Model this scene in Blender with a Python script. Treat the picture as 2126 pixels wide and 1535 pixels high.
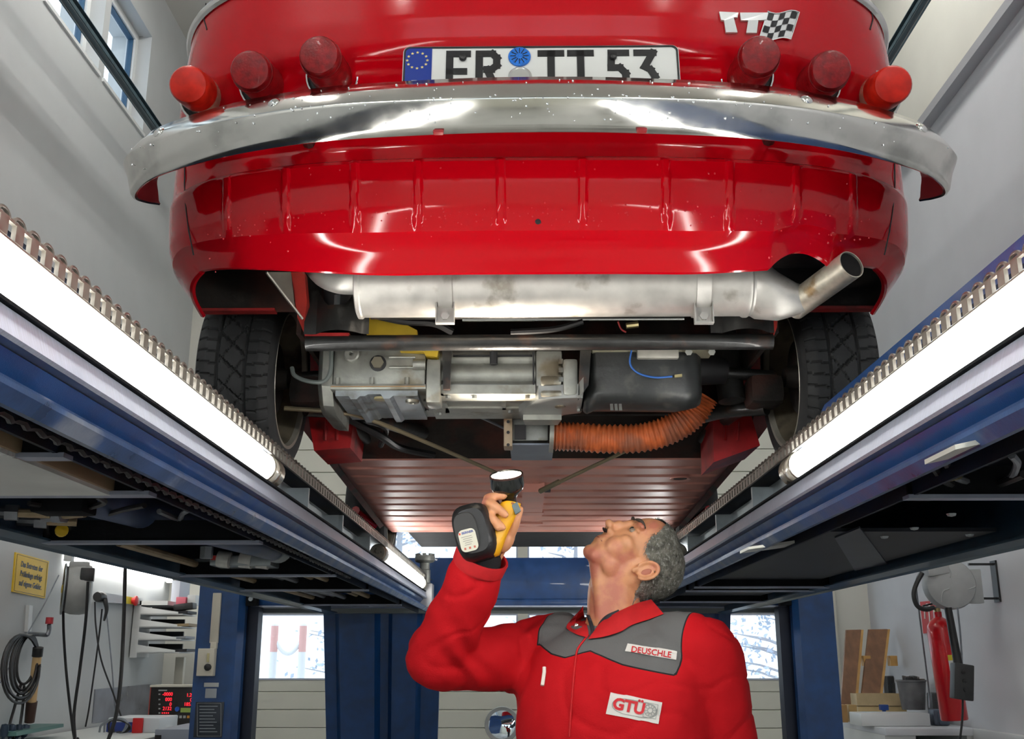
import bpy, bmesh, math, random
from mathutils import Vector, Matrix, Quaternion
R = math.radians
rng = random.Random(7)
for _o in list(bpy.data.objects):
    bpy.data.objects.remove(_o, do_unlink=True)
SC = bpy.context.scene
COL = SC.collection

# ------------------------------------------------------------------ camera
ZC = 1.32                     # camera height above the workshop floor
F_PX, PITCH, YAW = 2200.0, R(15.33), 0.0118
cam_d = bpy.data.cameras.new('camera')
cam_d.sensor_fit = 'HORIZONTAL'; cam_d.sensor_width = 36.0
cam_d.lens = 36.0 * F_PX / 2126.0
cam_d.clip_start = 0.05
cam = bpy.data.objects.new('camera', cam_d); COL.objects.link(cam)
cam.location = (0, 0, ZC); cam.rotation_euler = (math.pi/2 + PITCH, 0, YAW)
SC.camera = cam

# ------------------------------------------------------------------ world: bright overcast winter sky
W = bpy.data.worlds.new('world'); SC.world = W; W.use_nodes = True
_nt = W.node_tree; _bg = _nt.nodes['Background']
_bg.inputs['Color'].default_value = (0.86, 0.94, 1.0, 1)
_bg.inputs['Strength'].default_value = 1.55

# ------------------------------------------------------------------ exposure
SC.view_settings.view_transform = 'Standard'; SC.view_settings.look = 'None'
SC.view_settings.gamma = 1.0; SC.view_settings.use_curve_mapping = False
SC.view_settings.exposure = 0.42
SC.cycles.max_bounces = 5; SC.cycles.diffuse_bounces = 3; SC.cycles.glossy_bounces = 3
SC.cycles.use_adaptive_sampling = True; SC.cycles.adaptive_threshold = 0.06; SC.cycles.adaptive_min_samples = 16
SC.cycles.transparent_max_bounces = 8; SC.cycles.transmission_bounces = 4
SC.cycles.caustics_reflective = False; SC.cycles.caustics_refractive = False
SC.cycles.sample_clamp_indirect = 4.0

# ------------------------------------------------------------------ measuring helpers (a sight line met with a plane of the place)
_CM = Matrix.Rotation(YAW, 3, 'Z') @ Matrix.Rotation(math.pi/2 + PITCH, 3, 'X')
def ray(px, py):
    return _CM @ Vector(((px-1063)/F_PX, (767.5-py)/F_PX, -1.0))
def P(px, py, Y):
    d = ray(px, py); t = Y/d.y
    return Vector((d.x*t, Y, ZC + d.z*t))
def PX(px, py, X):
    d = ray(px, py); t = X/d.x
    return Vector((X, d.y*t, ZC + d.z*t))
def PZ(px, py, z):
    d = ray(px, py); t = (z-ZC)/d.z
    return Vector((d.x*t, d.y*t, z))

# ------------------------------------------------------------------ materials
MATS = {}
def mat(name, col, rough=0.5, metal=0.0, ns=0, na=0.0, rv=0.0, bump=0.0, bs=None, coat=0.0, spec=0.5,
        emit=0.0, ecol=None, col2=None, n2=0.0, ns2=6.0, aniso=None, sss=0.0, trans=0.0):
    """principled material; ns/na: fine noise scale and amount on the colour; col2/n2/ns2: patches of a second colour (dirt, wear)"""
    if name in MATS: return MATS[name]
    m = bpy.data.materials.new(name); m.use_nodes = True
    nt = m.node_tree; L = nt.links; b = nt.nodes['Principled BSDF']
    c = (*col, 1)
    b.inputs['Base Color'].default_value = c
    b.inputs['Roughness'].default_value = rough; b.inputs['Metallic'].default_value = metal
    b.inputs['Specular IOR Level'].default_value = spec
    b.inputs['Coat Weight'].default_value = coat; b.inputs['Coat Roughness'].default_value = 0.04
    if trans: b.inputs['Transmission Weight'].default_value = trans
    if sss:
        b.inputs['Subsurface Weight'].default_value = sss
        b.inputs['Subsurface Radius'].default_value = (0.012, 0.004, 0.002)
    if emit:
        b.inputs['Emission Color'].default_value = (*(ecol or col), 1); b.inputs['Emission Strength'].default_value = emit
    tc = None
    def coord():
        nonlocal tc
        if tc is None: tc = nt.nodes.new('ShaderNodeTexCoord')
        return tc.outputs['Object']
    def noise(scale, detail=4, vec=None):
        n = nt.nodes.new('ShaderNodeTexNoise'); n.inputs['Scale'].default_value = scale; n.inputs['Detail'].default_value = detail
        L.new(vec or coord(), n.inputs['Vector']); return n
    vec = None
    if aniso:
        mp = nt.nodes.new('ShaderNodeMapping'); mp.inputs['Scale'].default_value = aniso
        L.new(coord(), mp.inputs['Vector']); vec = mp.outputs['Vector']
    src = None
    if na:
        n = noise(ns, 5, vec)
        mx = nt.nodes.new('ShaderNodeMix'); mx.data_type = 'RGBA'
        mx.inputs[6].default_value = (*[x*(1-na) for x in col], 1)
        mx.inputs[7].default_value = (*[min(1, x*(1+na)) for x in col], 1)
        rp = nt.nodes.new('ShaderNodeMapRange'); rp.inputs[1].default_value = 0.3; rp.inputs[2].default_value = 0.7
        L.new(n.outputs['Fac'], rp.inputs[0]); L.new(rp.outputs[0], mx.inputs[0])
        src = mx.outputs[2]
        if rv:
            rr = nt.nodes.new('ShaderNodeMapRange'); rr.inputs[1].default_value = 0.3; rr.inputs[2].default_value = 0.7
            rr.inputs[3].default_value = max(0, rough-rv); rr.inputs[4].default_value = min(1, rough+rv)
            L.new(n.outputs['Fac'], rr.inputs[0]); L.new(rr.outputs[0], b.inputs['Roughness'])
    if col2 is not None:
        n = noise(ns2, 6)
        rp = nt.nodes.new('ShaderNodeMapRange'); rp.inputs[1].default_value = 0.62-0.3*n2; rp.inputs[2].default_value = 0.72-0.2*n2
        L.new(n.outputs['Fac'], rp.inputs[0])
        mx = nt.nodes.new('ShaderNodeMix'); mx.data_type = 'RGBA'
        if src: L.new(src, mx.inputs[6])
        else: mx.inputs[6].default_value = c
        mx.inputs[7].default_value = (*col2, 1)
        L.new(rp.outputs[0], mx.inputs[0]); src = mx.outputs[2]
    if src: L.new(src, b.inputs['Base Color'])
    if bump:
        n = noise(bs or ns or 40, 4, vec)
        bp = nt.nodes.new('ShaderNodeBump'); bp.inputs['Strength'].default_value = bump; bp.inputs['Distance'].default_value = 0.01
        L.new(n.outputs['Fac'], bp.inputs['Height']); L.new(bp.outputs['Normal'], b.inputs['Normal'])
    MATS[name] = m
    return m
def glass_mat(name, tint=(0.95, 0.98, 1.0), gl=0.08):
    if name in MATS: return MATS[name]
    m = bpy.data.materials.new(name); m.use_nodes = True; nt = m.node_tree
    nt.nodes.remove(nt.nodes['Principled BSDF'])
    t = nt.nodes.new('ShaderNodeBsdfTransparent'); t.inputs[0].default_value = (*tint, 1)
    g = nt.nodes.new('ShaderNodeBsdfGlossy'); g.inputs['Roughness'].default_value = 0.02
    x = nt.nodes.new('ShaderNodeMixShader'); x.inputs[0].default_value = gl
    nt.links.new(t.outputs[0], x.inputs[1]); nt.links.new(g.outputs[0], x.inputs[2])
    nt.links.new(x.outputs[0], nt.nodes['Material Output'].inputs[0])
    MATS[name] = m
    return m

# ------------------------------------------------------------------ object helpers
def props(o, label=None, cat=None, group=None, kind=None):
    if label: o['label'] = label
    if cat: o['category'] = cat
    if group: o['group'] = group
    if kind: o['kind'] = kind
    return o
def thing(name, label, cat, loc=(0, 0, 0), group=None, kind=None):
    o = bpy.data.objects.new(name, None); COL.objects.link(o)
    o.location = loc; o.empty_display_size = 0.1
    return props(o, label, cat, group, kind)
def attach(o, parent):
    o.parent = parent
    if parent.type == 'EMPTY':
        o.matrix_parent_inverse = Matrix.Translation(-parent.location)
    return o

class MB:
    """collects shapes given in place; build() links them as ONE mesh object"""
    def __init__(s): s.v = []; s.f = []; s.m = []
    def add(s, vs, fs, mi=0):
        b = len(s.v); s.v += [tuple(v) for v in vs]
        for f in fs: s.f.append([b+i for i in f]); s.m.append(mi)
        return s
    def obox(s, c, ax, ay, az, mi=0, bev=0.0):
        c = Vector(c); ax = Vector(ax); ay = Vector(ay); az = Vector(az)
        if not bev:
            vs = [c+sx*ax+sy*ay+sz*az for sz in (-1, 1) for sy in (-1, 1) for sx in (-1, 1)]
            return s.add(vs, [(0,2,3,1),(4,5,7,6),(0,1,5,4),(2,6,7,3),(0,4,6,2),(1,3,7,5)], mi)
        lx, ly, lz = ax.length, ay.length, az.length
        bm = bmesh.new(); bmesh.ops.create_cube(bm, size=2.0)
        for v in bm.verts: v.co = Vector((v.co.x*lx, v.co.y*ly, v.co.z*lz))
        bmesh.ops.bevel(bm, geom=list(bm.edges), offset=min(bev, .95*min(lx, ly, lz)), segments=2, affect='EDGES', profile=0.6)
        M = Matrix((ax/lx, ay/ly, az/lz)).transposed()
        bm.verts.index_update()
        s.add([c+M@v.co for v in bm.verts], [[v.index for v in f.verts] for f in bm.faces], mi)
        bm.free(); return s
    def box(s, x0, x1, y0, y1, z0, z1, mi=0, bev=0.0):
        return s.obox(((x0+x1)/2, (y0+y1)/2, (z0+z1)/2), (abs(x1-x0)/2, 0, 0), (0, abs(y1-y0)/2, 0), (0, 0, abs(z1-z0)/2), mi, bev)
    @staticmethod
    def frame(d):
        d = Vector(d).normalized()
        a = Vector((0, 0, 1)) if abs(d.z) < 0.9 else Vector((1, 0, 0))
        u = a.cross(d).normalized(); return u, d.cross(u).normalized(), d
    def cyl(s, p0, p1, r0, r1=None, n=16, caps=True, mi=0):
        if r1 is None: r1 = r0
        p0 = Vector(p0); p1 = Vector(p1); u, w, d = s.frame(p1-p0)
        vs = []
        for p, r in ((p0, r0), (p1, r1)):
            vs += [p+u*(r*math.cos(2*math.pi*i/n))+w*(r*math.sin(2*math.pi*i/n)) for i in range(n)]
        fs = [(i, (i+1) % n, n+(i+1) % n, n+i) for i in range(n)]
        if caps: fs += [list(range(n))[::-1], list(range(n, 2*n))]
        return s.add(vs, fs, mi)
    def lathe(s, prof, o, axis, n=24, mi=0, a0=0, a1=2*math.pi, up=None, caps=True):
        o = Vector(o); u, w, d = s.frame(axis)
        if up is not None:
            w = (Vector(up) - Vector(up).dot(d)*d).normalized(); u = w.cross(d)
        full = abs(a1-a0-2*math.pi) < 1e-6; k = n if full else n+1
        vs = []; fs = []
        for r, h in prof:
            for i in range(k):
                a = a0+(a1-a0)*i/n
                vs.append(o+d*h+u*(r*math.cos(a))+w*(r*math.sin(a)))
        for j in range(len(prof)-1):
            for i in range(n):
                i2 = (i+1) % k
                fs.append((j*k+i, j*k+i2, (j+1)*k+i2, (j+1)*k+i))
        if full and caps:
            if prof[0][0] > 1e-6: fs.append(list(range(k))[::-1])
            if prof[-1][0] > 1e-6: fs.append(list(range((len(prof)-1)*k, len(prof)*k)))
        return s.add(vs, fs, mi)
    def tube(s, pts, r, n=8, caps=True, closed=False, mi=0):
        pts = [Vector(p) for p in pts]; m = len(pts)
        rs = r if isinstance(r, (list, tuple)) else [r]*m
        vs = []; fs = []; u = None
        for i, p in enumerate(pts):
            a = pts[(i-1) % m] if (closed or i > 0) else p
            b = pts[(i+1) % m] if (closed or i < m-1) else p
            d = (b-a).normalized()
            if u is None: u, w, _ = s.frame(d)
            else:
                u = (u-u.dot(d)*d)
                u = u.normalized() if u.length > 1e-6 else s.frame(d)[0]
                w = d.cross(u)
            vs += [p+u*(rs[i]*math.cos(2*math.pi*k/n))+w*(rs[i]*math.sin(2*math.pi*k/n)) for k in range(n)]
        for i in range(m if closed else m-1):
            j = (i+1) % m
            fs += [(i*n+k, i*n+(k+1) % n, j*n+(k+1) % n, j*n+k) for k in range(n)]
        if caps and not closed: fs += [list(range(n))[::-1], list(range((m-1)*n, m*n))]
        return s.add(vs, fs, mi)
    def prism(s, poly, vec, mi=0):
        vec = Vector(vec); n = len(poly); poly = [Vector(p) for p in poly]
        fs = [(i, (i+1) % n, n+(i+1) % n, n+i) for i in range(n)] + [list(range(n))[::-1], list(range(n, 2*n))]
        return s.add(poly+[p+vec for p in poly], fs, mi)
    def grid(s, rows, cu=False, cv=False, mi=0):
        nv = len(rows); nu = len(rows[0]); vs = [p for r in rows for p in r]; fs = []
        for j in range(nv if cv else nv-1):
            for i in range(nu if cu else nu-1):
                fs.append((j*nu+i, j*nu+(i+1) % nu, ((j+1) % nv)*nu+(i+1) % nu, ((j+1) % nv)*nu+i))
        return s.add(vs, fs, mi)
    def ell(s, c, r, M=None, nu=16, nv=10, mi=0):
        c = Vector(c); M = M or Matrix.Identity(3); vs = []; fs = []
        vs.append(c+M@Vector((0, 0, r[2])))
        for j in range(1, nv):
            t = math.pi*j/nv
            for i in range(nu):
                a = 2*math.pi*i/nu
                vs.append(c+M@Vector((r[0]*math.sin(t)*math.cos(a), r[1]*math.sin(t)*math.sin(a), r[2]*math.cos(t))))
        vs.append(c-M@Vector((0, 0, r[2])))
        for i in range(nu): fs.append((0, 1+i, 1+(i+1) % nu))
        for j in range(nv-2):
            for i in range(nu): fs.append((1+j*nu+i, 1+(j+1)*nu+i, 1+(j+1)*nu+(i+1) % nu, 1+j*nu+(i+1) % nu))
        e = len(vs)-1
        for i in range(nu): fs.append((e, 1+(nv-2)*nu+(i+1) % nu, 1+(nv-2)*nu+i))
        return s.add(vs, fs, mi)
    def mesh(s, name, smooth=35):
        me = bpy.data.meshes.new(name); me.from_pydata(s.v, [], s.f)
        if any(s.m): me.polygons.foreach_set('material_index', s.m)
        if smooth:
            me.polygons.foreach_set('use_smooth', [True]*len(me.polygons))
            me.set_sharp_from_angle(angle=R(smooth))
        me.update(); return me
    def build(s, name, mats, parent=None, smooth=35, fixn=True, **kw):
        me = s.mesh(name, smooth)
        if fixn:
            bm = bmesh.new(); bm.from_mesh(me); bmesh.ops.recalc_face_normals(bm, faces=bm.faces); bm.to_mesh(me); bm.free()
        for m in (mats if isinstance(mats, (list, tuple)) else [mats]): me.materials.append(m)
        o = bpy.data.objects.new(name, me); COL.objects.link(o)
        if parent is not None: attach(o, parent)
        else:   # origin at the base of the thing
            xs = [v[0] for v in s.v]; ys = [v[1] for v in s.v]; zs = [v[2] for v in s.v]
            c = Vector(((min(xs)+max(xs))/2, (min(ys)+max(ys))/2, min(zs)))
            me.transform(Matrix.Translation(-c)); o.location = c
        props(o, **kw); return o
def shared(name, me, parent, M, **kw):
    """one more object on shared mesh data, placed by matrix M (world)"""
    o = bpy.data.objects.new(name, me); COL.objects.link(o)
    if parent is not None: attach(o, parent)
    o.matrix_basis = M
    props(o, **kw); return o
def bez(p0, p1, p2, p3, n=12):
    p0, p1, p2, p3 = map(Vector, (p0, p1, p2, p3))
    return [p0*(1-t)**3+p1*3*t*(1-t)**2+p2*3*t*t*(1-t)+p3*t**3 for t in [i/n for i in range(n+1)]]
def spline(pts, k=6, closed=False):
    """Catmull-Rom through points"""
    pts = [Vector(p) for p in pts]; n = len(pts); out = []
    for i in range(n if closed else n-1):
        a = pts[(i-1) % n] if (closed or i > 0) else pts[0]*2-pts[1]
        b = pts[i]; c = pts[(i+1) % n]
        d = pts[(i+2) % n] if (closed or i+2 < n) else c*2-b
        for j in range(k):
            t = j/k
            out.append(0.5*((2*b)+(c-a)*t+(2*a-5*b+4*c-d)*t*t+(3*b-3*c+d-a)*t**3))
    if not closed: out.append(pts[-1])
    return out
def interp(tab, x):
    if x <= tab[0][0]: return tab[0][1:]
    for a, b in zip(tab, tab[1:]):
        if x <= b[0]:
            t = (x-a[0])/(b[0]-a[0]); return tuple(p+(q-p)*t for p, q in zip(a[1:], b[1:]))
    return tab[-1][1:]
def text(s, size, origin, right, up, material, parent, name='lettering', bold=0.0, depth=0.0006, align='CENTER', sx=1.0, conform=None, space=1.0):
    """lettering as thin solid letters on a surface"""
    cu = bpy.data.curves.new('t', 'FONT'); cu.body = s; cu.size = size; cu.align_x = align; cu.align_y = 'CENTER'
    cu.extrude = depth; cu.offset = bold; cu.resolution_u = 3; cu.space_character = space
    o = bpy.data.objects.new('t', cu); COL.objects.link(o)
    dg = bpy.context.evaluated_depsgraph_get(); dg.update()
    me = bpy.data.meshes.new_from_object(o.evaluated_get(dg)); me.name = name
    bpy.data.objects.remove(o, do_unlink=True); bpy.data.curves.remove(cu)
    r = Vector(right).normalized(); u = Vector(up); u = (u-u.dot(r)*r).normalized(); n = r.cross(u)
    M = Matrix((r*sx, u, n)).transposed().to_4x4(); M.translation = Vector(origin)
    me.transform(M)
    if conform:
        for v in me.vertices: v.co = conform(v.co)
    me.materials.clear(); me.materials.append(material)
    q = bpy.data.objects.new(name, me); COL.objects.link(q); attach(q, parent)
    return q

# =================================================================== THE HALL
XL, XR, YB, YF, ZH = -2.80, 2.68, 8.50, -7.0, 6.30
m_wall = mat('wall_plaster', (0.56, 0.58, 0.585), 0.85, ns=3, na=0.03, bump=0.04, bs=120)
m_ceil = mat('ceiling_paint', (0.72, 0.71, 0.66), 0.8, ns=2, na=0.03)
m_floor = mat('floor_screed', (0.42, 0.42, 0.40), 0.45, ns=5, na=0.15, bump=0.03, bs=60, col2=(0.17, 0.17, 0.16), n2=0.3, ns2=1.5)
m_cream = mat('door_cream', (0.80, 0.80, 0.70), 0.45, ns=4, na=0.02)
m_frame = mat('window_white', (0.80, 0.82, 0.82), 0.4)
m_galv = mat('galvanised', (0.32, 0.36, 0.38), 0.42, 0.75, ns=30, na=0.12, rv=0.1)
m_glass = glass_mat('pane_glass')
m_trim = mat('trim_cream', (0.74, 0.73, 0.66), 0.7, ns=3, na=0.03)
m_seal = mat('seal_black', (0.02, 0.02, 0.022), 0.7)

MB().box(XL-0.3, XR+0.3, YF-0.3, YB+0.3, -0.2, 0).build('floor', m_floor, kind='structure')
MB().box(XL-0.3, XR+0.3, YF-0.3, YB+0.3, ZH, ZH+0.2).build('ceiling', m_ceil, kind='structure')
# left wall with the row of high windows (each pier and band one closed solid of the same wall)
WINZ0, WINZ1 = 5.05, 5.86
wins = [(-3.0, -1.55), (-1.25, 0.2), (0.5, 1.95), (2.25, 3.70), (4.0, 5.30), (5.38, 6.18), (6.27, 7.02)]
w = MB().box(XL-0.3, XL, YF, YB+0.3, 0, WINZ0).box(XL-0.3, XL, YF, YB+0.3, WINZ1, ZH)
e = YF
for a, b in wins:
    w.box(XL-0.3, XL, e, a, WINZ0, WINZ1); e = b
w.box(XL-0.3, XL, e, YB+0.3, WINZ0, WINZ1)
w.build('wall_left', m_wall, smooth=0, kind='structure')
for k, (a, b) in enumerate(wins):
    root = props(bpy.data.objects.new('window_%d' % (k+1), None), kind='structure'); COL.objects.link(root)
    root.location = (XL-0.14, (a+b)/2, WINZ0)
    f = MB(); t = 0.055; x0, x1 = XL-0.17, XL-0.10
    f.box(x0, x1, a, b, WINZ0, WINZ0+t).box(x0, x1, a, b, WINZ1-t, WINZ1)
    f.box(x0, x1, a, a+t, WINZ0+t, WINZ1-t).box(x0, x1, b-t, b, WINZ0+t, WINZ1-t)
    f.build('window_frame', m_frame, root, smooth=0)
    s = MB(); t2 = t+0.012; x0, x1 = XL-0.155, XL-0.115
    for y0, y1, z0, z1 in ((a+t, b-t, WINZ0+t, WINZ0+t2), (a+t, b-t, WINZ1-t2, WINZ1-t), (a+t, a+t2, WINZ0+t2, WINZ1-t2), (b-t2, b-t, WINZ0+t2, WINZ1-t2)):
        s.box(x0, x1, y0, y1, z0, z1)
    s.build('gasket', mat('gasket_blue', (0.03, 0.09, 0.17), 0.5), root, smooth=0)
    MB().box(XL-0.14, XL-0.13, a+t2, b-t2, WINZ0+t2, WINZ1-t2).build('pane', m_glass, root, smooth=0)
    MB().box(XL-0.10, XL+0.015, a-0.02, b+0.02, WINZ0-0.02, WINZ0+0.005).build('window_sill', m_frame, root, smooth=0)
MB().box(XR, XR+0.3, YF, YB+0.3, 0, ZH).build('wall_right', mat('wall_plaster_right', (0.63, 0.64, 0.67), 0.85, ns=3, na=0.03, bump=0.04, bs=120), smooth=0, kind='structure')
MB().box(XR-0.05, XR, YF, YB, 4.75, ZH).build('trim_1', m_trim, smooth=0, kind='structure')
MB().box(XR-0.075, XR, YF, YB, 4.70, 4.76).build('trim_2', mat('trim_grey', (0.46, 0.47, 0.50), 0.7), smooth=0, kind='structure')
# wall towards the yard behind the photographer: unseen, its added door glazed high for light
DF0, DF1, DZ = -2.20, 2.15, 4.40
b = MB().box(XL, DF0, YF-0.3, YF, 0, ZH).box(DF1, XR, YF-0.3, YF, 0, ZH).box(DF0, DF1, YF-0.3, YF, DZ, ZH)
b.build('wall_front', m_wall, smooth=0, kind='structure')
d2 = thing('door_2', 'added unseen cream sectional door behind the photographer, upper half glazed for light', None, (0, YF-0.1, 0), kind='structure')
for k in (0, 1, 2, 3, 8):
    z0 = k*DZ/9
    MB().box(DF0, DF1, YF-0.14, YF-0.09, z0, z0+DZ/9-0.0005).build('panel', m_cream, d2, smooth=0)
for k in (4, 5, 6, 7):
    z0 = k*DZ/9; q = MB()
    q.box(DF0, DF1, YF-0.14, YF-0.09, z0, z0+0.05).box(DF0, DF1, YF-0.14, YF-0.09, z0+DZ/9-0.05, z0+DZ/9)
    for x in (DF0, DF0+1.09, DF0+2.175, DF0+3.26, DF1): q.box(x-0.04, x+0.04, YF-0.14, YF-0.09, z0+0.05, z0+DZ/9-0.05)
    q.build('door_frame', m_cream, d2, smooth=0)
    for i in range(4):
        MB().box(DF0+i*1.0875+0.04, DF0+(i+1)*1.0875-0.04, YF-0.12, YF-0.11, z0+0.05, z0+DZ/9-0.05).build('pane', m_glass, d2, smooth=0)
# back wall with the sectional door
DX0, DX1 = -2.27, 2.17
b = MB().box(XL, DX0, YB, YB+0.3, 0, ZH).box(DX1, XR, YB, YB+0.3, 0, ZH).box(DX0, DX1, YB, YB+0.3, DZ, ZH)
b.build('wall_back', m_wall, smooth=0, kind='structure')
# corner casings and cable ducts at both ends of the back wall
MB().box(XL, XL+0.36, YB-0.02, YB, 0, ZH).build('trim_3', m_trim, smooth=0, kind='structure')
MB().box(XR-0.36, XR, YB-0.02, YB, 0, ZH).build('trim_4', m_trim, smooth=0, kind='structure')

door = thing('door_1', 'cream sectional overhead door with glazed middle sections in the back wall', None, (0, YB, 0), kind='structure')
yd0, yd1 = YB+0.06, YB+0.11
def plank(z0, z1):
    n = 0.0035
    prof = [(yd0+n, z0), (yd0, z0+n), (yd0, z1-n), (yd0+n, z1), (yd1, z1), (yd1, z0)]
    MB().prism([(DX0, y, z) for y, z in prof], (DX1-DX0, 0, 0)).build('panel', m_cream, door, smooth=0)
zs = [0.02]
while zs[-1] < 1.02: zs.append(zs[-1]+0.133)
zs[-1] = 1.085
for z0, z1 in zip(zs, zs[1:]): plank(z0, z1-0.004)
GZ0, GZ1 = 1.085, 2.43
z = GZ1
while z < DZ-0.05:
    z1 = min(z+0.186, DZ); plank(z, z1-0.005); z = z1
MB().box(DX0, DX1, yd1, yd1+0.006, 0.0, GZ0).build('door_leaf', m_cream, door, smooth=0)
MB().box(DX0, DX1, yd1, yd1+0.006, GZ1, DZ).build('door_leaf', m_cream, door, smooth=0)
mid = -0.016
f = MB()
edges = [DX0+0.0, mid-1.07, mid, mid+1.07, DX1]
zr = [GZ0, 1.73, GZ1]
for z, h0, h1 in ((GZ0, 0, 0.085), (1.73, -0.06, 0.06), (GZ1, -0.07, 0)):
    f.box(DX0, DX1, yd0, yd1, z+h0, z+h1)
for i, x in enumerate(edges):
    h = 0.04
    x0 = x if i == 0 else x-h; x1 = x if i == 4 else x+h
    if i == 0: x1 = x+0.10
    if i == 4: x0 = x-0.12
    f.box(x0, x1, yd0-0.002, yd1+0.002, GZ0, GZ1)
f.build('door_frame', m_cream, door, smooth=0)
for i in range(4):
    for j in range(2):
        x0 = edges[i]+(0.10 if i == 0 else 0.04); x1 = edges[i+1]-(0.12 if i == 3 else 0.04)
        z0 = zr[j]+(0.085 if j == 0 else 0.06); z1 = zr[j+1]-(0.06 if j == 0 else 0.07)
        MB().box(x0, x1, yd0+0.02, yd0+0.03, z0, z1).build('pane', m_glass, door, smooth=0)
        g = MB(); t = 0.012
        g.box(x0, x1, yd0-0.006, yd0+0.02, z0, z0+t).box(x0, x1, yd0-0.006, yd0+0.02, z1-t, z1).box(x0, x0+t, yd0-0.006, yd0+0.02, z0+t, z1-t).box(x1-t, x1, yd0-0.006, yd0+0.02, z0+t, z1-t)
        g.build('gasket', mat('glazing_bead', (0.55, 0.60, 0.72), 0.5), door, smooth=0)
# overhead tracks of that door along both walls
def track(x, z, label):
    s = 1 if x < 0 else -1
    r = thing('door_track', label, 'track', (x, 3.0, z), 'overhead door tracks')
    y0, y1 = -3.5, 7.6
    q = MB()
    q.box(x-0.028, x+0.028, y0, y1, z-0.004, z)
    q.box(x-s*0.028, x-s*0.024, y0, y1, z, z+0.055)
    q.box(x+s*0.028, x+s*0.024, y0, y1, z, z+0.022)
    q.box(x-0.028, x+0.028, y0, y1, z+0.055, z+0.059)
    q.build('rail', mat('track_steel', (0.10, 0.16, 0.19), 0.45, 0.6, ns=20, na=0.2), r, smooth=0)
    q = MB()
    q.tube([(x+0.02*s, y, z-0.03) for y in (y0, y1)], 0.016, 10)
    q.build('torsion_pipe', mat('pipe_dark', (0.05, 0.075, 0.09), 0.35, 0.5), r)
    for y in (0.0, 3.4):
        MB().box(x-0.02, x+0.02, y-0.015, y+0.015, z+0.059, ZH-0.002).build('hanger', m_galv, r, smooth=0)
track(-2.50, ZC+3.47, 'dark steel overhead door track below the high windows')
track(2.215, ZC+3.50, 'dark steel overhead door track along the windowless right wall')
# unseen ceiling luminaires, added to light the hall and the car's tail
m_tube = mat('tube_light', (1, 1, 1), 0.5, emit=36.0, ecol=(1.0, 0.98, 0.93))
m_tube2 = mat('tube_light_strong', (1, 1, 1), 0.5, emit=62.0, ecol=(1.0, 0.98, 0.93))  # boosted tubes behind the camera, for more light on the car's tail
m_lumi = mat('luminaire_white', (0.8, 0.8, 0.8), 0.4)
SPOT = ['behind the camera', 'over the photographer', 'over the middle of the car', 'over the far posts']
for ix, x in enumerate((-1.75, 1.75)):
    for iy, y in enumerate((-4.2, -1.9, 2.4, 5.2)):
        ZL = 4.7 if iy < 2 else ZH
        r = thing('added_ceiling_light', 'unseen twin-tube ceiling light added on the %s side, %s' % (('left', 'right')[ix], SPOT[iy]), 'ceiling light', (x, y, ZL-0.25), 'added ceiling lights of the hall')
        MB().box(x-0.13, x+0.13, y-0.8, y+0.8, ZL-0.10, ZL-0.04, bev=0.01).build('housing', m_lumi, r)
        for s in (-1, 1):
            MB().cyl((x+s*0.065, y-0.75, ZL-0.13), (x+s*0.065, y+0.75, ZL-0.13), 0.022, n=10).build('tube', m_tube2 if iy < 2 else m_tube, r)
        for s in (-1, 1):
            for t in (-1, 1):
                q = MB(); q.box(x+s*0.065-0.01, x+s*0.065+0.01, y+t*0.76-0.012, y+t*0.76+0.012, ZL-0.155, ZL-0.10)
                q.build('socket', m_lumi, r, smooth=0)
        MB().box(x-0.01, x+0.01, y-0.01, y+0.01, ZL-0.04, ZH).build('mount', m_lumi, r)
# --------------------------------------------------------------- the yard outside
MB().box(-40, 40, -30, 60, -0.35, -0.2).build('ground', mat('yard_snow', (0.72, 0.76, 0.82), 0.8, ns=0.7, na=0.1, col2=(0.45, 0.47, 0.5), n2=0.2, ns2=0.4), kind='structure')
m_post = mat('post_red', (0.80, 0.45, 0.42), 0.6); m_pw = mat('post_white', (0.85, 0.85, 0.86), 0.6)
tops = []
for px in (571, 630):
    p = P(px, 1300, 11.5)
    r = thing('barrier_post', 'red and white barrier post outside the left door pane, %s one' % ('left' if px < 600 else 'right'), 'post', (p.x, p.y, -0.2), 'barrier posts in the yard')
    for k in range(5):
        z0 = -0.2+k*0.40; z1 = min(z0+0.40, p.z)
        MB().cyl((p.x, p.y, z0), (p.x, p.y, z1), 0.040, n=12).build('band', m_post if k % 2 == 0 else m_pw, r)
    MB().ell((p.x, p.y, p.z), (0.040, 0.040, 0.03), None, 12, 6).build('cap', m_pw, r)
    tops.append(Vector((p.x, p.y, p.z-0.12)))
a, b = tops
pts = [a.lerp(b, t/14)+Vector((0, 0, -0.30*(1-(2*t/14-1)**2)*0.55)) for t in range(15)]
MB().tube(pts, 0.022, 8).build('barrier_chain', m_pw, label='pale chain sagging between the two barrier posts outside', cat='chain')
m_bark = mat('bark_hazy', (0.42, 0.43, 0.47), 0.9); m_leaf = mat('hazy_twigs', (0.50, 0.58, 0.70), 0.9, ns=3, na=0.2)  # outdoor glare and haze put into the pale bluish tree colours
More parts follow.
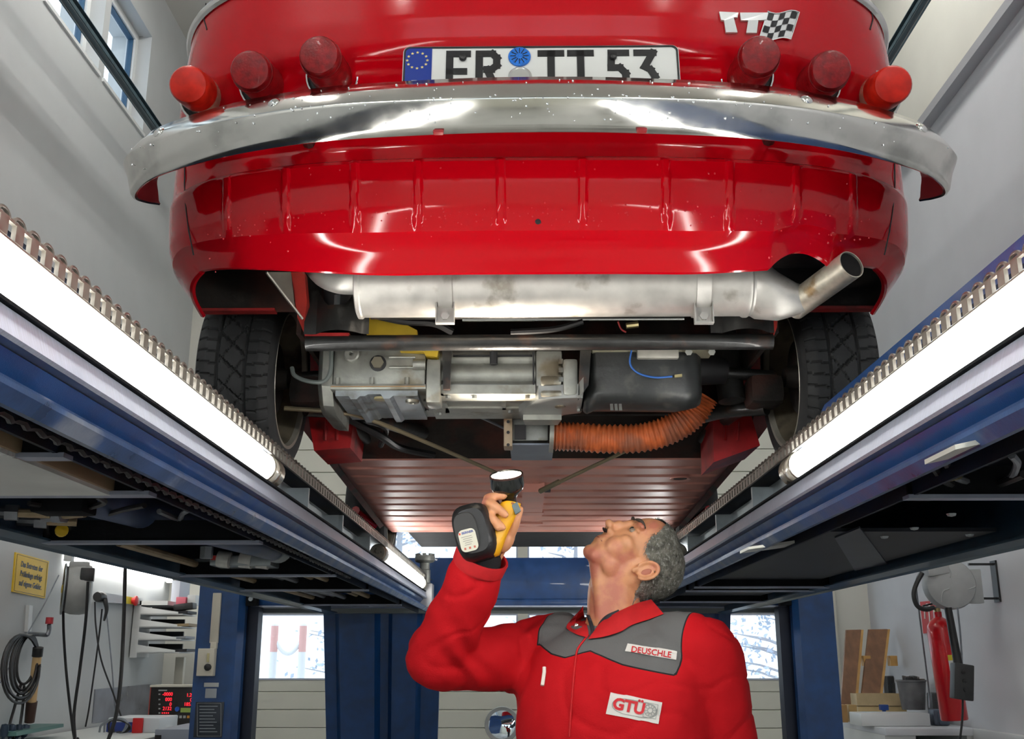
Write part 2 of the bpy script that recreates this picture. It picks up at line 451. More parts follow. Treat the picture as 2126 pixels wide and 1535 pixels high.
def tree(x, y, h, label, seed):
    g = random.Random(seed)
    r = thing('yard_tree', label, 'tree', (x, y, -0.2), 'pale hazy trees beyond the yard')
    q = MB(); q.tube([(x, y, -0.2), (x+g.uniform(-.1, .1), y, h*0.5), (x+g.uniform(-.2, .2), y, h*0.95)], [0.16, 0.10, 0.02], 8)
    lf = MB()
    for k in range(46):
        z = h*(0.12+0.85*g.random()); a = g.uniform(0, 6.283); l = (h-z)*0.32+0.5
        e = Vector((x+l*math.cos(a), y+l*math.sin(a), z+0.25*l))
        q.tube([(x, y, z), (Vector((x, y, z))+e)/2+Vector((0, 0, .06)), e], [0.03, 0.02, 0.006], 5)
        for j in range(26):
            t = g.uniform(0.3, 1.05); c = Vector((x, y, z)).lerp(e, t)+Vector((g.gauss(0, .16), g.gauss(0, .16), g.gauss(0, .13)))
            d = Vector((g.gauss(0, 1), g.gauss(0, 1), g.gauss(0, 1))).normalized()*g.uniform(.03, .075); n = d.orthogonal()*0.5
            lf.add([c-d, c+n, c+d, c-n], [(0, 1, 2, 3)])
    q.build('trunk', m_bark, r); lf.build('twigs', m_leaf, r, smooth=0, fixn=False, kind='stuff')
tree(-6.2, 17.0, 4.2, 'pale hazy tree left behind the barrier posts', 1)
tree(-2.6, 21.0, 4.8, 'tall hazy tree between the barrier posts and the lift ramp', 2)
tree(0.9, 19.0, 3.6, 'pale hazy tree behind the middle door panes', 3)
tree(5.0, 20.0, 4.0, 'pale hazy tree behind the right door pane', 4)

# =================================================================== THE LIFT
m_blue = mat('lift_blue', (0.004, 0.046, 0.165), 0.42, 0.0, ns=14, na=0.22, rv=0.1, bump=0.06, bs=400, coat=0.25)
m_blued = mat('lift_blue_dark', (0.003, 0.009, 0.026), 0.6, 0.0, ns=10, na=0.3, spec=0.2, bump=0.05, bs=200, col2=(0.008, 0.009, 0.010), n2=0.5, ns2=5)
m_steel = mat('brushed_steel', (0.42, 0.46, 0.56), 0.46, 0.5, ns=60, na=0.18, rv=0.1, aniso=(1, 12, 0.5), col2=(0.30, 0.36, 0.48), n2=0.1, ns2=3)
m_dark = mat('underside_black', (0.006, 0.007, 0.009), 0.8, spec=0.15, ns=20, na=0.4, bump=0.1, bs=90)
m_bar = mat('crossbar_grey', (0.34, 0.38, 0.48), 0.4, 0.6, ns=20, na=0.15)
m_strip = mat('strip_zinc', (0.26, 0.24, 0.21), 0.38, 0.8, ns=40, na=0.2, rv=0.1)
m_lamp = mat('inspection_lamp', (1, 1, 1), 0.4, emit=24.0, ecol=(1.0, 0.985, 0.94))
m_cap = mat('lamp_cap', (0.30, 0.27, 0.22), 0.35, 0.7, ns=30, na=0.3, rv=0.1)
m_lens = mat('lamp_clear', (0.78, 0.74, 0.62), 0.25, 0.0, coat=0.5)
m_hose = mat('hose_black', (0.012, 0.012, 0.013), 0.5)
m_pipe = mat('pipe_tan', (0.36, 0.28, 0.17), 0.45, 0.2, ns=20, na=0.15)
m_pipeg = mat('pipe_grey', (0.25, 0.27, 0.30), 0.4, 0.6, ns=20, na=0.2)
Y0R, Y1R = -1.1, 5.90
ZT = 1.735      # runway deck

lift = thing('car_lift', 'dark blue four-post car lift carrying the red car', 'car lift', (0, 2.4, 0))
tooth_pitch = 0.0335
def tooth_mesh(s):
    q = MB(); n = 7
    arch = [(0, 0.0125*math.cos(math.pi*i/n), 0.0075*math.sin(math.pi*i/n)) for i in range(n+1)]
    q.tube(arch, 0.0026, 5)
    q.box(-0.0025, 0.0025, -0.0085, 0.0085, -0.0185, -0.001)
    me = q.mesh('tooth'); me.materials.append(m_strip); return me
TOOTH = tooth_mesh(1)
def runway(xi, s):
    """s = -1: left runway (inner edge xi, outer edge further out), +1: right"""
    X = lambda d: xi + s*d          # d: distance outwards from the inner edge
    y0, y1 = Y0R, Y1R
    L = y1-y0
    def ext(prof, name, m, par=lift, smooth=0, ya=y0, yb=y1):
        return MB().prism([(X(d), ya, z) for d, z in prof], (0, yb-ya, 0)).build(name, m, par, smooth=smooth)
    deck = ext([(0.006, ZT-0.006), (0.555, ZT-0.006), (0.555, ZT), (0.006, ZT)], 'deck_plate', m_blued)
    # inner beam: lamp recess above, steel flank, recessed blue web, bottom flange
    ext([(0.062, 1.664), (0.062, 1.728), (0.068, 1.728), (0.068, 1.664)], 'lamp_recess', m_galv)
    ext([(0.006, 1.6590), (0.001, 1.6570), (-0.008, 1.627), (-0.004, 1.6235), (0.06, 1.6235), (0.06, 1.6615)], 'flank', m_steel)
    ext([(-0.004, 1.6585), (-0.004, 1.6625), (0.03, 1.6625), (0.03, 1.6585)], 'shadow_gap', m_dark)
    ext([(0.010, 1.622), (0.026, 1.604), (0.026, 1.590), (0.05, 1.590), (0.05, 1.622)], 'web', m_blue)
    ext([(0.004, 1.589), (-0.005, 1.585), (-0.005, 1.579), (0.008, 1.5655), (0.016, 1.5655), (0.030, 1.576), (0.036, 1.589)], 'bottom_flange', m_steel if False else mat('flange_blue', (0.030, 0.075, 0.19), 0.36, 0.3, ns=18, na=0.3, rv=0.1, col2=(0.20, 0.24, 0.31), n2=0.06, ns2=5, bump=0.03, bs=150))
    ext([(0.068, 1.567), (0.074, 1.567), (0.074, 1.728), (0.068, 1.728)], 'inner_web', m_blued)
    # outer beam
    ext([(0.545, 1.560), (0.556, 1.555), (0.556, ZT), (0.546, ZT-0.004), (0.546, 1.575), (0.51, 1.571), (0.51, 1.566)], 'outer_beam', mat('outer_blue', (0.020, 0.060, 0.105), 0.4, ns=14, na=0.2, coat=0.2))
    # serrated strip along the top inner edge
    st = ext([(-0.002, 1.7395), (0.003, 1.7395), (0.003, 1.7430), (-0.002, 1.7430)], 'toothed_strip', m_strip)
    ext([(-0.002, 1.7200), (0.003, 1.7200), (0.003, 1.7225), (-0.002, 1.7225)], 'strip_edge', m_strip)
    n = int((5.75-0.62)/tooth_pitch)
    for i in range(n):
        shared('tooth', TOOTH, lift, Matrix.Translation((X(0.0), 0.62+i*tooth_pitch, 1.741)))
    # inspection lamps
    for ya, yb, d in ((-0.9, 2.10 if s < 0 else 2.09, 0.020), (3.95, 5.45, 0.020)):
        lp = MB().cyl((X(d), ya, 1.695), (X(d), yb, 1.695), 0.028, n=20).build('lamp_tube', m_lamp, lift)
        for e, sg in ((ya, -1), (yb, 1)):
            c = MB(); z = 1.695
            c.lathe([(0.0295, 0), (0.0295, 0.05), (0.031, 0.052), (0.031, 0.085), (0.026, 0.088), (0.026, 0.10), (0.0, 0.10)], (X(d), e, z), (0, sg, 0), 20)
            cc = c.build('lamp_end_cap', m_cap, lp)
            MB().lathe([(0.0300, 0.012), (0.0312, 0.02), (0.0312, 0.03), (0.0300, 0.04)], (X(d), e, z), (0, sg, 0), 20).build('sealing_ring', m_lens, lp)
    # joint clips of the recess between the lamps
    for y in (2.55, 3.05, 3.6):
        MB().box(min(X(0.012), X(0.062)), max(X(0.012), X(0.062)), y-0.006, y+0.006, 1.668, 1.722).build('clip', m_galv, lift, smooth=0)
    # cross bars below, seen from underneath
    return X
def crossbar(X, y, d0=0.06, d1=0.53, w=0.028, z=1.562, name='cross_bar', m=None):
    a, b = sorted((X(d0), X(d1)))
    q = MB().box(a, b, y-w/2, y+w/2, z, z+0.006).build(name, m or m_bar, lift, smooth=0)
    MB().box(a, b, y-w/2+0.004, y-w/2+0.009, z+0.006, z+0.05).build('bar_web', m_dark, q, smooth=0)
    return q
XLf = runway(-0.510, -1); XRt = runway(0.536, 1)
yL = [0.9, 1.62, PZ(300, 1032, 1.562).y, PZ(300, 1130, 1.562).y]
for y in (0.7, 1.3): crossbar(XLf, y)
for px, py in ((200, 1031), (300, 1130), (520, 1198), (640, 1228), (700, 1258)):
    crossbar(XLf, PZ(px, py, 1.562).y, w=0.036 if py < 1150 else 0.03)
for px, py in ((2000, 1037), (1560, 1222), (1520, 1252)):
    crossbar(XRt, PZ(px, py, 1.562).y)
for y in (1.0, 4.0): crossbar(XRt, y)

# what hangs under the left runway: cable box, hydraulic ram, pipes, hoses
ya, yb = 0.55, PX(240, 1012, -0.625).y
MB().box(-0.80, -0.625, ya, yb, 1.567, 1.66, bev=0.003).build('hydraulic_box', mat('box_brown', (0.24, 0.175, 0.10), 0.55, ns=8, na=0.1), lift, label='brown sheet-metal box'); bx = bpy.data.objects['hydraulic_box']
MB().box(-0.99, -0.630, ya-0.02, yb-0.005, 1.561, 1.567).build('drip_tray', mat('tray_galv', (0.66, 0.68, 0.66), 0.35, 0.25, ns=6, na=0.2, rv=0.15, bump=0.1, bs=8), bx, smooth=0)
q = MB(); pts = [(XLf(0.046)+0.0025*math.sin(i*1.9), 0.3+i*0.012, 1.573+0.0025*math.cos(i*1.9)) for i in range(260)]
q.tube(pts, 0.0048, 6); q.build('flexible_conduit', m_hose, lift)
a = P(70, 1040, 2.05); a = Vector((-0.87, 2.02, 1.630)); b = Vector((-0.72, 3.05, 1.630))
ram = MB().cyl(a, b, 0.036, n=18).build('hydraulic_ram', mat('ram_blue', (0.06, 0.09, 0.17), 0.4, 0.2, ns=14, na=0.3, rv=0.1), lift)
MB().cyl(b, b+(b-a).normalized()*0.05, 0.040, n=18).build('gland', m_galv, ram)
MB().cyl(b, b+(b-a).normalized()*0.75, 0.017, n=14).build('rod', mat('rod_chrome', (0.6, 0.62, 0.66), 0.15, 1.0), ram)
MB().obox(a+Vector((0, -0.03, 0)), (0.05, 0, 0), (0, 0.035, 0), (0, 0, 0.045), bev=0.006).build('clevis', m_dark, ram)
def fitting(px, py, z, d, label, tint=None):
    p = PZ(px, py, z); d = Vector(d).normalized()
    r = MB().cyl(p-d*0.045, p-d*0.012, 0.012, n=10).build('pipe_fitting', m_pipeg, lift)
    MB().cyl(p-d*0.012, p+d*0.012, 0.017, n=6).build('hex_nut', m_pipeg, r, smooth=0)
    MB().cyl(p+d*0.012, p+d*0.07, 0.009, n=10).build('pipe_end', m_pipe, r)
fitting(25, 1065, 1.60, (1, .3, 0), 'bright screwed pipe fitting under the left runway near the picture edge')
fitting(85, 1082, 1.60, (1, .35, 0), 'brass-coloured pipe fitting beside the yellow valve cap')
fitting(125, 1070, 1.60, (1, -.5, 0), 'angled pipe fitting just above the yellow valve cap')
p = PZ(128, 1102, 1.585)
MB().lathe([(0.0, -0.008), (0.013, -0.006), (0.014, 0.0), (0.013, 0.006), (0.0, 0.008)], p, (0.5, -0.8, 0.1), 14).build('valve_cap', mat('cap_yellow', (0.75, 0.50, 0.02), 0.5), lift)
p = PZ(262, 1110, 1.59)
MB().obox(p, (0.035, 0.014, 0), (-0.002, 0.005, 0), (0, 0, 0.004), bev=0.001).build('valve_lever', MATS['cap_yellow'], lift)
pts = spline([PZ(95, 1085, 1.60), PZ(100, 1118, 1.575), PZ(118, 1130, 1.570), PZ(138, 1118, 1.58), PZ(150, 1090, 1.60)], 5)
MB().tube(pts, 0.006, 7).build('looped_hose', m_hose, lift)
for k, pl in enumerate(([(60, 1045), (150, 1058), (215, 1045), (200, 1030)], [(170, 1055), (215, 1068), (260, 1058), (300, 1050)], [(330, 1062), (370, 1078), (380, 1066), (400, 1056)])):
    MB().tube(spline([PZ(*c, 1.598+0.006*k) for c in pl], 6), 0.0055, 7).build('loose_hose', m_hose if k < 2 else m_pipeg, lift)
# dark return channel along the outer beam and long pipes
def long_pipe(x0, y0, x1, y1, z, r, m, label, cat='pipe', group=None):
    return MB().cyl((x0, y0, z), (x1, y1, z), r, n=10).build('hydraulic_pipe', m, lift)
long_pipe(-1.0, 2.62, -0.98, 5.3, 1.600, 0.011, m_pipe, 'long tan pipe nearest the outer edge of the left runway')
for k, (x, ys, m_, z) in enumerate(((-0.93, 4.05, m_pipeg, 1.605), (-0.885, 3.45, m_pipeg, 1.61), (-0.835, 3.4, m_pipeg, 1.60), (-0.78, 3.35, m_pipe, 1.612), (-0.725, 3.35, m_pipe, 1.604), (-0.66, 4.3, m_pipeg, 1.62))):
    o = long_pipe(x, ys, x, 5.75, z, 0.0105, m_, ['grey pipe second from the outer edge under the left runway', 'short-fronted grey pipe in the middle of the left pipe bundle',
        'grey pipe left beside the pair of tan pipes under the left runway', 'left one of the two tan pipes with pale couplings', 'right one of the two tan pipes with pale couplings', 'grey pipe closest to the inner beam of the left runway'][k], group='pipes under the left runway')
    if m_ is m_pipe:
        MB().cyl((x, ys-0.02, z), (x, ys+0.035, z), 0.018, n=8).build('coupling', mat('coupling_pale', (0.6, 0.58, 0.48), 0.4, 0.3), lift)
    if m_ is m_pipe:
        MB().box(x-0.03, x+0.03, 4.28, 4.33, z-0.026, z+0.05, bev=0.004).build('pipe_clamp', m_dark, lift)
va = MB().box(-0.92, -0.74, 3.12, 3.30, 1.585, 1.615, bev=0.005).build('valve_block', m_galv, lift)
for k, x in enumerate((-0.895, -0.835, -0.79)):
    MB().cyl((x, 3.12+0.02*k, 1.605), (x+0.035, 3.12+0.02*k, 1.60), 0.024, n=14).build('coil', mat('coil_white', (0.6, 0.62, 0.60), 0.4, ns=30, na=0.2), va)
MB().box(-0.91, -0.86, 3.10, 3.115, 1.60, 1.612).build('red_tag', mat('tag_red', (0.5, 0.03, 0.03), 0.5), va, smooth=0)
for k, (px, py) in enumerate(((375, 1050), (428, 1160))):
    p = PZ(px, py, 1.575)
    MB().cyl(p, p+Vector((0, 0, 0.03)), 0.017, n=6).build('adjusting_nut', m_galv, lift, smooth=0)
# right runway underside: sheet patch, hanging cable loops, bracket
pt = MB().obox(P(1800, 1140, 3.2), (0.07, 0.0, 0), (0.015, 0.16, 0), (0, 0, 0.002))
a = PZ(1735, 1115, 1.59); 
MB().prism([PZ(1733, 1118, 1.588), PZ(1785, 1097, 1.588), PZ(1842, 1172, 1.588), PZ(1775, 1186, 1.588)], (0, 0, 0.004)).build('cover_plate', mat('plate_bluegrey', (0.030, 0.038, 0.060), 0.45, 0.2, ns=8, na=0.15), lift, smooth=0)
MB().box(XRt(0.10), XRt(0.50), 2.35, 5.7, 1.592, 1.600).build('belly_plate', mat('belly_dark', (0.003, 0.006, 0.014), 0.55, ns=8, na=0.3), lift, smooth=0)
MB().box(XLf(0.36), XLf(0.53), 3.2, 5.7, 1.605, 1.612).build('belly_plate', mat('belly_grey', (0.10, 0.115, 0.13), 0.5, 0.4, ns=8, na=0.3), lift, smooth=0)
for k, pl in enumerate(([(1935, 965), (1965, 1000), (2020, 1018), (2075, 1005), (2126, 985)], [(1962, 935), (1975, 985), (2025, 1003), (2090, 998), (2112, 965), (2100, 945)], [(1990, 975), (2000, 995), (2060, 1010), (2126, 995)])):
    MB().tube(spline([PZ(*c, 1.585+0.004*k) for c in pl], 6), 0.0065-0.001*k, 7).build('cable_loop', [m_hose, m_pipeg, m_hose][k], lift)
MB().tube(spline([PZ(1850, 1030, 1.585), PZ(1890, 1012, 1.585), PZ(1925, 1000, 1.585), PZ(1990, 985, 1.585)], 5), 0.008, 8).build('bent_pipe', mat('pipe_olive', (0.16, 0.14, 0.07), 0.5), lift)
for k, (px, py) in enumerate(((1975, 1067), (1898, 1096), (1836, 1114), (2013, 1110))):
    p = PZ(px, py, 1.592)
    MB().lathe([(0.0, -0.006), (0.008, -0.004), (0.010, 0.0)], p, (0, 0, 1), 8).build('screw', m_galv, lift)
for k, (pa, pb) in enumerate((((1545, 1143), (1640, 1130)), ((1950, 945), (2040, 925)))):
    a = PZ(*pa, 1.565); b = PZ(*pb, 1.575)
    MB().obox((a+b)/2, (b-a)/2, (0.0, 0.05, 0.0), (0, 0, 0.003)).build('bent_tab', mat('tab_pale', (0.55, 0.55, 0.5), 0.4, 0.5), lift, smooth=0)
# raised blue ramp plate lying on the right runway behind the toothed strip
q = MB(); xa = XRt(0.03); zt = ZT
prof = [(-1.0, zt), (1.98, zt), (1.985, zt+0.025), (1.975, zt+0.042), (1.95, zt+0.049), (-1.0, zt+0.051)]
q.prism([(xa, y, z) for y, z in prof], (0.42, 0, 0)); q.build('ramp_plate', m_blue, lift, smooth=0)

# cross beam, posts, ramps at the far end
cb = MB()
YBm = 5.92
cb.box(-1.50, 1.42, YBm, YBm+0.14, 1.64, 1.865, bev=0.006)
cb.box(-1.50, 1.42, YBm-0.004, YBm+0.144, 1.605, 1.64, bev=0.004)
cb.build('cross_beam', m_blue, lift)
MB().box(-1.50, 1.42, YBm-0.008, YBm+0.15, 1.598, 1.606).build('beam_edge', m_bar, lift, smooth=0)
MB().box(-1.50, 1.42, YBm+0.16, YBm+0.30, 1.575, 1.60).build('beam_shading_strip', mat('shading_grey', (0.20, 0.22, 0.22), 0.5), lift, smooth=0)  # grey strip drawn for the shading along the beam's lower edge
def post(x0, x1, label):
    s = 1 if x0 < 0 else -1
    q = MB(); y0, y1 = 5.78, 6.12
    xi, xo = (x1, x0) if x0 < 0 else (x0, x1)
    prof = [(xo, y0), (xi-s*0.03, y0), (xi, y0+0.03), (xi, y0+0.08), (xi-s*0.03, y0+0.08), (xi-s*0.03, y0+0.012), (xo+s*0.012, y0+0.012), (xo+s*0.012, y1-0.012), (xi-s*0.03, y1-0.012), (xi-s*0.03, y1-0.08), (xi, y1-0.08), (xi, y1-0.03), (xi-s*0.03, y1), (xo, y1)]
    q.prism([(x, y, 0) for x, y in prof], (0, 0, 2.1))
    po = q.build('post', m_blue, lift, smooth=0)
    MB().box(min(xo, xi)-0.08, max(xo, xi)+0.08, y0-0.05, y1+0.05, 0, 0.015).build('base_plate', m_blue, po, smooth=0)
    MB().box(min(xi-s*0.20, xi-s*0.03), max(xi-s*0.20, xi-s*0.03), y0+0.10, y1-0.10, 0.05, 2.0).build('locking_rail', m_dark, po, smooth=0)
    MB().box(min(xi-s*0.012, xi+s*0.05), max(xi-s*0.012, xi+s*0.05), y0+0.12, y1-0.12, 0.05, 1.60).build('slot_strip', mat('strip_navy', (0.004, 0.010, 0.03), 0.5), po, smooth=0)
    c = Vector((xi+s*0.03, y0+0.05, 1.655))
    MB().box(c.x-0.03, c.x+0.03, c.y-0.03, c.y+0.03, 1.60, 1.70, bev=0.004).build('roller_block', m_dark, po)
    for z in (1.635, 1.665):
        MB().cyl((c.x, c.y-0.045, z), (c.x, c.y-0.03, z), 0.012, n=10).build('roller_bolt', m_galv, po)
    return po
POST_L = post(-1.745, -1.50, 'left'); POST_R = post(1.425, 1.64, 'right')
# drive-off ramps hanging down behind the beam
def ramp(xc, s):
    rr = MB(); wt, wb = 0.545, 0.50; yt, yb, zt, zb = 6.24, 6.42, 1.60, 0.72
    n = 8
    prof = []
    ribs = [(-0.5, 0), (-0.40, 0), (-0.36, 0.03), (-0.06, 0.03), (-0.02, -0.02), (0.05, -0.02), (0.09, 0.03), (0.30, 0.03), (0.34, -0.015), (0.5, -0.015)]
    rows = []
    for (y, z, w_) in ((yt, zt, wt), (yb, zb, wb)):
        rows.append([(xc+u*w_*1.25*(-s), y-h, z) for u, h in ribs] + [(xc+u*w_*1.25*(-s), y+0.05, z) for u, h in ribs[::-1]])
    rr.grid(rows, cu=True); k = len(rows[0])
    rr.add(rows[0], [list(range(k))]); rr.add(rows[1], [list(range(k))])
    return rr.build('drive_off_ramp', m_blue, lift, smooth=0)
ramp(-0.82, -1); ramp(0.84, 1)
# jacking pads on the beam
for px, label in ((882, 'round jacking pad on the cross beam left of the raised sleeve'),):
    p = P(px, 1178, 5.6)
    r = MB().lathe([(0.0, 0.26), (0.048, 0.26), (0.052, 0.255), (0.052, 0.235), (0.046, 0.228), (0.026, 0.222), (0.026, 0.19), (0.030, 0.185), (0.030, 0.12), (0.0, 0.12)], (p.x, 5.6, 1.585), (0, 0, 1), 20).build('jacking_pad', mat('pad_grey', (0.28, 0.29, 0.27), 0.5, 0.5, ns=30, na=0.3), lift)
    for k in range(8):
        q = MB(); a = k*math.pi/4; q.obox((p.x+0.044*math.cos(a), 5.6+0.044*math.sin(a), 1.849), (0.006*math.cos(a), 0.006*math.sin(a), 0), (-0.009*math.sin(a), 0.009*math.cos(a), 0), (0, 0, 0.006))
        q.build('pad_lug', MATS['pad_grey'], r, smooth=0)
    MB().box(p.x-0.04, p.x+0.045, 5.55, 5.66, 1.58, 1.70, bev=0.005).build('pad_carrier', mat('carrier_pale', (0.55, 0.56, 0.58), 0.4, 0.4), r)

# =================================================================== THE CAR
CX = 0.027
m_red = mat('car_red', (0.50, 0.0006, 0.0065), 0.09, 0.0, coat=0.0, spec=0.42)
m_redd = mat('underseal_red', (0.36, 0.020, 0.018), 0.45, ns=9, na=0.3, bump=0.1, bs=50, col2=(0.05, 0.02, 0.015), n2=0.35, ns2=7)
m_pan = mat('floor_pan_pink', (0.84, 0.40, 0.32), 0.42, ns=5, na=0.18, rv=0.1, col2=(0.62, 0.25, 0.20), n2=0.35, ns2=4)
m_under = mat('underbody_black', (0.020, 0.016, 0.013), 0.8, ns=18, na=0.5, bump=0.2, bs=70, col2=(0.07, 0.022, 0.014), n2=0.35, ns2=6)
m_chrome = mat('bumper_chrome', (0.72, 0.71, 0.67), 0.13, 1.0, ns=14, na=0.06, rv=0.07, bump=0.012, bs=22, col2=(0.48, 0.48, 0.45), n2=0.2, ns2=8)
m_chr2 = mat('bright_trim', (0.8, 0.8, 0.78), 0.1, 1.0)
m_lensr = mat('lens_red', (0.20, 0.003, 0.005), 0.35, ns=90, na=0.35, coat=0.12, spec=0.35, bump=0.08, bs=260)
m_lenso = mat('lens_orange_red', (0.55, 0.016, 0.006), 0.32, ns=30, na=0.35, coat=0.12, spec=0.35)
m_silver = mat('exhaust_silver', (0.64, 0.62, 0.575), 0.42, 0.55, ns=30, na=0.1, rv=0.08, bump=0.04, bs=60, col2=(0.34, 0.31, 0.26), n2=0.12, ns2=14)
m_blackp = mat('chassis_black', (0.018, 0.018, 0.017), 0.38, ns=30, na=0.5, bump=0.08, bs=120, col2=(0.06, 0.03, 0.02), n2=0.15, ns2=20, coat=0.2)
m_alu = mat('cast_alu', (0.35, 0.355, 0.32), 0.42, 0.6, ns=25, na=0.22, rv=0.08, bump=0.06, bs=90, col2=(0.20, 0.17, 0.12), n2=0.22, ns2=11)
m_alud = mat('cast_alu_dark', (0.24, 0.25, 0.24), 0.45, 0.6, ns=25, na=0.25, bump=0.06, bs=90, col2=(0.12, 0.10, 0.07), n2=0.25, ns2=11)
m_rub = mat('tyre_rubber', (0.022, 0.023, 0.024), 0.75, ns=30, na=0.25, bump=0.05, bs=150)
m_rim = mat('rim_brown', (0.20, 0.17, 0.12), 0.5, 0.3, ns=14, na=0.3, col2=(0.04, 0.03, 0.025), n2=0.4, ns2=9)
m_plate = mat('plate_white', (0.78, 0.79, 0.76), 0.35)
m_ink = mat('plate_black', (0.006, 0.006, 0.007), 0.4)
m_pblue = mat('plate_blue', (0.003, 0.03, 0.27), 0.35)
NEXP = 3.1; YCN = 2.13
ROWS = [(.680, 1.812, .712), (.700, 1.802, .722), (.722, 1.792, .733), (.734, 1.780, .741), (.742, 1.765, .745), (.78, 1.748, .751), (.83, 1.736, .754),
        (.862, 1.729, .755), (.868, 1.731, .755), (.874, 1.739, .754), (.90, 1.743, .753), (.95, 1.728, .750), (1.00, 1.705, .747), (1.03, 1.682, .744), (1.045, 1.664, .741),
        (1.06, 1.655, .739), (1.10, 1.644, .735), (1.15, 1.636, .730), (1.19, 1.632, .725), (1.21, 1.634, .720)]
def row(Z): return interp(ROWS, Z)
def body_y(x, Z, n=NEXP):
    Rr, Ww = row(Z); f = min(1.0, abs(x-CX)/Ww)
    return YCN-(YCN-Rr)*(1-f**n)**(1/n)
def onbody(px, py, off=0.0, it=14):
    Y = 1.75
    for _ in range(it):
        p = P(px, py, Y); Y = 0.5*Y+0.5*(body_y(p.x, p.z-ZC))
    p = P(px, py, Y); return Vector((p.x, Y-off, p.z))
car = thing('red_car', 'red vintage car seen from below and behind on the lift', 'car', (CX, 3.2, ZT))

NOT0, NOT1 = P(1600, 545, 1.83).x-CX, P(1735, 545, 1.83).x-CX
def zbot(f, x):
    """height of the lower edge over the plan: level under the tail, raised before the corner, down again to the arch lip"""
    a = abs(f)
    z = .680
    if a > .35: z += .052*min(1, (a-.35)/.57)**1.6
    if x > 0:
        t = (x-(NOT0+NOT1)/2)/((NOT1-NOT0)/2)
        if abs(t) < 1: z += .030*math.cos(t*math.pi/2)**0.8
    return z
RIBX = [onbody(px, 400).x-CX for px in (470, 592, 735, 868, 1040, 1210, 1383, 1516, 1655, 1772)]
def shell_rows(off=0.0, ncol=560, zrows=None, detail=True):
    out = []
    for zr in zrows:
        Rr, Ww = row(zr); Ww = Ww-off; Rr = Rr+off
        th = [math.pi/2*i/900 for i in range(901)]
        c = [(Ww*math.sin(t)**(2/NEXP), YCN-(YCN-Rr)*max(0, math.cos(t))**(2/NEXP)) for t in th]
        L = [0]
        for a, b in zip(c, c[1:]): L.append(L[-1]+math.hypot(b[0]-a[0], b[1]-a[1]))
        half = []; j = 0; h = ncol//2
        for k in range(h+1):
            s = L[-1]*k/h
            while j < 899 and L[j+1] < s: j += 1
            t = (s-L[j])/max(1e-9, L[j+1]-L[j]); half.append((c[j][0]+(c[j+1][0]-c[j][0])*t, c[j][1]+(c[j+1][1]-c[j][1])*t))
        r_ = []
        for k in range(-h, h+1):
            x, y = half[abs(k)]; sx = -1 if k < 0 else 1; x *= sx
            f = x/Ww; Z = zr
            if zr < .80: 
                zb = zbot(f, x); Z = .80-(.80-zr)*(.80-zb)/(.80-.68)
            if abs(f) > .93 and zr < .80:   # skirt behind the wheel drops back to the arch lip
                t = (y-(YCN-.20))/.20; t = max(0, min(1, t)); Z -= .030*t*(0.80-zr)/.12
            if detail and .745 < zr < .868:
                t = (zr-.745)/(.868-.745); e = min(1, (t)/.10) if t < .10 else 1.0
                for xr in RIBX:
                    d = abs(x-xr)
                    if d < .016: y -= 0.0045*e*max(0, min(1, (.0085-d)/.0035))
            r_.append((CX+x, y, ZC+Z))
        out.append(r_)
    return out
zr = []
for a, b in zip(ROWS, ROWS[1:]):
    k = max(1, int(round((b[0]-a[0])/.008)))
    zr += [a[0]+(b[0]-a[0])*i/k for i in range(k)]
zr.append(1.21)
tail = MB().grid(shell_rows(0, 640, zr))
tail = tail.build('tail_panel', m_red, car, smooth=28)
lin = MB().grid(shell_rows(0.012, 120, [.683, .70, .73, .76, .80, .9, 1.0, 1.1], False)).build('inner_skin', m_under, car)
# thickness of the lower edge
e0 = shell_rows(0, 640, [.680])[0]; e1 = shell_rows(0.012, 640, [.683])[0]
MB().grid([e0, [(a[0]*.5+b[0]*.5, a[1]*.5+b[1]*.5, a[2]-.002) for a, b in zip(e0, e1)], e1]).build('folded_edge', m_red, car)
# chrome belt moulding, rear deck, sides, cabin
belt = shell_rows(-0.004, 120, [1.206])[0]
MB().tube(belt, 0.009, 8).build('belt_moulding', m_chr2, car)
dk = []
for k, (ins, dz) in enumerate(((0, 0), (.03, .018), (.10, .035), (.25, .05), (.45, .055))):
    dk.append([((x-CX)*(1-ins*.9)+CX, y+ins*1.2*(1-(abs(x-CX)/.70)**2*.4), z+dz) for x, y, z in shell_rows(0, 120, [1.21])[0]])
MB().grid(dk).build('engine_lid', m_red, car)
YA, RA = 2.40, 0.262
def side_rows(s):
    rws = []; N = 120
    ys = [YCN-.005+(5.15-YCN)*i/N for i in range(N+1)]
    for k in range(15):
        v = k/14; r_ = []
        for y in ys:
            zb = .715
            for ya in (YA, YA+2.02):
                d = abs(y-ya)
                if d < RA: zb = max(zb, .655+math.sqrt(RA*RA-d*d)*.92)
            if y < YA: zb = max(zb, .70)
            if y > YA+2.02: zb = max(zb, .70)
            Z = zb+(1.21-zb)*v; w_ = row(max(.69, Z))[1]
            if Z < .74 and y > YA: w_ = .742-.05*(.74-Z)
            if y < 2.3: w_ -= .022*max(0, min(1, (.82-Z)/.1))
            tp = max(0, (y-4.3)/.85); w_ *= 1-.22*tp**2.2
            r_.append((CX+s*w_, y, ZC+Z))
        rws.append(r_)
    return rws
for s in (-1, 1):
    MB().grid(side_rows(s)).build('side_panel', m_red, car)
L_ = side_rows(-1); R_ = side_rows(1)
nose = []
for k in range(15):
    a, b = Vector(L_[k][-1]), Vector(R_[k][-1])
    nose.append([a.lerp(b, t/12)+Vector((0, .22*(1-(2*t/12-1)**4), 0)) for t in range(13)])
MB().grid(nose).build('nose_panel', m_red, car)
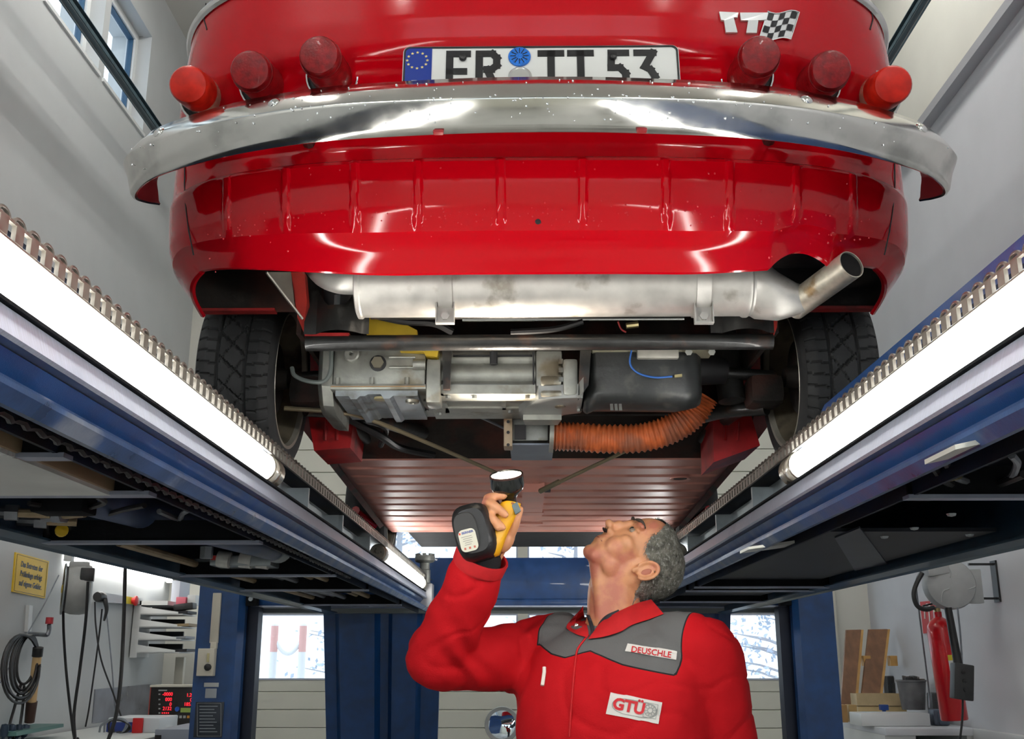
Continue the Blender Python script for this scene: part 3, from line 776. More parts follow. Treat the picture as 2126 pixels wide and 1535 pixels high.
MB().grid([[(CX+s_*.66, 2.15, ZC+1.205), (CX+s_*.69, 4.9, ZC+1.15)] for s_ in (-1, 1)]).build('deck_closing', m_under, car)  # unseen sheet added to keep light from above out of the body
cab = []
for y, zt_, w_ in ((2.25, 1.21, .60), (2.62, 1.66, .52), (2.9, 1.72, .53), (3.8, 1.70, .52), (4.35, 1.20, .60)):
    cab.append([(CX-.68, y, ZC+1.20), (CX-w_, y, ZC+zt_), (CX-w_*.6, y, ZC+zt_+.02), (CX+w_*.6, y, ZC+zt_+.02), (CX+w_, y, ZC+zt_), (CX+.68, y, ZC+1.20)])
MB().grid(cab).build('cabin_roof', m_red, car)
MB().obox((CX, 2.42, ZC+1.44), (.47, 0, 0), (0, .14, .17), (0, -.012, .010), bev=.01).build('rear_window', glass_mat('car_glass', (.2, .25, .25), .15), car)
# joint between tail panel and wings
for s in (-1, 1):
    pts = [onbody(px, py, .0008) for px, py in (((428, 8), (424, 40), (430, 62)) if s < 0 else ((1806, 8), (1812, 40), (1806, 62)))]
    MB().tube(pts, .0016, 5).build('lid_gap', m_seal, car)
    pts = [onbody(px, py, .0006) for px, py in (((384, 330), (383, 380), (386, 430), (392, 480), (402, 530)) if s < 0 else ((1857, 330), (1858, 380), (1854, 430), (1847, 480), (1836, 530)))]
    MB().tube(pts, .0014, 5).build('wing_joint', m_seal, car)
p = onbody(1117, 461, .001)
MB().lathe([(.0, .002), (.005, .0015), (.0055, 0)], p, (0, -1, 0), 10).build('body_plug', m_seal, car)
# raised arc over the lamps
for s in (-1, 1):
    pass

# ---- bumper
BW = .765
_bp = [Vector((x, y, 0)) for x, y in ((0, 1.534), (.10, 1.536), (.20, 1.543), (.30, 1.553), (.38, 1.566), (.46, 1.587), (.54, 1.615), (.62, 1.652), (.69, 1.692), (.735, 1.727), (.760, 1.762), (.764, 1.795), (.748, 1.826), (.728, 1.846))]
_bs = spline(_bp, 10)
_bn = []
for i in range(len(_bs)):
    d = (_bs[min(i+1, len(_bs)-1)]-_bs[max(i-1, 0)]).normalized(); _bn.append(Vector((d.y, -d.x, 0)))
_bn[0] = Vector((0, -1, 0))
def bump_curve(off=0.0):
    half = [(p.x+n.x*off, p.y+n.y*off) for p, n in zip(_bs, _bn)]
    return [(-x, y) for x, y in half[::-1]]+half[1:]
bprof = [(-.058, .934), (-.046, .938), (-.034, .934), (-.012, .9035), (-.0018, .8830), (0, .8785), (-.0012, .8745), (-.010, .853), (-.017, .838), (-.021, .8315), (-.026, .828), (-.030, .8295)]
bin_ = [(-.030, .8295), (-.022, .839), (-.014, .856), (-.007, .872), (-.006, .880), (-.016, .900), (-.038, .929), (-.058, .934)]
def brows(pr):
    return [[(CX+x, y, ZC+z_-.020*max(0, (abs(x)/BW-.85)/.15)**2*(1 if z_ < .85 else 0.0)) for x, y in bump_curve(o_)] for o_, z_ in pr]
bum = MB().grid(brows(bprof)).grid(brows(bin_), mi=1)
bum = bum.build('bumper', [m_chrome, mat('bumper_inside_red', (.16, .008, .012), .5)], car, smooth=50)
def on_bumper(px, py, zoff):
    # point on the upper or lower face
    best = None
    cv = bump_curve(0)
    for x, y in cv:
        q = P(px, py, y); d = abs(q.x-(CX+x))
        if best is None or d < best[0]: best = (d, q, x, y)
    return best[1], best[2], best[3]
for px, py in ((557, 219), (316, 266), (1688, 208), (1926, 252)):
    q, x, y = on_bumper(px, py, 0)
    i_ = min(range(len(_bs)), key=lambda i: abs(_bs[i].x-abs(x))+(9 if i > 112 else 0)); sg_ = 1 if x > 0 else -1
    nb_ = Vector((_bn[i_].x*sg_, _bn[i_].y, 0)); nrm = (nb_+Vector((0, 0, .62))).normalized()
    c = Vector((CX+_bs[i_].x*sg_, _bs[i_].y, ZC+.906))-nb_*.0150
    MB().lathe([(.0, .0065), (.006, .0055), (.0105, .003), (.012, 0), (.012, -.004)], c, nrm, 16).build('bumper_bolt', m_chr2, bum)
for px, py in ((908, 264), (1335, 260)):
    q, x, y = on_bumper(px, py, 0)
    MB().obox((q.x, y+.0175, q.z), (.0085, 0, 0), (0, .006, 0), (0, 0, .003), bev=.0028).build('drain_slot', mat('slot_red', (.25, .002, .006), .5), bum)
for s in (-1, 1):   # bumper irons
    MB().tube([(CX+s*.42, 1.605, ZC+.905), (CX+s*.42, 1.76, ZC+.915)], .012, 8).build('bumper_iron', m_blackp, bum)
g = random.Random(3)
dr = MB()
for k in range(150):
    f = g.gauss(0, .33); 
    if abs(f) > .8: continue
    z_ = g.choice([g.uniform(.872, .884), g.uniform(.842, .878), g.uniform(.89, .925)])
    tab = sorted((z, o) for o, z in bprof[1:11])
    o_ = interp([(z, o) for z, o in tab], z_)[0]
    cv = bump_curve(o_); i = int((f+1)/2*(len(cv)-1)); x, y = cv[i]
    r_ = g.uniform(.0010, .0023)
    dr.ell((CX+x+g.uniform(-.006, .006), y-.0002, ZC+z_), (r_, .0012, r_*1.15), None, 7, 5)
m_drop = mat('water_drop', (.85, .87, .88), .03, .9, coat=1.0)
dr.build('water_drops', m_drop, bum, kind='stuff')
dr = MB()
for k in range(190):
    x = g.uniform(-.62, .62); Z = g.choice([g.gauss(.765, .012), g.gauss(.765, .012), g.uniform(.70, .86)])
    r_ = g.uniform(.0009, .0019); Z = max(.70, min(.862, Z))
    dr.ell((CX+x, body_y(CX+x, Z)-.0006, ZC+Z), (r_, .0010, r_*1.2), None, 6, 5)
dr.build('water_drops', mat('water_drop_red', (.60, .02, .03), .08, .0, coat=1.0), tail, kind='stuff')

# ---- tail lamps: chrome bezel, red lens, flat front
for k, (bx_, by_, fx, fy, rr, big) in enumerate(((424, 198, 390, 175, .0335, 0), (550, 172, 518, 145, .0330, 1), (690, 155, 661, 113, .0330, 1), (1551, 155, 1580, 113, .0330, 1), (1692, 172, 1727, 144, .0330, 1), (1818, 196, 1855, 175, .0335, 0))):
    c = onbody(bx_, by_, -.012); f = P(fx, fy, c.y-.122 if big else c.y-.125)
    d = (f-c).normalized(); L = (f-c).length
    c2 = c
    bz = MB().lathe([(.0500, -.02), (.0500, .008), (.0480, .0135), (.0455, .0135), (.0430, .009), (.0430, -.005)], c2, d, 32).build('tail_lamp', m_chr2, car)
    MB().lathe([(.0432, .006), (.0365, .005), (.0365, .0)], c2, d, 28).build('lamp_seat', m_seal, bz)
    if big:
        prof = [(.0370, -.005), (.0365, .012), (rr+.002, L*.78), (rr+.0015, L-.006), (rr-.001, L-.001), (rr-.004, L), (0, L)]
        MB().lathe(prof, c2, d, 28).build('lens', m_lensr, bz)
        MB().lathe([(rr+.0035, L*.80), (rr+.004, L*.83), (rr+.0034, L*.86)], c2, d, 28).build('lens_rim', m_lensr, bz)
    else:
        MB().lathe([(.0375, -.005), (.0370, .012), (rr+.002, L*.50)], c2, d, 28).build('lens_base', mat('lens_smoky', (.55, .42, .30), .15, coat=.8), bz)
        MB().lathe([(rr+.003, L*.50), (rr+.001, L-.006), (rr-.002, L-.001), (rr-.005, L), (0, L)], c2, d, 28).build('lens', m_lenso, bz)

# ---- number plate
pA = P(838, 98, 1.634); pB = P(1408, 98, 1.634); wpl = pB.x-pA.x; hpl = .108
tilt = Vector((0, .10, 1)).normalized()
oC = Vector(((pA.x+pB.x)/2, 1.634, pA.z))-tilt*(hpl/2)
nP = Vector((1, 0, 0)).cross(tilt)      # faces the rear
def pl(u, v, n_=0): return oC+Vector((u, 0, 0))+tilt*v+nP*n_
def rrect(w_, h_, r_, n=5):
    pts = []
    for cx_, cy_, a0 in ((w_/2-r_, h_/2-r_, 0), (-w_/2+r_, h_/2-r_, 90), (-w_/2+r_, -h_/2+r_, 180), (w_/2-r_, -h_/2+r_, 270)):
        for i in range(n+1):
            a = R(a0+90*i/n); pts.append((cx_+r_*math.cos(a), cy_+r_*math.sin(a)))
    return pts
plate = MB().prism([pl(u, v, -.004) for u, v in rrect(wpl, hpl, .012)], nP*.005).build('number_plate', m_plate, car)
out = rrect(wpl-.003, hpl-.003, .011); inn = rrect(wpl-.009, hpl-.009, .009)
q = MB(); q.grid([[pl(*a, .0012) for a in out], [pl(*a, .0028) for a in out], [pl(*a, .0028) for a in inn], [pl(*a, .0012) for a in inn]], cu=True)
q.build('plate_border', m_ink, plate)
bw = (898-838)/(1408-838)*wpl
MB().prism([pl(u, v, .0011) for u, v in ((-wpl/2+.0045, -hpl/2+.0045), (-wpl/2+bw, -hpl/2+.0045), (-wpl/2+bw, hpl/2-.0045), (-wpl/2+.0075, hpl/2-.0045), (-wpl/2+.0045, hpl/2-.0075))], nP*.0012).build('blue_band', m_pblue, plate, smooth=0)
m_star = mat('star_yellow', (.85, .70, .25), .4)
for k in range(12):
    a = k*math.pi/6; c = (-wpl/2+.5*bw+.0175*math.cos(a), hpl/2-.030+.0165*math.sin(a))
    st = [pl(c[0]+(.0030 if i % 2 == 0 else .0013)*math.sin(i*math.pi/5), c[1]+(.0030 if i % 2 == 0 else .0013)*math.cos(i*math.pi/5), .0022) for i in range(10)]
    MB().prism(st, nP*.0006).build('star', m_star, plate, smooth=0)
text('D', .030, pl(-wpl/2+.52*bw, -hpl/2+.024, .0026), (1, 0, 0), tilt, m_plate, plate, 'letter', bold=.0008)
# letters drawn as strokes (bold mid-width registration lettering)
def strokes(paths, u0, v0, sw, sh, wd, name='letter'):
    q = MB()
    for pth in paths:
        n = len(pth)
        for i in range(n-1):
            a = Vector((u0+pth[i][0]*sw, v0+pth[i][1]*sh)); b = Vector((u0+pth[i+1][0]*sw, v0+pth[i+1][1]*sh))
            d = (b-a).normalized(); nn = Vector((-d.y, d.x))*wd/2; e = d*wd*.5 if True else d*0
            ea = e if i > 0 else e; 
            q.prism([pl(*(a-ea-nn), .0008), pl(*(b+e-nn), .0008), pl(*(b+e+nn), .0008), pl(*(a-ea+nn), .0008)], nP*(.0018+.0001*i))
    return q.build(name, m_ink, plate, smooth=0)
lt = hpl/2-.0165; lh = .073; lb = lt-lh; wd = .0128
def lx(px): return (px-838)/570*wpl-wpl/2
G = {'F': [[(0, 0), (0, 1), (1, 1)], [(0, .5), (.8, .5)]],
     'R': [[(0, 0), (0, 1), (.75, 1), (1, .88), (1, .66), (.7, .55), (.45, .55)], [(.45, .55), (1, 0)]],
     'T': [[(0, 1), (1, 1)], [(.5, 0), (.5, 1)]],
     '5': [[(1, 1), (.08, 1), (.04, .58), (.6, .58), (.95, .42), (.98, .2), (.7, 0), (0, .02)]],
     '3': [[(0, 1), (.95, 1), (.42, .60), (.75, .52), (1, .33), (.95, .12), (.65, 0), (0, .02)]]}
for ch, px, w_ in (('F', 935, 36), ('R', 996, 36), ('T', 1124, 40), ('T', 1185, 40), ('5', 1266, 32), ('3', 1322, 34)):
    strokes(G[ch], lx(px), lb, w_/570*wpl, lh, wd)
c = pl(lx(1079), hpl/2-.024, .001)
se = MB().lathe([(.0195, 0), (.0195, .003), (.018, .0042), (0, .0046)], c, nP, 24).build('round_seal', mat('seal_blue', (.012, .16, .62), .35, ns=300, na=.3), plate)
for k in range(12):
    a = k*math.pi/6
    MB().obox(c+nP*.0047+Vector((1, 0, 0))*(.011*math.cos(a))+tilt*(.011*math.sin(a)), (Vector((1, 0, 0))*math.cos(a)+tilt*math.sin(a))*.005, (-Vector((1, 0, 0))*math.sin(a)+tilt*math.cos(a))*.0007, nP*.0004).build('seal_mark', m_ink, se, smooth=0)
MB().lathe([(.0205, 0), (.0205, .003), (.018, .0045), (.016, .003), (0, .003)], pl(lx(1080), hpl/2-.066, .001), nP, 24).build('state_seal', mat('seal_silver', (.6, .6, .57), .3, .6), plate)
for px in (962, 1272):
    MB().lathe([(0, .006), (.005, .005), (.0065, .002), (.0065, 0)], pl(lx(px), hpl/2-.026, .0025), nP, 12).build('plate_screw', m_ink, plate)

# ---- TT badge with chequered flag
m_badge = mat('badge_silver', (.74, .75, .73), .25, .6)
def bpt(px, py, off): return onbody(px, py, off)
def bpoly(pts, off, th, name, m_, par):
    a = [bpt(*p, off) for p in pts]; return MB().prism(a, (0, -th, -.0)).build(name, m_, par, smooth=0)
badge = bpoly([(1492, 28), (1532, 30), (1530, 40), (1522, 40), (1530, 71), (1506, 71), (1502, 46), (1496, 45)], .001, .005, 'badge', m_badge, car)
bpoly([(1535, 30), (1594, 30), (1590, 45), (1573, 46), (1570, 72), (1548, 72), (1552, 46), (1537, 46)], .001, .005, 'letter', m_badge, badge)
def flag(u, v):   # u along the flag, v downwards; wavy
    x = 1592+u*66-v*18; y = 27+v*56+4*math.sin(u*6.0)+u*3
    return (x, y)
q = MB(); rows_ = []
for j in range(5):
    rows_.append([bpt(*flag(i/8, j/4), .0045) for i in range(9)])
fl = MB().grid(rows_).build('flag', m_badge, badge)
edge = [bpt(*flag(i/8, 0), .005) for i in range(9)]+[bpt(*flag(1, j/4), .005) for j in range(1, 5)]+[bpt(*flag(i/8, 1), .005) for i in range(7, -1, -1)]
MB().tube(edge, .0014, 5).build('flag_edge', m_chr2, badge)
for i in range(5):
    for j in range(4):
        if (i+j) % 2: continue
        rows_ = [[bpt(*flag((i+a/2)/5*.92+.04, (j+b/2)/4*.92+.04), .0058) for a in range(3)] for b in range(3)]
        MB().grid(rows_).build('flag_square', m_ink, badge)

# ---- rear silencer with straps and tail pipe
YM = 2.00
mc = P(1150, 592, YM); xa, xb = P(742, 600, YM).x, P(1558, 600, YM).x; zm = mc.z; rm = .064
sil = MB().lathe([(.0, 0), (rm-.004, 0), (rm+.003, .003), (rm+.003, .010), (rm, .013), (rm, xb-xa-.02), (rm+.003, xb-xa-.015), (rm+.003, xb-xa-.008), (rm, xb-xa-.004), (rm, xb-xa)], (xa, YM, zm), (1, 0, 0), 40).build('silencer', m_silver, car)
for k, px in enumerate((928, 1452)):
    c = P(px, 600, YM).x
    MB().lathe([(rm+.0005, -.014), (rm+.003, -.014), (rm+.003, .014), (rm+.0005, .014)], (c, YM, zm), (1, 0, 0), 40).build('strap', m_silver, sil)
    yb_ = YM-.03
    tb = P(px, 672, yb_).z; tt = P(px, 632, yb_).z
    MB().box(c-.017, c+.017, yb_-.002, yb_+.002, tb, tt, bev=.0015).box(c-.0185, c-.0165, yb_-.012, yb_+.004, tb, tt).box(c+.0165, c+.0185, yb_-.012, yb_+.004, tb, tt).box(c-.0185, c+.0185, yb_-.012, yb_+.002, tb-.002, tb).build('strap_tab', m_silver, sil, smooth=0)
    MB().cyl((c, yb_-.008, (tb*.65+tt*.35)), (c, yb_-.001, (tb*.65+tt*.35)), .0085, n=6).build('strap_bolt', m_silver, sil, smooth=0)
# left inlet pipe
MB().tube(spline([(xa+.02, YM, zm+.015), (xa-.035, YM+.005, zm+.018), (xa-.07, YM+.03, zm+.04), (xa-.095, YM+.08, zm+.075)], 6), [.032]*19, 16).build('inlet_pipe', m_silver, sil)
# tapering outlet bent up to the tail pipe
oa = Vector((xb, YM, zm)); ob = P(1668, 622, YM-.03); oc = P(1768, 549, YM-.155)
q = MB(); rws = []
for t, r0, fl_ in ((0, rm, 1), (.10, rm, 1), (.5, .050, .96), (.85, .034, .95), (1.0, .0275, 1)):
    c = oa.lerp(ob, t)+Vector((0, 0, -.010*math.sin(t*math.pi)))
    rws.append([(c.x, c.y+r0*math.cos(a), c.z+r0*fl_*math.sin(a)) for a in [2*math.pi*i/28 for i in range(28)]])
q.grid(rws, cu=True); q.build('outlet_cone', m_silver, sil)
dd = (oc-ob).normalized()
tp = MB(); RO, RI = .0275, .0255
m_tail = mat('tail_pipe', (.60, .56, .46), .45, .6, ns=60, na=.15, bump=.03, bs=200, col2=(.30, .20, .10), n2=.2, ns2=16)
LL = (oc-ob).length
tp.lathe([(RO, -.03), (RO, LL), (RI, LL), (RI, LL-.12), (0, LL-.12)], ob, dd, 28); tp.build('tail_pipe', m_tail, sil)
MB().lathe([(RI-.0004, LL-.004), (RI-.0006, LL-.118), (0, LL-.118)], ob, dd, 28).build('pipe_soot', mat('soot', (.004, .004, .004), .95), sil)
MB().tube([ob+dd*-.012+Vector((0, .0285*math.cos(a), .0285*math.sin(a))) for a in [2*math.pi*i/20 for i in range(20)]], .002, 5, closed=True).build('weld_seam', m_silver, sil)

# ---- engine mounting tube with brackets
YT = 2.10
ta, tb_ = P(636, 713, YT), P(1604, 713, YT)
tub = MB().cyl((ta.x, YT, ta.z), (tb_.x, YT, ta.z), .0165, n=20).build('engine_carrier', m_blackp, car)
MB().cyl((P(770, 657, 2.15).x, 2.15, P(0, 657, 2.15).z), (P(1420, 657, 2.15).x, 2.15, P(0, 657, 2.15).z), .010, n=10).build('upper_bar', m_blackp, tub)
MB().cyl((P(960, 672, 2.2).x, 2.2, P(0, 668, 2.2).z), (P(1420, 657, 2.2).x, 2.2, P(0, 668, 2.2).z), .004, n=8).build('chrome_rod', m_chr2, tub)
for x0, x1 in ((634, 768), (1473, 1604)):
    c0, c1 = P(x0, 700, YT).x, P(x1, 700, YT).x; zb_ = P(0, 702, YT).z; zt_ = P(0, 612, YT).z
    rows_ = []
    for j in range(9):
        v = j/8; z_ = zb_+(zt_-zb_)*v; rows_.append([])
        for i in range(17):
            u = i/16; bulge = max(0, 1-((u-.55)/.36)**2)
            dip = .045*max(0, 1-((u-.5)/.30)**2) if v > .6 else 0
            rows_[-1].append((c0+(c1-c0)*u, YT-.018-.030*bulge*(1-.4*v), z_-dip*(v-.6)/.4*1.0))
    MB().grid(rows_).build('mount_bracket', m_blackp, tub)
    cm = (c0+c1)/2
    MB().cyl((cm, YT+.01, zt_-.045), (cm, YT+.01, zt_+.03), .035, n=18).build('rubber_mount', m_seal, tub)
    MB().cyl((cm, YT-.02, zt_-.042), (cm, YT-.02, zt_-.012), .008, n=8).build('mount_bolt', m_galv, tub)
MB().box(ta.x-.002, ta.x+.09, YT-.012, YT+.012, ta.z+.012, ta.z+.019).build('rust_patch', m_redd, tub, smooth=0)
# red chassis leg with strut, left, and its stub on the right
q = MB().prism([P(604, 565, 2.0), P(632, 565, 2.0), P(637, 625, 2.05), P(630, 690, 2.1), P(618, 660, 2.1), P(612, 610, 2.05)], (0, .03, 0)).build('chassis_leg', mat('chassis_red', (.45, .03, .02), .5, ns=14, na=.3, col2=(.28, .26, .22), n2=.35, ns2=10), car)
MB().prism([P(553, 565, 1.96), P(604, 565, 2.0), P(612, 640, 2.05)], (0, .004, 0)).build('gusset', mat('gusset_grey', (.14, .125, .10), .6, ns=14, na=.3), car, smooth=0)
MB().tube([P(553, 565, 1.955), P(628, 662, 2.06)], .003, 6).build('gusset_lip', m_strip, car)
MB().prism([P(1606, 645, 2.1), P(1616, 645, 2.1), P(1613, 680, 2.1), P(1606, 700, 2.1)], (0, .03, 0)).build('chassis_leg', MATS['chassis_red'], car)
# inner wing trays behind the wheels (dark, rusty red lip)
for s in (-1, 1):
    xo, xi = CX+s*.735, CX+s*.47
    MB().grid([[(xo-s*.045, 1.95, ZC+.80), (xo, 2.125, ZC+.80)], [(xi, 1.90, ZC+.80), (xi, 2.125, ZC+.80)]]).build('wing_tray', m_under, car)
    MB().prism([(CX+s*x_, 2.113, ZC+z_) for x_, z_ in ((.50, .71), (.708, .71), (.733, .745), (.742, .90), (.50, .90))], (0, .012, 0)).build('arch_wall', m_under, car, smooth=0)
    MB().box(min(xo-s*.03, CX+s*.55), max(xo-s*.03, CX+s*.55), 2.105, 2.13, ZC+.707, ZC+.713).build('arch_lip', m_redd, car, smooth=0)
MB().box(CX-.70, CX+.70, 1.85, 2.95, ZC+.97, ZC+.985).build('engine_bay_dark_plate', m_under, car, smooth=0)  # added black plate standing in for the shade inside the engine bay
MB().box(CX-.50, CX+.50, 2.62, 2.64, ZC+.60, ZC+.97).build('bulkhead', m_under, car, smooth=0)
for s in (-1, 1):
    MB().box(CX+s*.50-.005, CX+s*.50+.005, 2.12, 2.95, ZC+.66, ZC+.97).build('inner_arch', m_under, car, smooth=0)

# ---- engine and gearbox
YE = 2.22
ze = lambda y, Y=YE: P(0, y, Y).z
xe = lambda x, Y=YE: P(x, 780, Y).x
zfl = ze(808)
eng = MB().box(xe(690), xe(884), YE, YE+.25, zfl, ze(715), bev=.010)
eng.build('engine', m_alu, car); eng = bpy.data.objects['engine']
sump = MB()
q = MB().box(xe(688), xe(886), YE-.012, YE+.26, zfl-.006, zfl+.006, bev=.003).build('sump_flange', m_alu, eng)
MB().box(xe(690), xe(884), YE-.0125, YE-.010, zfl-.0008, zfl+.0010).build('gasket_line', mat('gasket_brown', (.35, .19, .07), .6), eng, smooth=0)
x0, x1 = xe(698), xe(868); zs_ = zfl-.006
sm = MB(); rows_ = []
ribs_ = [(0, 0), (.16, 0), (.19, .007), (.26, .007), (.30, 0), (.36, 0), (.40, -.004), (.55, -.004), (.59, .006), (.66, .006), (.70, 0), (1.0, 0)]
rows_ = [[(x0+(x1-x0)*u, y, zs_-.012-h) for u, h in ribs_] for y in (YE+.0, YE+.235)]
top = [[(x0+(x1-x0)*u, y, zs_) for u, h in ribs_] for y in (YE+.0, YE+.235)]
sm.grid(rows_); sm.grid([top[0], rows_[0]]); sm.grid([top[1], rows_[1]])
sm.add([top[0][0], rows_[0][0], rows_[1][0], top[1][0]], [(0, 1, 2, 3)]); sm.add([top[0][-1], rows_[0][-1], rows_[1][-1], top[1][-1]], [(0, 1, 2, 3)])
sm.build('oil_sump', mat('sump_alu', (.30, .33, .35), .4, .6, ns=25, na=.25, rv=.1, col2=(.15, .14, .12), n2=.25, ns2=12), eng, smooth=25)
p = PZ(856, 832, zs_-.014); MB().lathe([(.0, .004), (.005, .003), (.006, .007), (.014, .006), (.016, 0)], p+Vector((0, 0, 0)), (0, 0, -1), 16).build('drain_plug', m_alu, eng)
p = PZ(790, 826, zs_-.012); MB().cyl(p, p+Vector((0, 0, -.005)), .014, n=12).build('sump_boss', mat('boss_ochre', (.28, .24, .13), .5, .3), eng)
for px in (772, 845, 700):
    p = P(px, 800, YE-.004); MB().cyl((p.x, p.y, zfl+.004), (p.x, p.y, zfl+.022), .005, n=10).build('sump_stud', m_alu, eng)
p = P(731, 738, YE); MB().lathe([(.017, 0), (.017, .010), (.014, .013), (.005, .013), (.0045, .004), (0, .004)], p, (0, -1, 0), 20).build('breather_boss', m_alu, eng)
p = P(785, 755, YE); MB().lathe([(.018, 0), (.018, .003), (.016, .004)], p, (0, -1, 0), 20).build('plug_recess', m_seal, eng)
MB().cyl(p, p+Vector((0, -.012, 0)), .014, n=6).build('filler_plug', mat('plug_bronze', (.32, .29, .22), .4, .7), eng, smooth=0)
for yy in (742, 763):
    a = P(808, yy, YE-.004); b = P(862, yy, YE-.004); MB().cyl(a, b, .003, n=8).build('cast_rib', m_alu, eng)
MB().cyl(P(858, 757, YE-.006), P(884, 757, YE-.006), .012, n=12).build('shifter_boss', m_alu, eng)
# left end cover (rounded)
q = MB(); rows_ = []
for px, gz, gy in ((652, .02, .05), (656, .004, .02), (668, -.002, 0), (690, -.004, 0)):
    x = xe(px); za, zb_ = ze(720)+.0, ze(846)+gz; y0_ = YE+.005+gy
    rows_.append([(x, y0_, za), (x, y0_, ze(800)+gz), (x, y0_+.03, zb_+.012), (x, y0_+.07, zb_), (x, YE+.24, zb_), (x, YE+.24, za)])
q.grid(rows_, cu=True); q.add(rows_[0], [list(range(6))]); q.add(rows_[-1], [list(range(6))])
q.build('end_cover', m_alu, eng, smooth=25)
pts = spline([P(688, 730, YE-.01), P(686, 770, YE-.012), P(672, 792, YE-.012), P(640, 792, YE-.01), P(612, 780, YE), P(606, 764, YE+.01)], 6)
MB().tube(pts, .0048, 8).build('vent_hose', mat('hose_grey', (.13, .15, .14), .5), eng)
# gear casing in the middle: two stacked barrels, a bracket and the ribbed rail below
ga = MB(); X0, X1 = xe(886), xe(1112)
for yc_, r_, dy in ((742, .020, .03), (775, .030, .035), (806, .024, .03)):
    ga.cyl((X0, YE+dy, ze(yc_)), (X1, YE+dy, ze(yc_)), r_, n=24)
ga.box(X0, X1, YE+.03, YE+.26, ze(818), ze(715))
ga.build('gear_casing', m_alu, car); gear = bpy.data.objects['gear_casing']
MB().box(xe(886), xe(916), YE-.014, YE+.05, ze(842), ze(752), bev=.006).build('bracket_lug', m_alu, gear)
MB().prism([P(918, 715, YE-.02), P(938, 715, YE-.02), P(934, 808, YE-.02), P(920, 808, YE-.02)], (0, .012, 0)).build('support_strut', m_blackp, gear, smooth=0)
MB().prism([P(1205, 715, YE-.03), P(1228, 715, YE-.03), P(1222, 800, YE-.03), P(1200, 830, YE-.03)], (0, .012, 0)).build('support_strut', m_blackp, gear, smooth=0)
MB().cyl(P(1025, 732, YE+.0), P(1025, 757, YE+.0), .009, n=10).build('sensor', m_seal, gear)
zr1 = ze(820)
# horizontal web with cells, seen from below
zz = zr1-.002
A = lambda px, py: PZ(px, py, zz)
def slab(poly, h, name, m_, par): return MB().prism(poly, (0, 0, h)).build(name, m_, par, smooth=0)
slab([A(905, 818), A(1112, 818), A(1112, 826), A(912, 826)], .02, 'web_rib', m_alu, gear)
slab([A(925, 848), A(1090, 848), A(1095, 858), A(925, 858)], .02, 'web_rib', m_alu, gear)
slab([A(893, 818), A(920, 818), A(934, 858), A(903, 862)], .02, 'web_rib', m_alu, gear)
slab([A(1040, 822), A(1047, 822), A(1051, 852), A(1043, 852)], .018, 'web_rib', m_alu, gear)
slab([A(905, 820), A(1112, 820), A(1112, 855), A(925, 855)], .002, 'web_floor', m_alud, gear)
bpy.data.objects['web_floor'].location.z += .022
# right housing with bolts
hs = MB()
hs.box(xe(1112), xe(1168), YE+.005, YE+.24, ze(822), ze(730), bev=.006)
hs.box(xe(1168), xe(1200), YE-.016, YE+.10, ze(828), ze(752), bev=.008)
hs.build('final_drive', m_alu, car); hou = bpy.data.objects['final_drive']
for ya_, yb_ in ((786, 806), (816, 829)):
    MB().box(xe(1122), xe(1166), YE-.012, YE+.03, ze(yb_), ze(ya_), bev=.006).build('cast_pad', m_alu, hou)
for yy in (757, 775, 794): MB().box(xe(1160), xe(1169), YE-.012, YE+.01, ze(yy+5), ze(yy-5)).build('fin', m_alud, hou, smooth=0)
zh = ze(829)-.004
Bq = lambda px, py: PZ(px, py, zh)
slab([Bq(1118, 829), Bq(1200, 826), Bq(1212, 812), Bq(1205, 858), Bq(1170, 862), Bq(1150, 874), Bq(1082, 874), Bq(1077, 856)], .03, 'bearing_cap', mat('cap_alu', (.34, .35, .34), .38, .65, ns=25, na=.18, rv=.08), hou)
slab([PZ(1086, 872, zh-.012), PZ(1166, 872, zh-.012), PZ(1158, 883, zh-.012), PZ(1090, 883, zh-.012)], .014, 'cap_foot', m_alu, hou)
p = Bq(1163, 844); MB().lathe([(0, .004), (.008, .004), (.012, .002), (.012, 0)], p, (0, 0, -1), 14).build('cap_bolt', m_alu, hou)
MB().box(xe(1106), xe(1109), YE-.0005, YE+.02, ze(815), ze(735)).build('casing_joint', m_seal, gear, smooth=0)
MB().box(xe(940), xe(1105), YE+.0, YE+.02, ze(742), ze(740)).build('casing_joint', m_seal, gear, smooth=0)
for px, py in ((900, 845), (912, 858), (1060, 853), (930, 822), (985, 822), (1095, 822)):
    p = PZ(px, py, zz-.001); MB().cyl(p, p+Vector((0, 0, -.006)), .006, n=6).build('casing_bolt', m_alud, gear, smooth=0)
for px, py in ((1204, 822), (1203, 850), (1100, 866), (1140, 868)):
    p = Bq(px, py); MB().cyl(p, p+Vector((0, 0, -.006)), .006, n=6).build('cap_screw', m_alud, hou, smooth=0)
for px, py in ((702, 822), (884, 830), (886, 850), (880, 858), (740, 862), (800, 864)):
    p = PZ(px, py, zfl-.007); MB().cyl(p, p+Vector((0, 0, -.005)), .0055, n=6).build('sump_bolt', m_alud, eng, smooth=0)
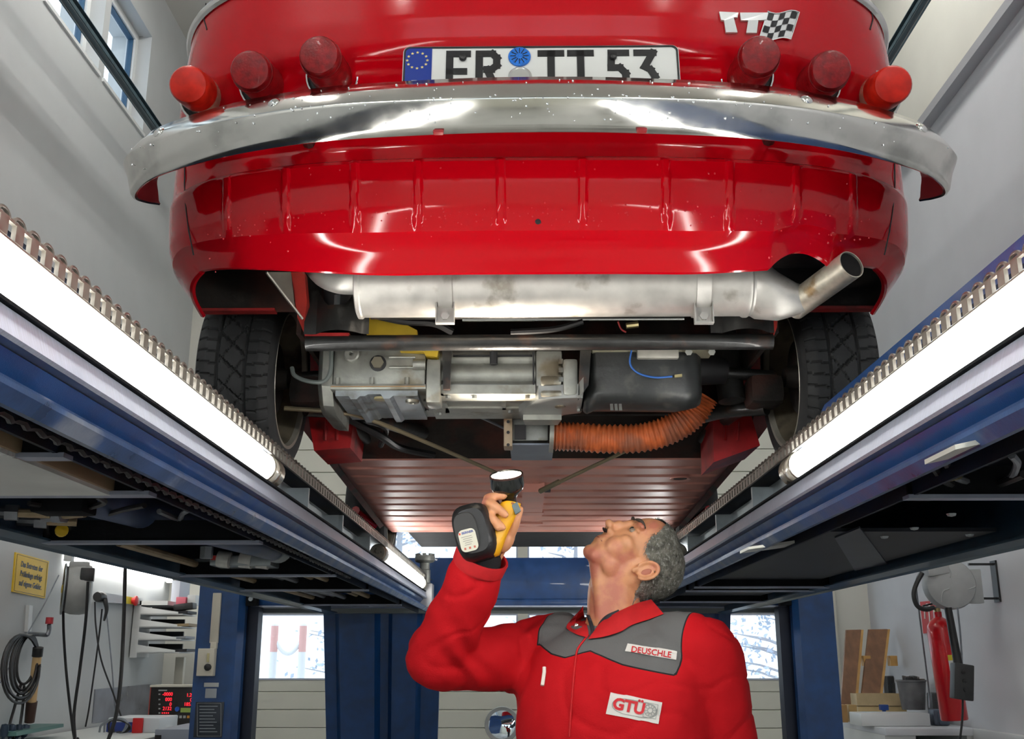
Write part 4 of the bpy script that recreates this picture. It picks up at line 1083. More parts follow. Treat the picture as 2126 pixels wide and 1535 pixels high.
# black heat exchanger tank with bright lower edge
tk = MB(); Ya = 2.19
rows_ = []
for px, yt_, yb_, in_ in ((1215, 740, 838, .05), (1222, 735, 850, .02), (1240, 733, 846, 0), (1420, 733, 848, 0), (1450, 733, 840, .01), (1464, 735, 828, .04), (1467, 740, 800, .07)):
    x = P(px, 800, Ya).x; za, zb_ = P(0, yt_, Ya).z, P(0, yb_, Ya).z
    rows_.append([(x, Ya+in_, za), (x, Ya+in_, zb_+.030), (x, Ya+in_+.008, zb_+.014), (x, Ya+in_+.03, zb_+.002), (x, Ya+in_+.05, zb_+.002), (x, Ya+.15, zb_+.022), (x, Ya+.15, za)])
tk.grid(rows_, cu=True); tk.add(rows_[0], [list(range(7))]); tk.add(rows_[-1], [list(range(7))])
tk.build('heat_exchanger', mat('tank_black', (.020, .022, .022), .42, .1, ns=20, na=.4, bump=.05, bs=90, col2=(.05, .05, .045), n2=.15, ns2=25), car, smooth=60); tank = bpy.data.objects['heat_exchanger']
MB().box(P(1230, 740, Ya).x, P(1480, 740, Ya).x, Ya-.004, Ya+.05, P(0, 736, Ya).z, P(0, 722, Ya).z).build('tank_flange', mat('flange_ochre', (.30, .28, .20), .5, .3, ns=20, na=.2), tank, smooth=0)
MB().box(P(1322, 740, Ya).x, P(1408, 740, Ya).x, Ya-.012, Ya+.02, P(0, 751, Ya).z, P(0, 722, Ya).z, bev=.003).build('clamp_plate', mat('clamp_pale', (.5, .48, .42), .4, .4, ns=20, na=.2), tank)
for px in (1430, 1478): MB().cyl(P(px, 731, Ya-.004), P(px, 731, Ya-.016), .008, n=6).build('flange_nut', m_alu, tank, smooth=0)
pts = spline([P(1312, 722, Ya-.012), P(1308, 755, Ya-.012), P(1325, 775, Ya-.014), P(1360, 784, Ya-.014), P(1396, 782, Ya-.014)], 6)
MB().tube(pts, .0022, 6).build('blue_wire', mat('wire_blue', (.03, .13, .45), .5), tank)
MB().obox(P(1408, 781, Ya-.014), (.008, 0, .001), (0, .003, 0), (0, 0, .003)).build('wire_terminal', mat('brass', (.6, .5, .25), .3, .9), tank)
for k in range(3):
    px = 1270+k*9; MB().obox(P(px, 846, Ya-.001), (.003, 0, 0), (0, .003, 0), (0, .004, .008)).build('tank_fin', m_alud, tank, smooth=0)
# yellow cover and wiring seen above the carrier tube
MB().prism([P(756, 650, 2.24), P(800, 652, 2.24), P(866, 686, 2.24), P(866, 700, 2.24), P(762, 700, 2.24)], (0, .02, 0)).build('fuel_tank_cover', mat('cover_yellow', (.60, .40, .03), .5, ns=10, na=.15), car, smooth=0)
MB().prism([P(830, 718, 2.20), P(912, 718, 2.20), P(908, 741, 2.20), P(884, 738, 2.20), P(880, 730, 2.20), P(830, 728, 2.20)], (0, .03, 0)).build('yellow_bracket', MATS['cover_yellow'], car, smooth=0)
MB().cyl(P(1300, 677, 2.2), P(1325, 674, 2.2), .007, n=8).build('brass_connector', MATS['brass'], car)
MB().tube(spline([P(1283, 668, 2.2), P(1290, 684, 2.2), P(1300, 690, 2.2)], 5), .002, 6).build('red_wire', mat('wire_red', (.4, .03, .03), .5), car)
MB().tube(spline([P(775, 655, 2.19), P(840, 668, 2.19), P(900, 672, 2.19), P(940, 690, 2.2)], 5), .008, 8).build('breather_hose', m_hose, car)
MB().tube(spline([P(1060, 690, 2.2), P(1150, 684, 2.2), P(1210, 668, 2.2)], 5), .007, 8).build('wiring_loom', m_hose, car)
# heater flap housing and orange concertina hose
Yh = 2.50
hb = MB().box(P(1062, 910, Yh).x, P(1138, 910, Yh).x, Yh, Yh+.08, P(0, 918, Yh).z, P(0, 872, Yh).z, bev=.004).build('heater_flap', m_alud, car)
MB().box(P(1046, 910, Yh).x, P(1064, 910, Yh).x, Yh-.015, Yh+.04, P(0, 932, Yh).z, P(0, 862, Yh).z, bev=.003).build('flap_plate', mat('plate_rusty', (.42, .32, .22), .5, .3, ns=20, na=.3, col2=(.2, .1, .05), n2=.3, ns2=20), hb)
for yy in (876, 898, 924): MB().cyl(P(1055, yy, Yh-.016), P(1055, yy, Yh-.022), .004, n=8).build('plate_hole', m_seal, hb)
MB().box(P(1068, 910, Yh).x, P(1092, 910, Yh).x, Yh-.006, Yh+.01, P(0, 916, Yh).z, P(0, 886, Yh).z).build('flap_slot', m_seal, hb, smooth=0)
MB().prism([P(1058, 924, Yh), P(1150, 924, Yh), P(1146, 956, Yh+.22), P(1062, 956, Yh+.22)], (0, 0, .004)).build('air_duct', mat('duct_blue_grey', (.20, .22, .27), .4, .5, ns=10, na=.2), hb, smooth=0)
ctr = spline([P(1146, 906, Yh), P(1200, 908, Yh), P(1270, 912, Yh-.01), P(1340, 908, Yh-.02), P(1400, 888, Yh-.03), P(1440, 858, Yh-.04), P(1462, 822, Yh-.05)], 42)
rs = [.0335+.0026*math.cos(i*math.pi/3.4) for i in range(len(ctr))]
MB().tube(ctr, rs, 20).build('heater_hose', mat('hose_orange', (.50, .115, .030), .55, ns=30, na=.3, bump=.05, bs=60, col2=(.30, .10, .05), n2=.3, ns2=12), car, smooth=60)
MB().lathe([(.036, 0), (.041, 0), (.041, .010), (.036, .010)], P(1141, 905, Yh), (1, 0, -.05), 24).build('hose_clamp', m_alu, hb)
m_wirec = mat('hose_coil', (.55, .38, .24), .4, .4)

# ---- wheels
def wheel(side, ya, detail=True):
    cam_ = R(4.0)*(-side)
    xo = CX+side*.655; zc_ = ZT+.224
    M = Matrix.Translation((xo, ya, zc_)) @ Matrix.Rotation(-R(2.5)*side, 4, 'Y')
    Rt, wt = .222, .165
    q = MB(); nu, nv = (420, 54) if detail else (48, 8)
    rows_ = []
    def prof(v):    # v 0..1 across the tread, inner -> outer
        x = (v-.5)*wt*.94; e = abs(v-.5)*2
        return x, Rt-.014*max(0, e-.72)**1.6/.28**1.6
    for j in range(nv+1):
        v = j/nv; x, r_ = prof(v); rr_ = []
        for i in range(nu):
            a = 2*math.pi*i/nu; s_ = a*Rt; d = 0
            if detail:
                for g_ in (.30, .70):
                    if abs(v-g_) < .020: d = .006
                if .30 < v < .70:
                    k = (s_/.052+(v-.5)*2.6) % 1.0
                    if k < .10: d = max(d, .0055)
                    k = (s_/.075-(v-.5)*3.4) % 1.0
                    if k < .06: d = max(d, .0045)
                else:
                    k = (s_/.026+abs(v-.5)*.9) % 1.0
                    if k < .13: d = max(d, .004)
            rr_.append((side*x, (r_-d)*math.cos(a), (r_-d)*math.sin(a)))
        rows_.append(rr_)
    q.grid(rows_, cu=True)
    x_in = -.47*wt; ra = prof(0)[1]
    for sg in (-1, 1):
        pr = [(sg*wt*.47, ra), (sg*wt*.505, ra-.012), (sg*wt*.52, ra-.028), (sg*wt*.50, ra-.046), (sg*wt*.45, ra-.053)]
        q.grid([[(side*x, r_*math.cos(2*math.pi*i/72), r_*math.sin(2*math.pi*i/72)) for i in range(72)] for x, r_ in pr], cu=True)
    for k in range(len(q.v)): q.v[k] = tuple(M @ Vector(q.v[k]))
    ty = q.build('wheel', m_rub, car, smooth=30 if detail else 50)
    def lath(pr, name, m_, n=56):
        z = MB(); z.grid([[tuple(M @ Vector((side*x, r_*math.cos(2*math.pi*i/n), r_*math.sin(2*math.pi*i/n)))) for i in range(n)] for x, r_ in pr], cu=True)
        return z.build(name, m_, ty)
    lath([(-.078, .168), (-.084, .163), (-.082, .156), (-.072, .152)], 'rim_flange', mat('rim_edge', (.42, .40, .34), .4, .4, ns=14, na=.3))
    lath([(-.072, .152), (-.060, .143), (.02, .138), (.05, .13), (.055, .05), (.055, .001)], 'rim', m_rim)
    lath([(.08, .166), (.084, .158), (.06, .145), (.056, .05)], 'rim_face', m_rim)
    lath([(-.045, .001), (-.045, .085), (-.035, .098), (.045, .10)], 'brake_drum', m_under)
    lath([(-.075, .001), (-.075, .022), (-.04, .03)], 'hub', m_under)
    return ty
for s in (-1, 1): wheel(s, YA)
for s in (-1, 1): wheel(s, YA+1.98, False).location.z = -.03
# ---- trailing arms, drive shafts
for s in (-1, 1):
    hub = Vector((CX+s*.56, YA, ZT+.224))
    MB().tube([hub+Vector((0, 0, .0)), Vector((CX+s*.20, YE+.17, ZT+.25))], .014, 12).build('drive_shaft', m_blackp, car)
    MB().cyl(Vector((CX+s*.36, YA-.03, ZT+.237)), Vector((CX+s*.44, YA-.02, ZT+.232)), .042, .030, n=18).build('shaft_boot', m_hose, car)
    MB().tube(spline([hub+Vector((-s*.02, .02, -.07)), Vector((CX+s*.44, 2.52, ZT+.165)), Vector((CX+s*.30, 2.80, ZT+.175))], 6), .018, 12).build('trailing_arm', m_blackp, car)
    MB().tube(spline([hub+Vector((-s*.02, .03, -.05)), Vector((CX+s*.50, 2.6, ZT+.18)), Vector((CX+s*.46, 2.85, ZT+.17))], 6), .016, 12).build('trailing_arm', m_blackp, car)
    MB().cyl(Vector((CX+s*.46, YA+.02, ZT+.17)), Vector((CX+s*.44, YA+.05, ZT+.52)), .032, n=16).build('spring_strut', m_blackp, car)
    MB().box(CX+s*.53-.04, CX+s*.53+.04, YA-.05, YA+.05, ZT+.15, ZT+.22, bev=.02).build('hub_carrier', m_under, car)
# ---- floor pan with cross beads, central tunnel, red jacking boxes
fy0, fy1 = 2.90, 4.17
zf = lambda y: ZC+.541-.058*(y-fy0)/(fy1-fy0)
hw = lambda y: .585
rows_ = []; NY = 260
for i in range(NY+1):
    y = fy0+(fy1-fy0)*i/NY; r_ = []
    for k in range(61):
        u = -1+2*k/60; x = u*hw(y); z = zf(y)
        rib = (y-fy0)/.112 % 1.0
        env = 1.0 if .10 < abs(u) < .90 else (0 if abs(u) < .06 or abs(u) > .94 else .5)
        z += .011*env*(1 if rib < .16 else (0 if rib > .26 else (0.26-rib)/.10))
        if abs(u) > .94: z += .03*(abs(u)-.94)/.06
        r_.append((CX+x, y, z))
    rows_.append(r_)
pan = MB().grid(rows_).build('floor_pan', m_pan, car, smooth=40)
for s in (-1, 1):
    MB().prism([(CX+s*.575, fy0-.02, zf(fy0)+.025), (CX+s*.592, fy0-.02, zf(fy0)+.012), (CX+s*.720, fy0-.02, zf(fy0)+.175), (CX+s*.700, fy0-.02, zf(fy0)+.20), (CX+s*.575, fy0-.02, zf(fy0)+.10)], (0, fy1-fy0-.0, -.058)).build('sill', mat('sill_dark_red', (.16, .02, .02), .5, ns=9, na=.4, col2=(.03, .02, .02), n2=.5, ns2=9), car, smooth=0)
    MB().tube([(CX+s*.612, fy1-.06, zf(fy1)+.02), (CX+s*.645, fy1-.30, zf(fy1)+.045)], .016, 8).build('sill_end', m_red, car)
MB().box(CX-.035, CX+.035, 3.25, fy1-.06, zf(fy1)+.016, zf(fy0)-.001).build('tunnel_cover', m_pan, car, smooth=0)
for y in (3.45, 3.72, 3.95): MB().box(CX-.05, CX+.04, y, y+.045, zf(y)-.006, zf(y)+.002).build('tunnel_patch', m_pan, car, smooth=0)
q = MB().box(CX-.03, CX+.055, 3.30, 3.335, zf(3.3)-.012, zf(3.3)+.004).build('cable_guide', m_seal, car, smooth=0)
p = PZ(1412, 993, zf(3.15)-.001); MB().lathe([(0, .001), (.018, .001), (.030, .004), (.032, 0)], p, (0, 0, -1), 20).build('drain_grommet', m_pan, car)
MB().lathe([(0, .003), (.020, .003), (.021, 0)], p, (0, 0, -1), 20).build('grommet_hole', mat('rust_dark', (.05, .02, .015), .8), car)
MB().prism([(CX-.585, fy0-.16, ZC+.640), (CX-.585, fy0+.01, zf(fy0)), (CX+.585, fy0+.01, zf(fy0)), (CX+.585, fy0-.16, ZC+.640)], (0, .004, .012)).build('pan_upturn', m_under, car, smooth=0)
for s, (pxs) in ((-1, ((640, 862), (735, 866), (727, 930), (652, 936))), (1, ((1480, 868), (1556, 850), (1578, 925), (1482, 960)))):
    poly = [P(px, py, 2.66) for px, py in pxs]
    bx2 = MB().prism(poly, (0, .20, 0)).build('jacking_box', m_redd if False else mat('box_red', (.50, .015, .018), .4, ns=14, na=.3, col2=(.2, .02, .02), n2=.25, ns2=12), car, smooth=0)
    px0 = (pxs[0][0]+pxs[1][0])/2
    MB().tube([P(px0-10, pxs[0][1]+8, 2.657), P(px0-12, 915, 2.657)], .004, 6).build('pressed_bead', MATS['box_red'], bx2)
    MB().tube([P(px0+14, pxs[0][1]+8, 2.657), P(px0+12, 915, 2.657)], .004, 6).build('pressed_bead', MATS['box_red'], bx2)
# handbrake cables and shift rods
m_cab = mat('cable_tan', (.28, .23, .14), .5, .2)
MB().tube(spline([P(590, 848, 2.36), P(700, 856, 2.38), P(770, 872, 2.45), P(900, 925, 2.66), P(1030, 982, 2.93)], 6), .0055, 8).build('handbrake_cable', m_cab, car)
MB().tube(spline([P(1330, 925, 2.70), P(1300, 936, 2.74), P(1260, 955, 2.80), P(1122, 1020, 3.05)], 6), .0055, 8).build('handbrake_cable', m_cab, car)
MB().tube([P(1122, 1020, 3.05), P(1160, 1001, 2.98)], .008, 8).build('cable_sleeve', mat('sleeve_olive', (.20, .18, .11), .5), car)
MB().tube(spline([P(950, 850, 2.5), P(1000, 868, 2.55), P(1048, 890, 2.6)], 4), .0035, 8).build('shift_rod', m_pipeg, car)
MB().tube(spline([P(720, 868, 2.5), P(790, 905, 2.6), P(830, 930, 2.75), P(900, 945, 2.85)], 5), .010, 8).build('brake_hose', m_hose, car)
MB().tube(spline([P(760, 868, 2.5), P(800, 890, 2.6), P(790, 925, 2.7)], 5), .008, 8).build('brake_hose', m_hose, car)
# front axle beam, steering parts in front of the floor pan
MB().tube(spline([(CX-.55, 4.36, ZT+.17), (CX-.3, 4.38, ZT+.14), (CX, 4.38, ZT+.135), (CX+.3, 4.38, ZT+.14), (CX+.55, 4.36, ZT+.17)], 6), .030, 10).build('front_axle_beam', m_under, car)
MB().box(CX-.50, CX+.50, 4.17, 4.9, ZC+.50, ZC+.53).build('front_underside', m_dark, car, smooth=0)
for s, l in ((-1, .52), (1, .5)):
    MB().tube([(CX+s*l, 4.30, ZT+.12), (CX+s*.12, 4.32, ZT+.155)], .014, 8).build('front_wishbone', m_under, car)
for x in (-.28, .17): MB().lathe([(0, 0), (.03, .0), (.035, .015), (.03, .04), (0, .04)], (CX+x, 4.27, ZT+.10), (0, 0, 1), 12).build('front_mount', m_blackp, car)

# =================================================================== THE INSPECTOR
from mathutils.bvhtree import BVHTree
from mathutils import noise as mnoise
m_skin = mat('skin', (0.62, 0.29, 0.145), 0.48, ns=35, na=0.10, bump=0.05, bs=220, sss=0.12, col2=(0.50, 0.17, 0.11), n2=0.35, ns2=14)
m_shirt = mat('shirt_dark', (0.02, 0.024, 0.032), 0.8, ns=60, na=0.3)
m_jred = mat('jacket_red_plain', (0.52, 0.006, 0.010), 0.75, ns=60, na=0.08, bump=0.06, bs=350)
def fuse(mb, name, voxel, it, mats, parent, fac=0.5, post=None):
    me = mb.mesh(name, 0); o = bpy.data.objects.new(name, me); COL.objects.link(o)
    md = o.modifiers.new('r', 'REMESH'); md.mode = 'VOXEL'; md.voxel_size = voxel; md.use_smooth_shade = True
    if it:
        sm_ = o.modifiers.new('s', 'SMOOTH'); sm_.factor = fac; sm_.iterations = it
    dg = bpy.context.evaluated_depsgraph_get(); dg.update()
    m2 = bpy.data.meshes.new_from_object(o.evaluated_get(dg)); m2.name = name
    bpy.data.objects.remove(o, do_unlink=True)
    if post: post(m2)
    m2.polygons.foreach_set('use_smooth', [True]*len(m2.polygons))
    m2.materials.clear()
    for m_ in mats: m2.materials.append(m_)
    q = bpy.data.objects.new(name, m2); COL.objects.link(q); attach(q, parent); return q
def limb(mb, pts, rs, k=5, n=16):
    c = spline(pts, k); rr = [r_[0] for r_ in [interp([(i/(len(rs)-1), rs[i]) for i in range(len(rs))], j/(len(c)-1)) for j in range(len(c))]]
    mb.tube(c, rr, n); mb.ell(c[0], (rs[0],)*3, None, 12, 8); mb.ell(c[-1], (rs[-1],)*3, None, 12, 8)

SR = P(1122, 1352, 2.545); SL = P(1455, 1352, 2.335)       # shoulder joints
TC = (SR+SL)/2; rT = (SR-SL); rT.z = 0; rT.normalize()      # rT: towards his right
fT = Vector((rT.y, -rT.x, 0)) if Vector((rT.y, -rT.x, 0)).y < 0 else Vector((-rT.y, rT.x, 0))
ER = P(916, 1362, 2.40); WR = P(992, 1178, 2.295)
EL = SL+Vector((0.06, 0.02, -0.29)); WL = EL+Vector((-0.02, -0.10, -0.22))
zS = TC.z
person = thing('person', 'person in red and grey work jacket looking up, one arm raised with a torch', 'person', (TC.x, TC.y, 0))
HIP = Vector((TC.x+0.01, TC.y+0.02, 0.90))

# ---- head frame
HC = P(1322, 1164, 2.43)
dH = Vector((-0.41, -0.30, 0.86)).normalized()
uH = Vector((0.88, 0.12, 0.42)); uH = (uH-uH.dot(dH)*dH).normalized(); lH = uH.cross(dH).normalized()
HS = .89
HM = Matrix((lH, dH, uH)).transposed()*HS
def H(x, y, z): return HC+HM@Vector((x, y, z))
bd = MB()
def he(c, r, rot=None):
    M_ = HM if rot is None else HM@rot
    bd.ell(H(*c), r, M_, 24, 16)
he((0, -.018, .032), (.074, .096, .080)); he((0, .012, .045), (.068, .078, .072))
he((0, .040, -.022), (.061, .056, .080)); he((0, .050, -.070), (.050, .046, .045))
he((0, .074, -.101), (.023, .020, .019)); he((.018, .066, -.096), (.020, .020, .018)); he((-.018, .066, -.096), (.020, .020, .018))
for s in (-1, 1):
    he((s*.046, .058, -.018), (.020, .028, .020)); he((s*.044, .028, -.078), (.016, .030, .024))
    he((s*.030, .082, .036), (.026, .012, .009)); he((s*.034, .060, -.045), (.026, .032, .034))
    he((s*.033, .074, .014), (.016, .012, .011))
    he((s*.0145, .100, -.036), (.0085, .012, .009))
he((0, .090, .012), (.010, .014, .024)); he((0, .101, -.010), (.011, .014, .020)); he((0, .116, -.026), (.0125, .013, .011))
he((0, .091, -.054), (.020, .010, .013)); he((0, .0945, -.0625), (.025, .0085, .0052)); he((0, .0925, -.0725), (.022, .0085, .0058))
for s in (-1, 1):   # ears
    rot = Matrix.Rotation(s*.42, 3, 'Z')@Matrix.Rotation(.22, 3, 'X')
    he((s*.079, -.010, -.012), (.0065, .017, .026), rot)
    pts = []
    for k in range(14):
        a = R(-60+k*21); v = rot@Vector((s*.006, -.021*math.cos(a+.5)*-1, .031*math.sin(a+.5)))
        pts.append(H(s*.081+v.x, -.012+v.y, -.010+v.z))
    bd.tube(pts, .0046, 8)
    he((s*.079, .004, -.036), (.006, .008, .010))
NB = TC+Vector((0, 0, .055))+fT*.012
limb(bd, [NB+Vector((0, 0, -.06)), NB+Vector((.0, 0, .02)), H(0, -.030, -.075), H(0, -.020, -.03)], [.068, .060, .060, .066])
limb(bd, [NB+fT*.045+Vector((0, 0, -.01)), NB.lerp(H(0, .02, -.085), .55)+fT*.030, H(0, .045, -.085)], [.020, .022, .028])
he((0, .012, -.085), (.042, .045, .026))
# trunk, arms, legs under the clothes
limb(bd, [HIP, HIP.lerp(TC, .5), TC+Vector((0, 0, -.08))], [.13, .125, .13], n=20)
limb(bd, [SR, SL], [.055, .055]); limb(bd, [TC+Vector((0, 0, -.08)), NB], [.11, .065])
limb(bd, [SR, ER, WR], [.050, .042, .030]); limb(bd, [SL, EL, WL], [.050, .042, .030])
for s in (-1, 1):
    hp = HIP+rT*(s*.09); limb(bd, [hp, Vector((hp.x, hp.y-.01, .48)), Vector((hp.x, hp.y+.02, .09))], [.085, .058, .042])
    limb(bd, [Vector((hp.x, hp.y+.02, .06)), Vector((hp.x, hp.y, .05))+fT*.15], [.04, .03])
# ---- right hand gripping the torch, from wrist to five separate fingers
YT0 = 2.245
def F(px, py, dy): return P(px, py, YT0+dy)
limb(bd, [WR, F(1015, 1150, .045), F(1036, 1118, .045)], [.030, .031, .026])
bd.ell(F(1036, 1100, .042), (.026, .018, .042), Matrix.Rotation(.35, 3, 'Y'), 18, 12)
bd.ell(F(1050, 1122, .020), (.018, .020, .030), Matrix.Rotation(.45, 3, 'Y'), 16, 12)
bd.ell(F(1022, 1062, .040), (.020, .015, .030), Matrix.Rotation(.1, 3, 'Y'), 16, 12)
fingers = [([(1018, 1048, .045), (1012, 1036, .022), (1026, 1031, -.006), (1046, 1030, -.018)], [.0105, .0102, .0096, .0082]),
           ([(1016, 1062, .045), (1010, 1044, .010), (1026, 1050, -.026), (1049, 1069, -.028)], [.0108, .0106, .0102, .0084]),
           ([(1016, 1082, .045), (1011, 1058, .006), (1020, 1074, -.030), (1034, 1096, -.030)], [.0105, .0104, .0098, .0082]),
           ([(1024, 1098, .045), (1022, 1076, .006), (1032, 1084, -.024), (1044, 1096, -.026)], [.0094, .0092, .0086, .0074]),
           ([(1054, 1118, .020), (1066, 1096, .006), (1073, 1076, -.002), (1080, 1058, -.004)], [.0135, .0112, .0100, .0080])]
for pts, rs in fingers:
    limb(bd, [F(*p_) for p_ in pts], rs, 6, 12)
# left hand, hanging
lw = WL+Vector((0, -.02, -.06)); limb(bd, [WL, lw], [.028, .030])
bd.ell(lw+Vector((0, -.01, -.03)), (.016, .036, .045), None, 16, 12)
for k in range(4):
    b0 = lw+Vector((0, -.036+k*.019, -.065)); limb(bd, [b0, b0+Vector((-.004, -.004, -.035)), b0+Vector((-.018, -.004, -.060+.006*abs(k-1)))], [.009, .0085, .007], 4, 10)
b0 = lw+Vector((-.012, -.035, -.02)); limb(bd, [b0, b0+Vector((-.012, -.022, -.022)), b0+Vector((-.016, -.028, -.050))], [.011, .010, .008], 4, 10)
body = fuse(bd, 'body', 0.0030, 8, [m_skin], person)
# eyes, brows, nostrils, lips
for s in (-1, 1):
    MB().ell(H(s*.0850, -.012, -.012), (.0022, .0085, .0140), HM@Matrix.Rotation(s*.42, 3, 'Z')@Matrix.Rotation(.22, 3, 'X'), 16, 10).build('ear_hollow', mat('skin_ear_shade', (.40, .13, .08), .6), body)  # darker skin tone painted in for the shade inside the ear
m_eye = mat('eye_white', (.28, .22, .17), .3); m_iris = mat('iris', (.03, .035, .03), .2)
for s in (-1, 1):
    MB().ell(H(s*.032, .0785, .013), (.0125, .0115, .0085), HM, 16, 10).build('eye', m_eye, body)
    MB().ell(H(s*.032, .088, .0145), (.0058, .0030, .0058), HM, 12, 8).build('iris', m_iris, body)
    rw = [[H(s*(.018+.030*i/8), .0850-.016*(i/8)**2+.006*(1-j), .0175+.002*math.sin(i/8*3.1)+.004*j-.0175*0) for i in range(9)] for j in (0, 1)]
    MB().grid(rw).build('eyelid', m_skin, body)
    pts = [H(s*(.012+.036*i/8), .0975-.022*(i/8)**2, .0385+.006*math.sin(i/8*2.6)) for i in range(9)]
    MB().tube(pts, [.002+.0026*math.sin(math.pi*(i+.5)/9) for i in range(9)], 6).build('eyebrow', mat('brow_hair', (.06, .045, .035), .9), body)
    MB().ell(H(s*.0088, .1060, -.0425), (.0046, .0080, .0032), HM, 12, 8).build('nostril', mat('nostril_dark', (.02, .006, .004), .8), body)  # dark ellipsoid in place of the shaded nostril opening
MB().tube([H(.024*math.sin(R(-80+160*i/10)), .1000-.010*abs(math.sin(R(-80+160*i/10)))**2, -.0672) for i in range(11)], [.0012+.0009*math.sin(math.pi*i/10) for i in range(11)], 6).build('mouth_line', mat('lip', (.28, .085, .06), .5), body)
# ---- hair: short grey crop
hair_ = MB(); g = random.Random(11)
m_hair = mat('hair_grey', (.15, .145, .12), .75, ns=60, na=.5, col2=(.33, .33, .30), n2=.30, ns2=160, bump=.3, bs=300)
nu, nv = 150, 100; C0 = Vector((0, -.016, .034)); rad = (.0785, .1005, .0855)
def is_hair(v):      # v in head coordinates
    x, y, z = v
    if z > .03: return y < .062-.42*max(0, .080-z)+.006*math.sin(x*70+z*90)
    front = .046-.9*(.03-z) if z > -.005 else -.008-.9*max(0, -.005-z)
    if -.040 < z < .02 and y > -.030 and z < .012: front = min(front, -.028)     # round the ear
    return y < front and z > -.088 and abs(x) < .080
bbh = BVHTree.FromPolygons([v.co for v in body.data.vertices], [list(p.vertices) for p in body.data.polygons])
HMI = HM.inverted()
def scalp(n_, off):
    d = (HM@n_).normalized(); h = bbh.ray_cast(H(*C0), d)
    if h[0] is None: return None
    v = HMI@(h[0]+d*off-HC); return v
pt = {}
for j in range(nv+1):
    for i in range(nu):
        t = math.pi*j/nv; a = 2*math.pi*i/nu
        n_ = Vector((math.sin(t)*math.cos(a), math.sin(t)*math.sin(a), math.cos(t)))
        v = scalp(n_, .0045+.002*mnoise.noise(n_*9)) if n_.z > -.92 else None
        pt[j, i] = v if (v is not None and v.length < .16) else None
for j in range(nv):
    for i in range(nu):
        q4 = [(j, i), (j+1, i), (j+1, (i+1) % nu), (j, (i+1) % nu)]
        if any(pt[k] is None for k in q4): continue
        c = sum((pt[k] for k in q4), Vector())/4
        if is_hair(c): hair_.add([H(*pt[k]) for k in q4], [(0, 1, 2, 3)])
he2 = MB()
for k in range(14000):
    t = math.acos(g.uniform(-.85, 1)); a = g.uniform(0, 2*math.pi)
    n_ = Vector((math.sin(t)*math.cos(a), math.sin(t)*math.sin(a), math.cos(t)))
    v = scalp(n_, .003)
    if v is None or v.length > .15: continue
    if not is_hair(v+Vector((g.gauss(0, .003), g.gauss(0, .004), g.gauss(0, .003)))): continue
    dn = (Vector((0, -.8, -.6)) - n_*Vector((0, -.8, -.6)).dot(n_)); 
    dn = (dn.normalized() if dn.length > .05 else Vector((1, 0, 0)))
    dn = (dn+n_*g.uniform(.25, .6)+Vector((g.gauss(0, .25), g.gauss(0, .25), g.gauss(0, .25)))).normalized()
    L = g.uniform(.009, .017); sd = n_.cross(dn).normalized()*.0006
    e_ = v+dn*L
    hair_.add([H(*(v-sd)), H(*(v+sd)), H(*e_)], [(0, 1, 2)])
hair_.build('hair', m_hair, body, smooth=0, fixn=False)

# ---- jacket: trunk and both sleeves one surface
jk = MB()
def ring(z, a, b, off=0.0, tl=0.0, n=40, e=2.5):
    c = Vector((TC.x, TC.y, z))+fT*off; out = []
    for i in range(n):
        t = 2*math.pi*i/n; ct, st_ = math.cos(t), math.sin(t)
        out.append(c+rT*(a*math.copysign(abs(ct)**(2/e), ct))+fT*(b*math.copysign(abs(st_)**(2/e), st_))-Vector((0, 0, tl*st_)))
    return out
rings = [(.78, .235, .155, .01), (.95, .225, .150, .01), (1.08, .226, .150, .015), (1.18, .232, .150, .02), (1.26, .232, .143, .018), (1.31, .222, .130, .012), (zS+.012, .195, .112, .004), (zS+.045, .140, .092, 0, .010), (zS+.070, .098, .080, 0, .024)]
rws = [ring(*r_) for r_ in rings]
jk.grid(rws, cu=True); jk.add(rws[0], [list(range(40))]); jk.add(rws[-1], [list(range(40))])
cuffR = ER.lerp(WR, .90)
limb(jk, [SR+rT*-.05, SR+rT*.02+Vector((0, 0, -.01)), SR.lerp(ER, .5)+Vector((0, 0, -.012)), ER+Vector((-.012, 0, -.006))], [.088, .084, .072, .066], 6, 22)
limb(jk, [ER+Vector((-.012, 0, -.006)), ER.lerp(WR, .45), cuffR], [.066, .064, .059], 6, 22)
limb(jk, [SL+rT*.05, SL-rT*.012+Vector((0, 0, -.012)), SL.lerp(EL, .5)-rT*.01, EL], [.086, .078, .068, .064], 6, 22)
limb(jk, [EL, EL.lerp(WL, .5), EL.lerp(WL, .9)], [.068, .060, .050], 6, 22)
elb = (ER-SR).normalized(); fo = (WR-ER).normalized()
YB_ = [(-.26, -.064), (-.24, -.060), (-.17, -.046), (-.08, -.028), (-.01, -.004), (.0, .0), (.02, -.004), (.06, -.014), (.10, -.006), (.15, .014)]
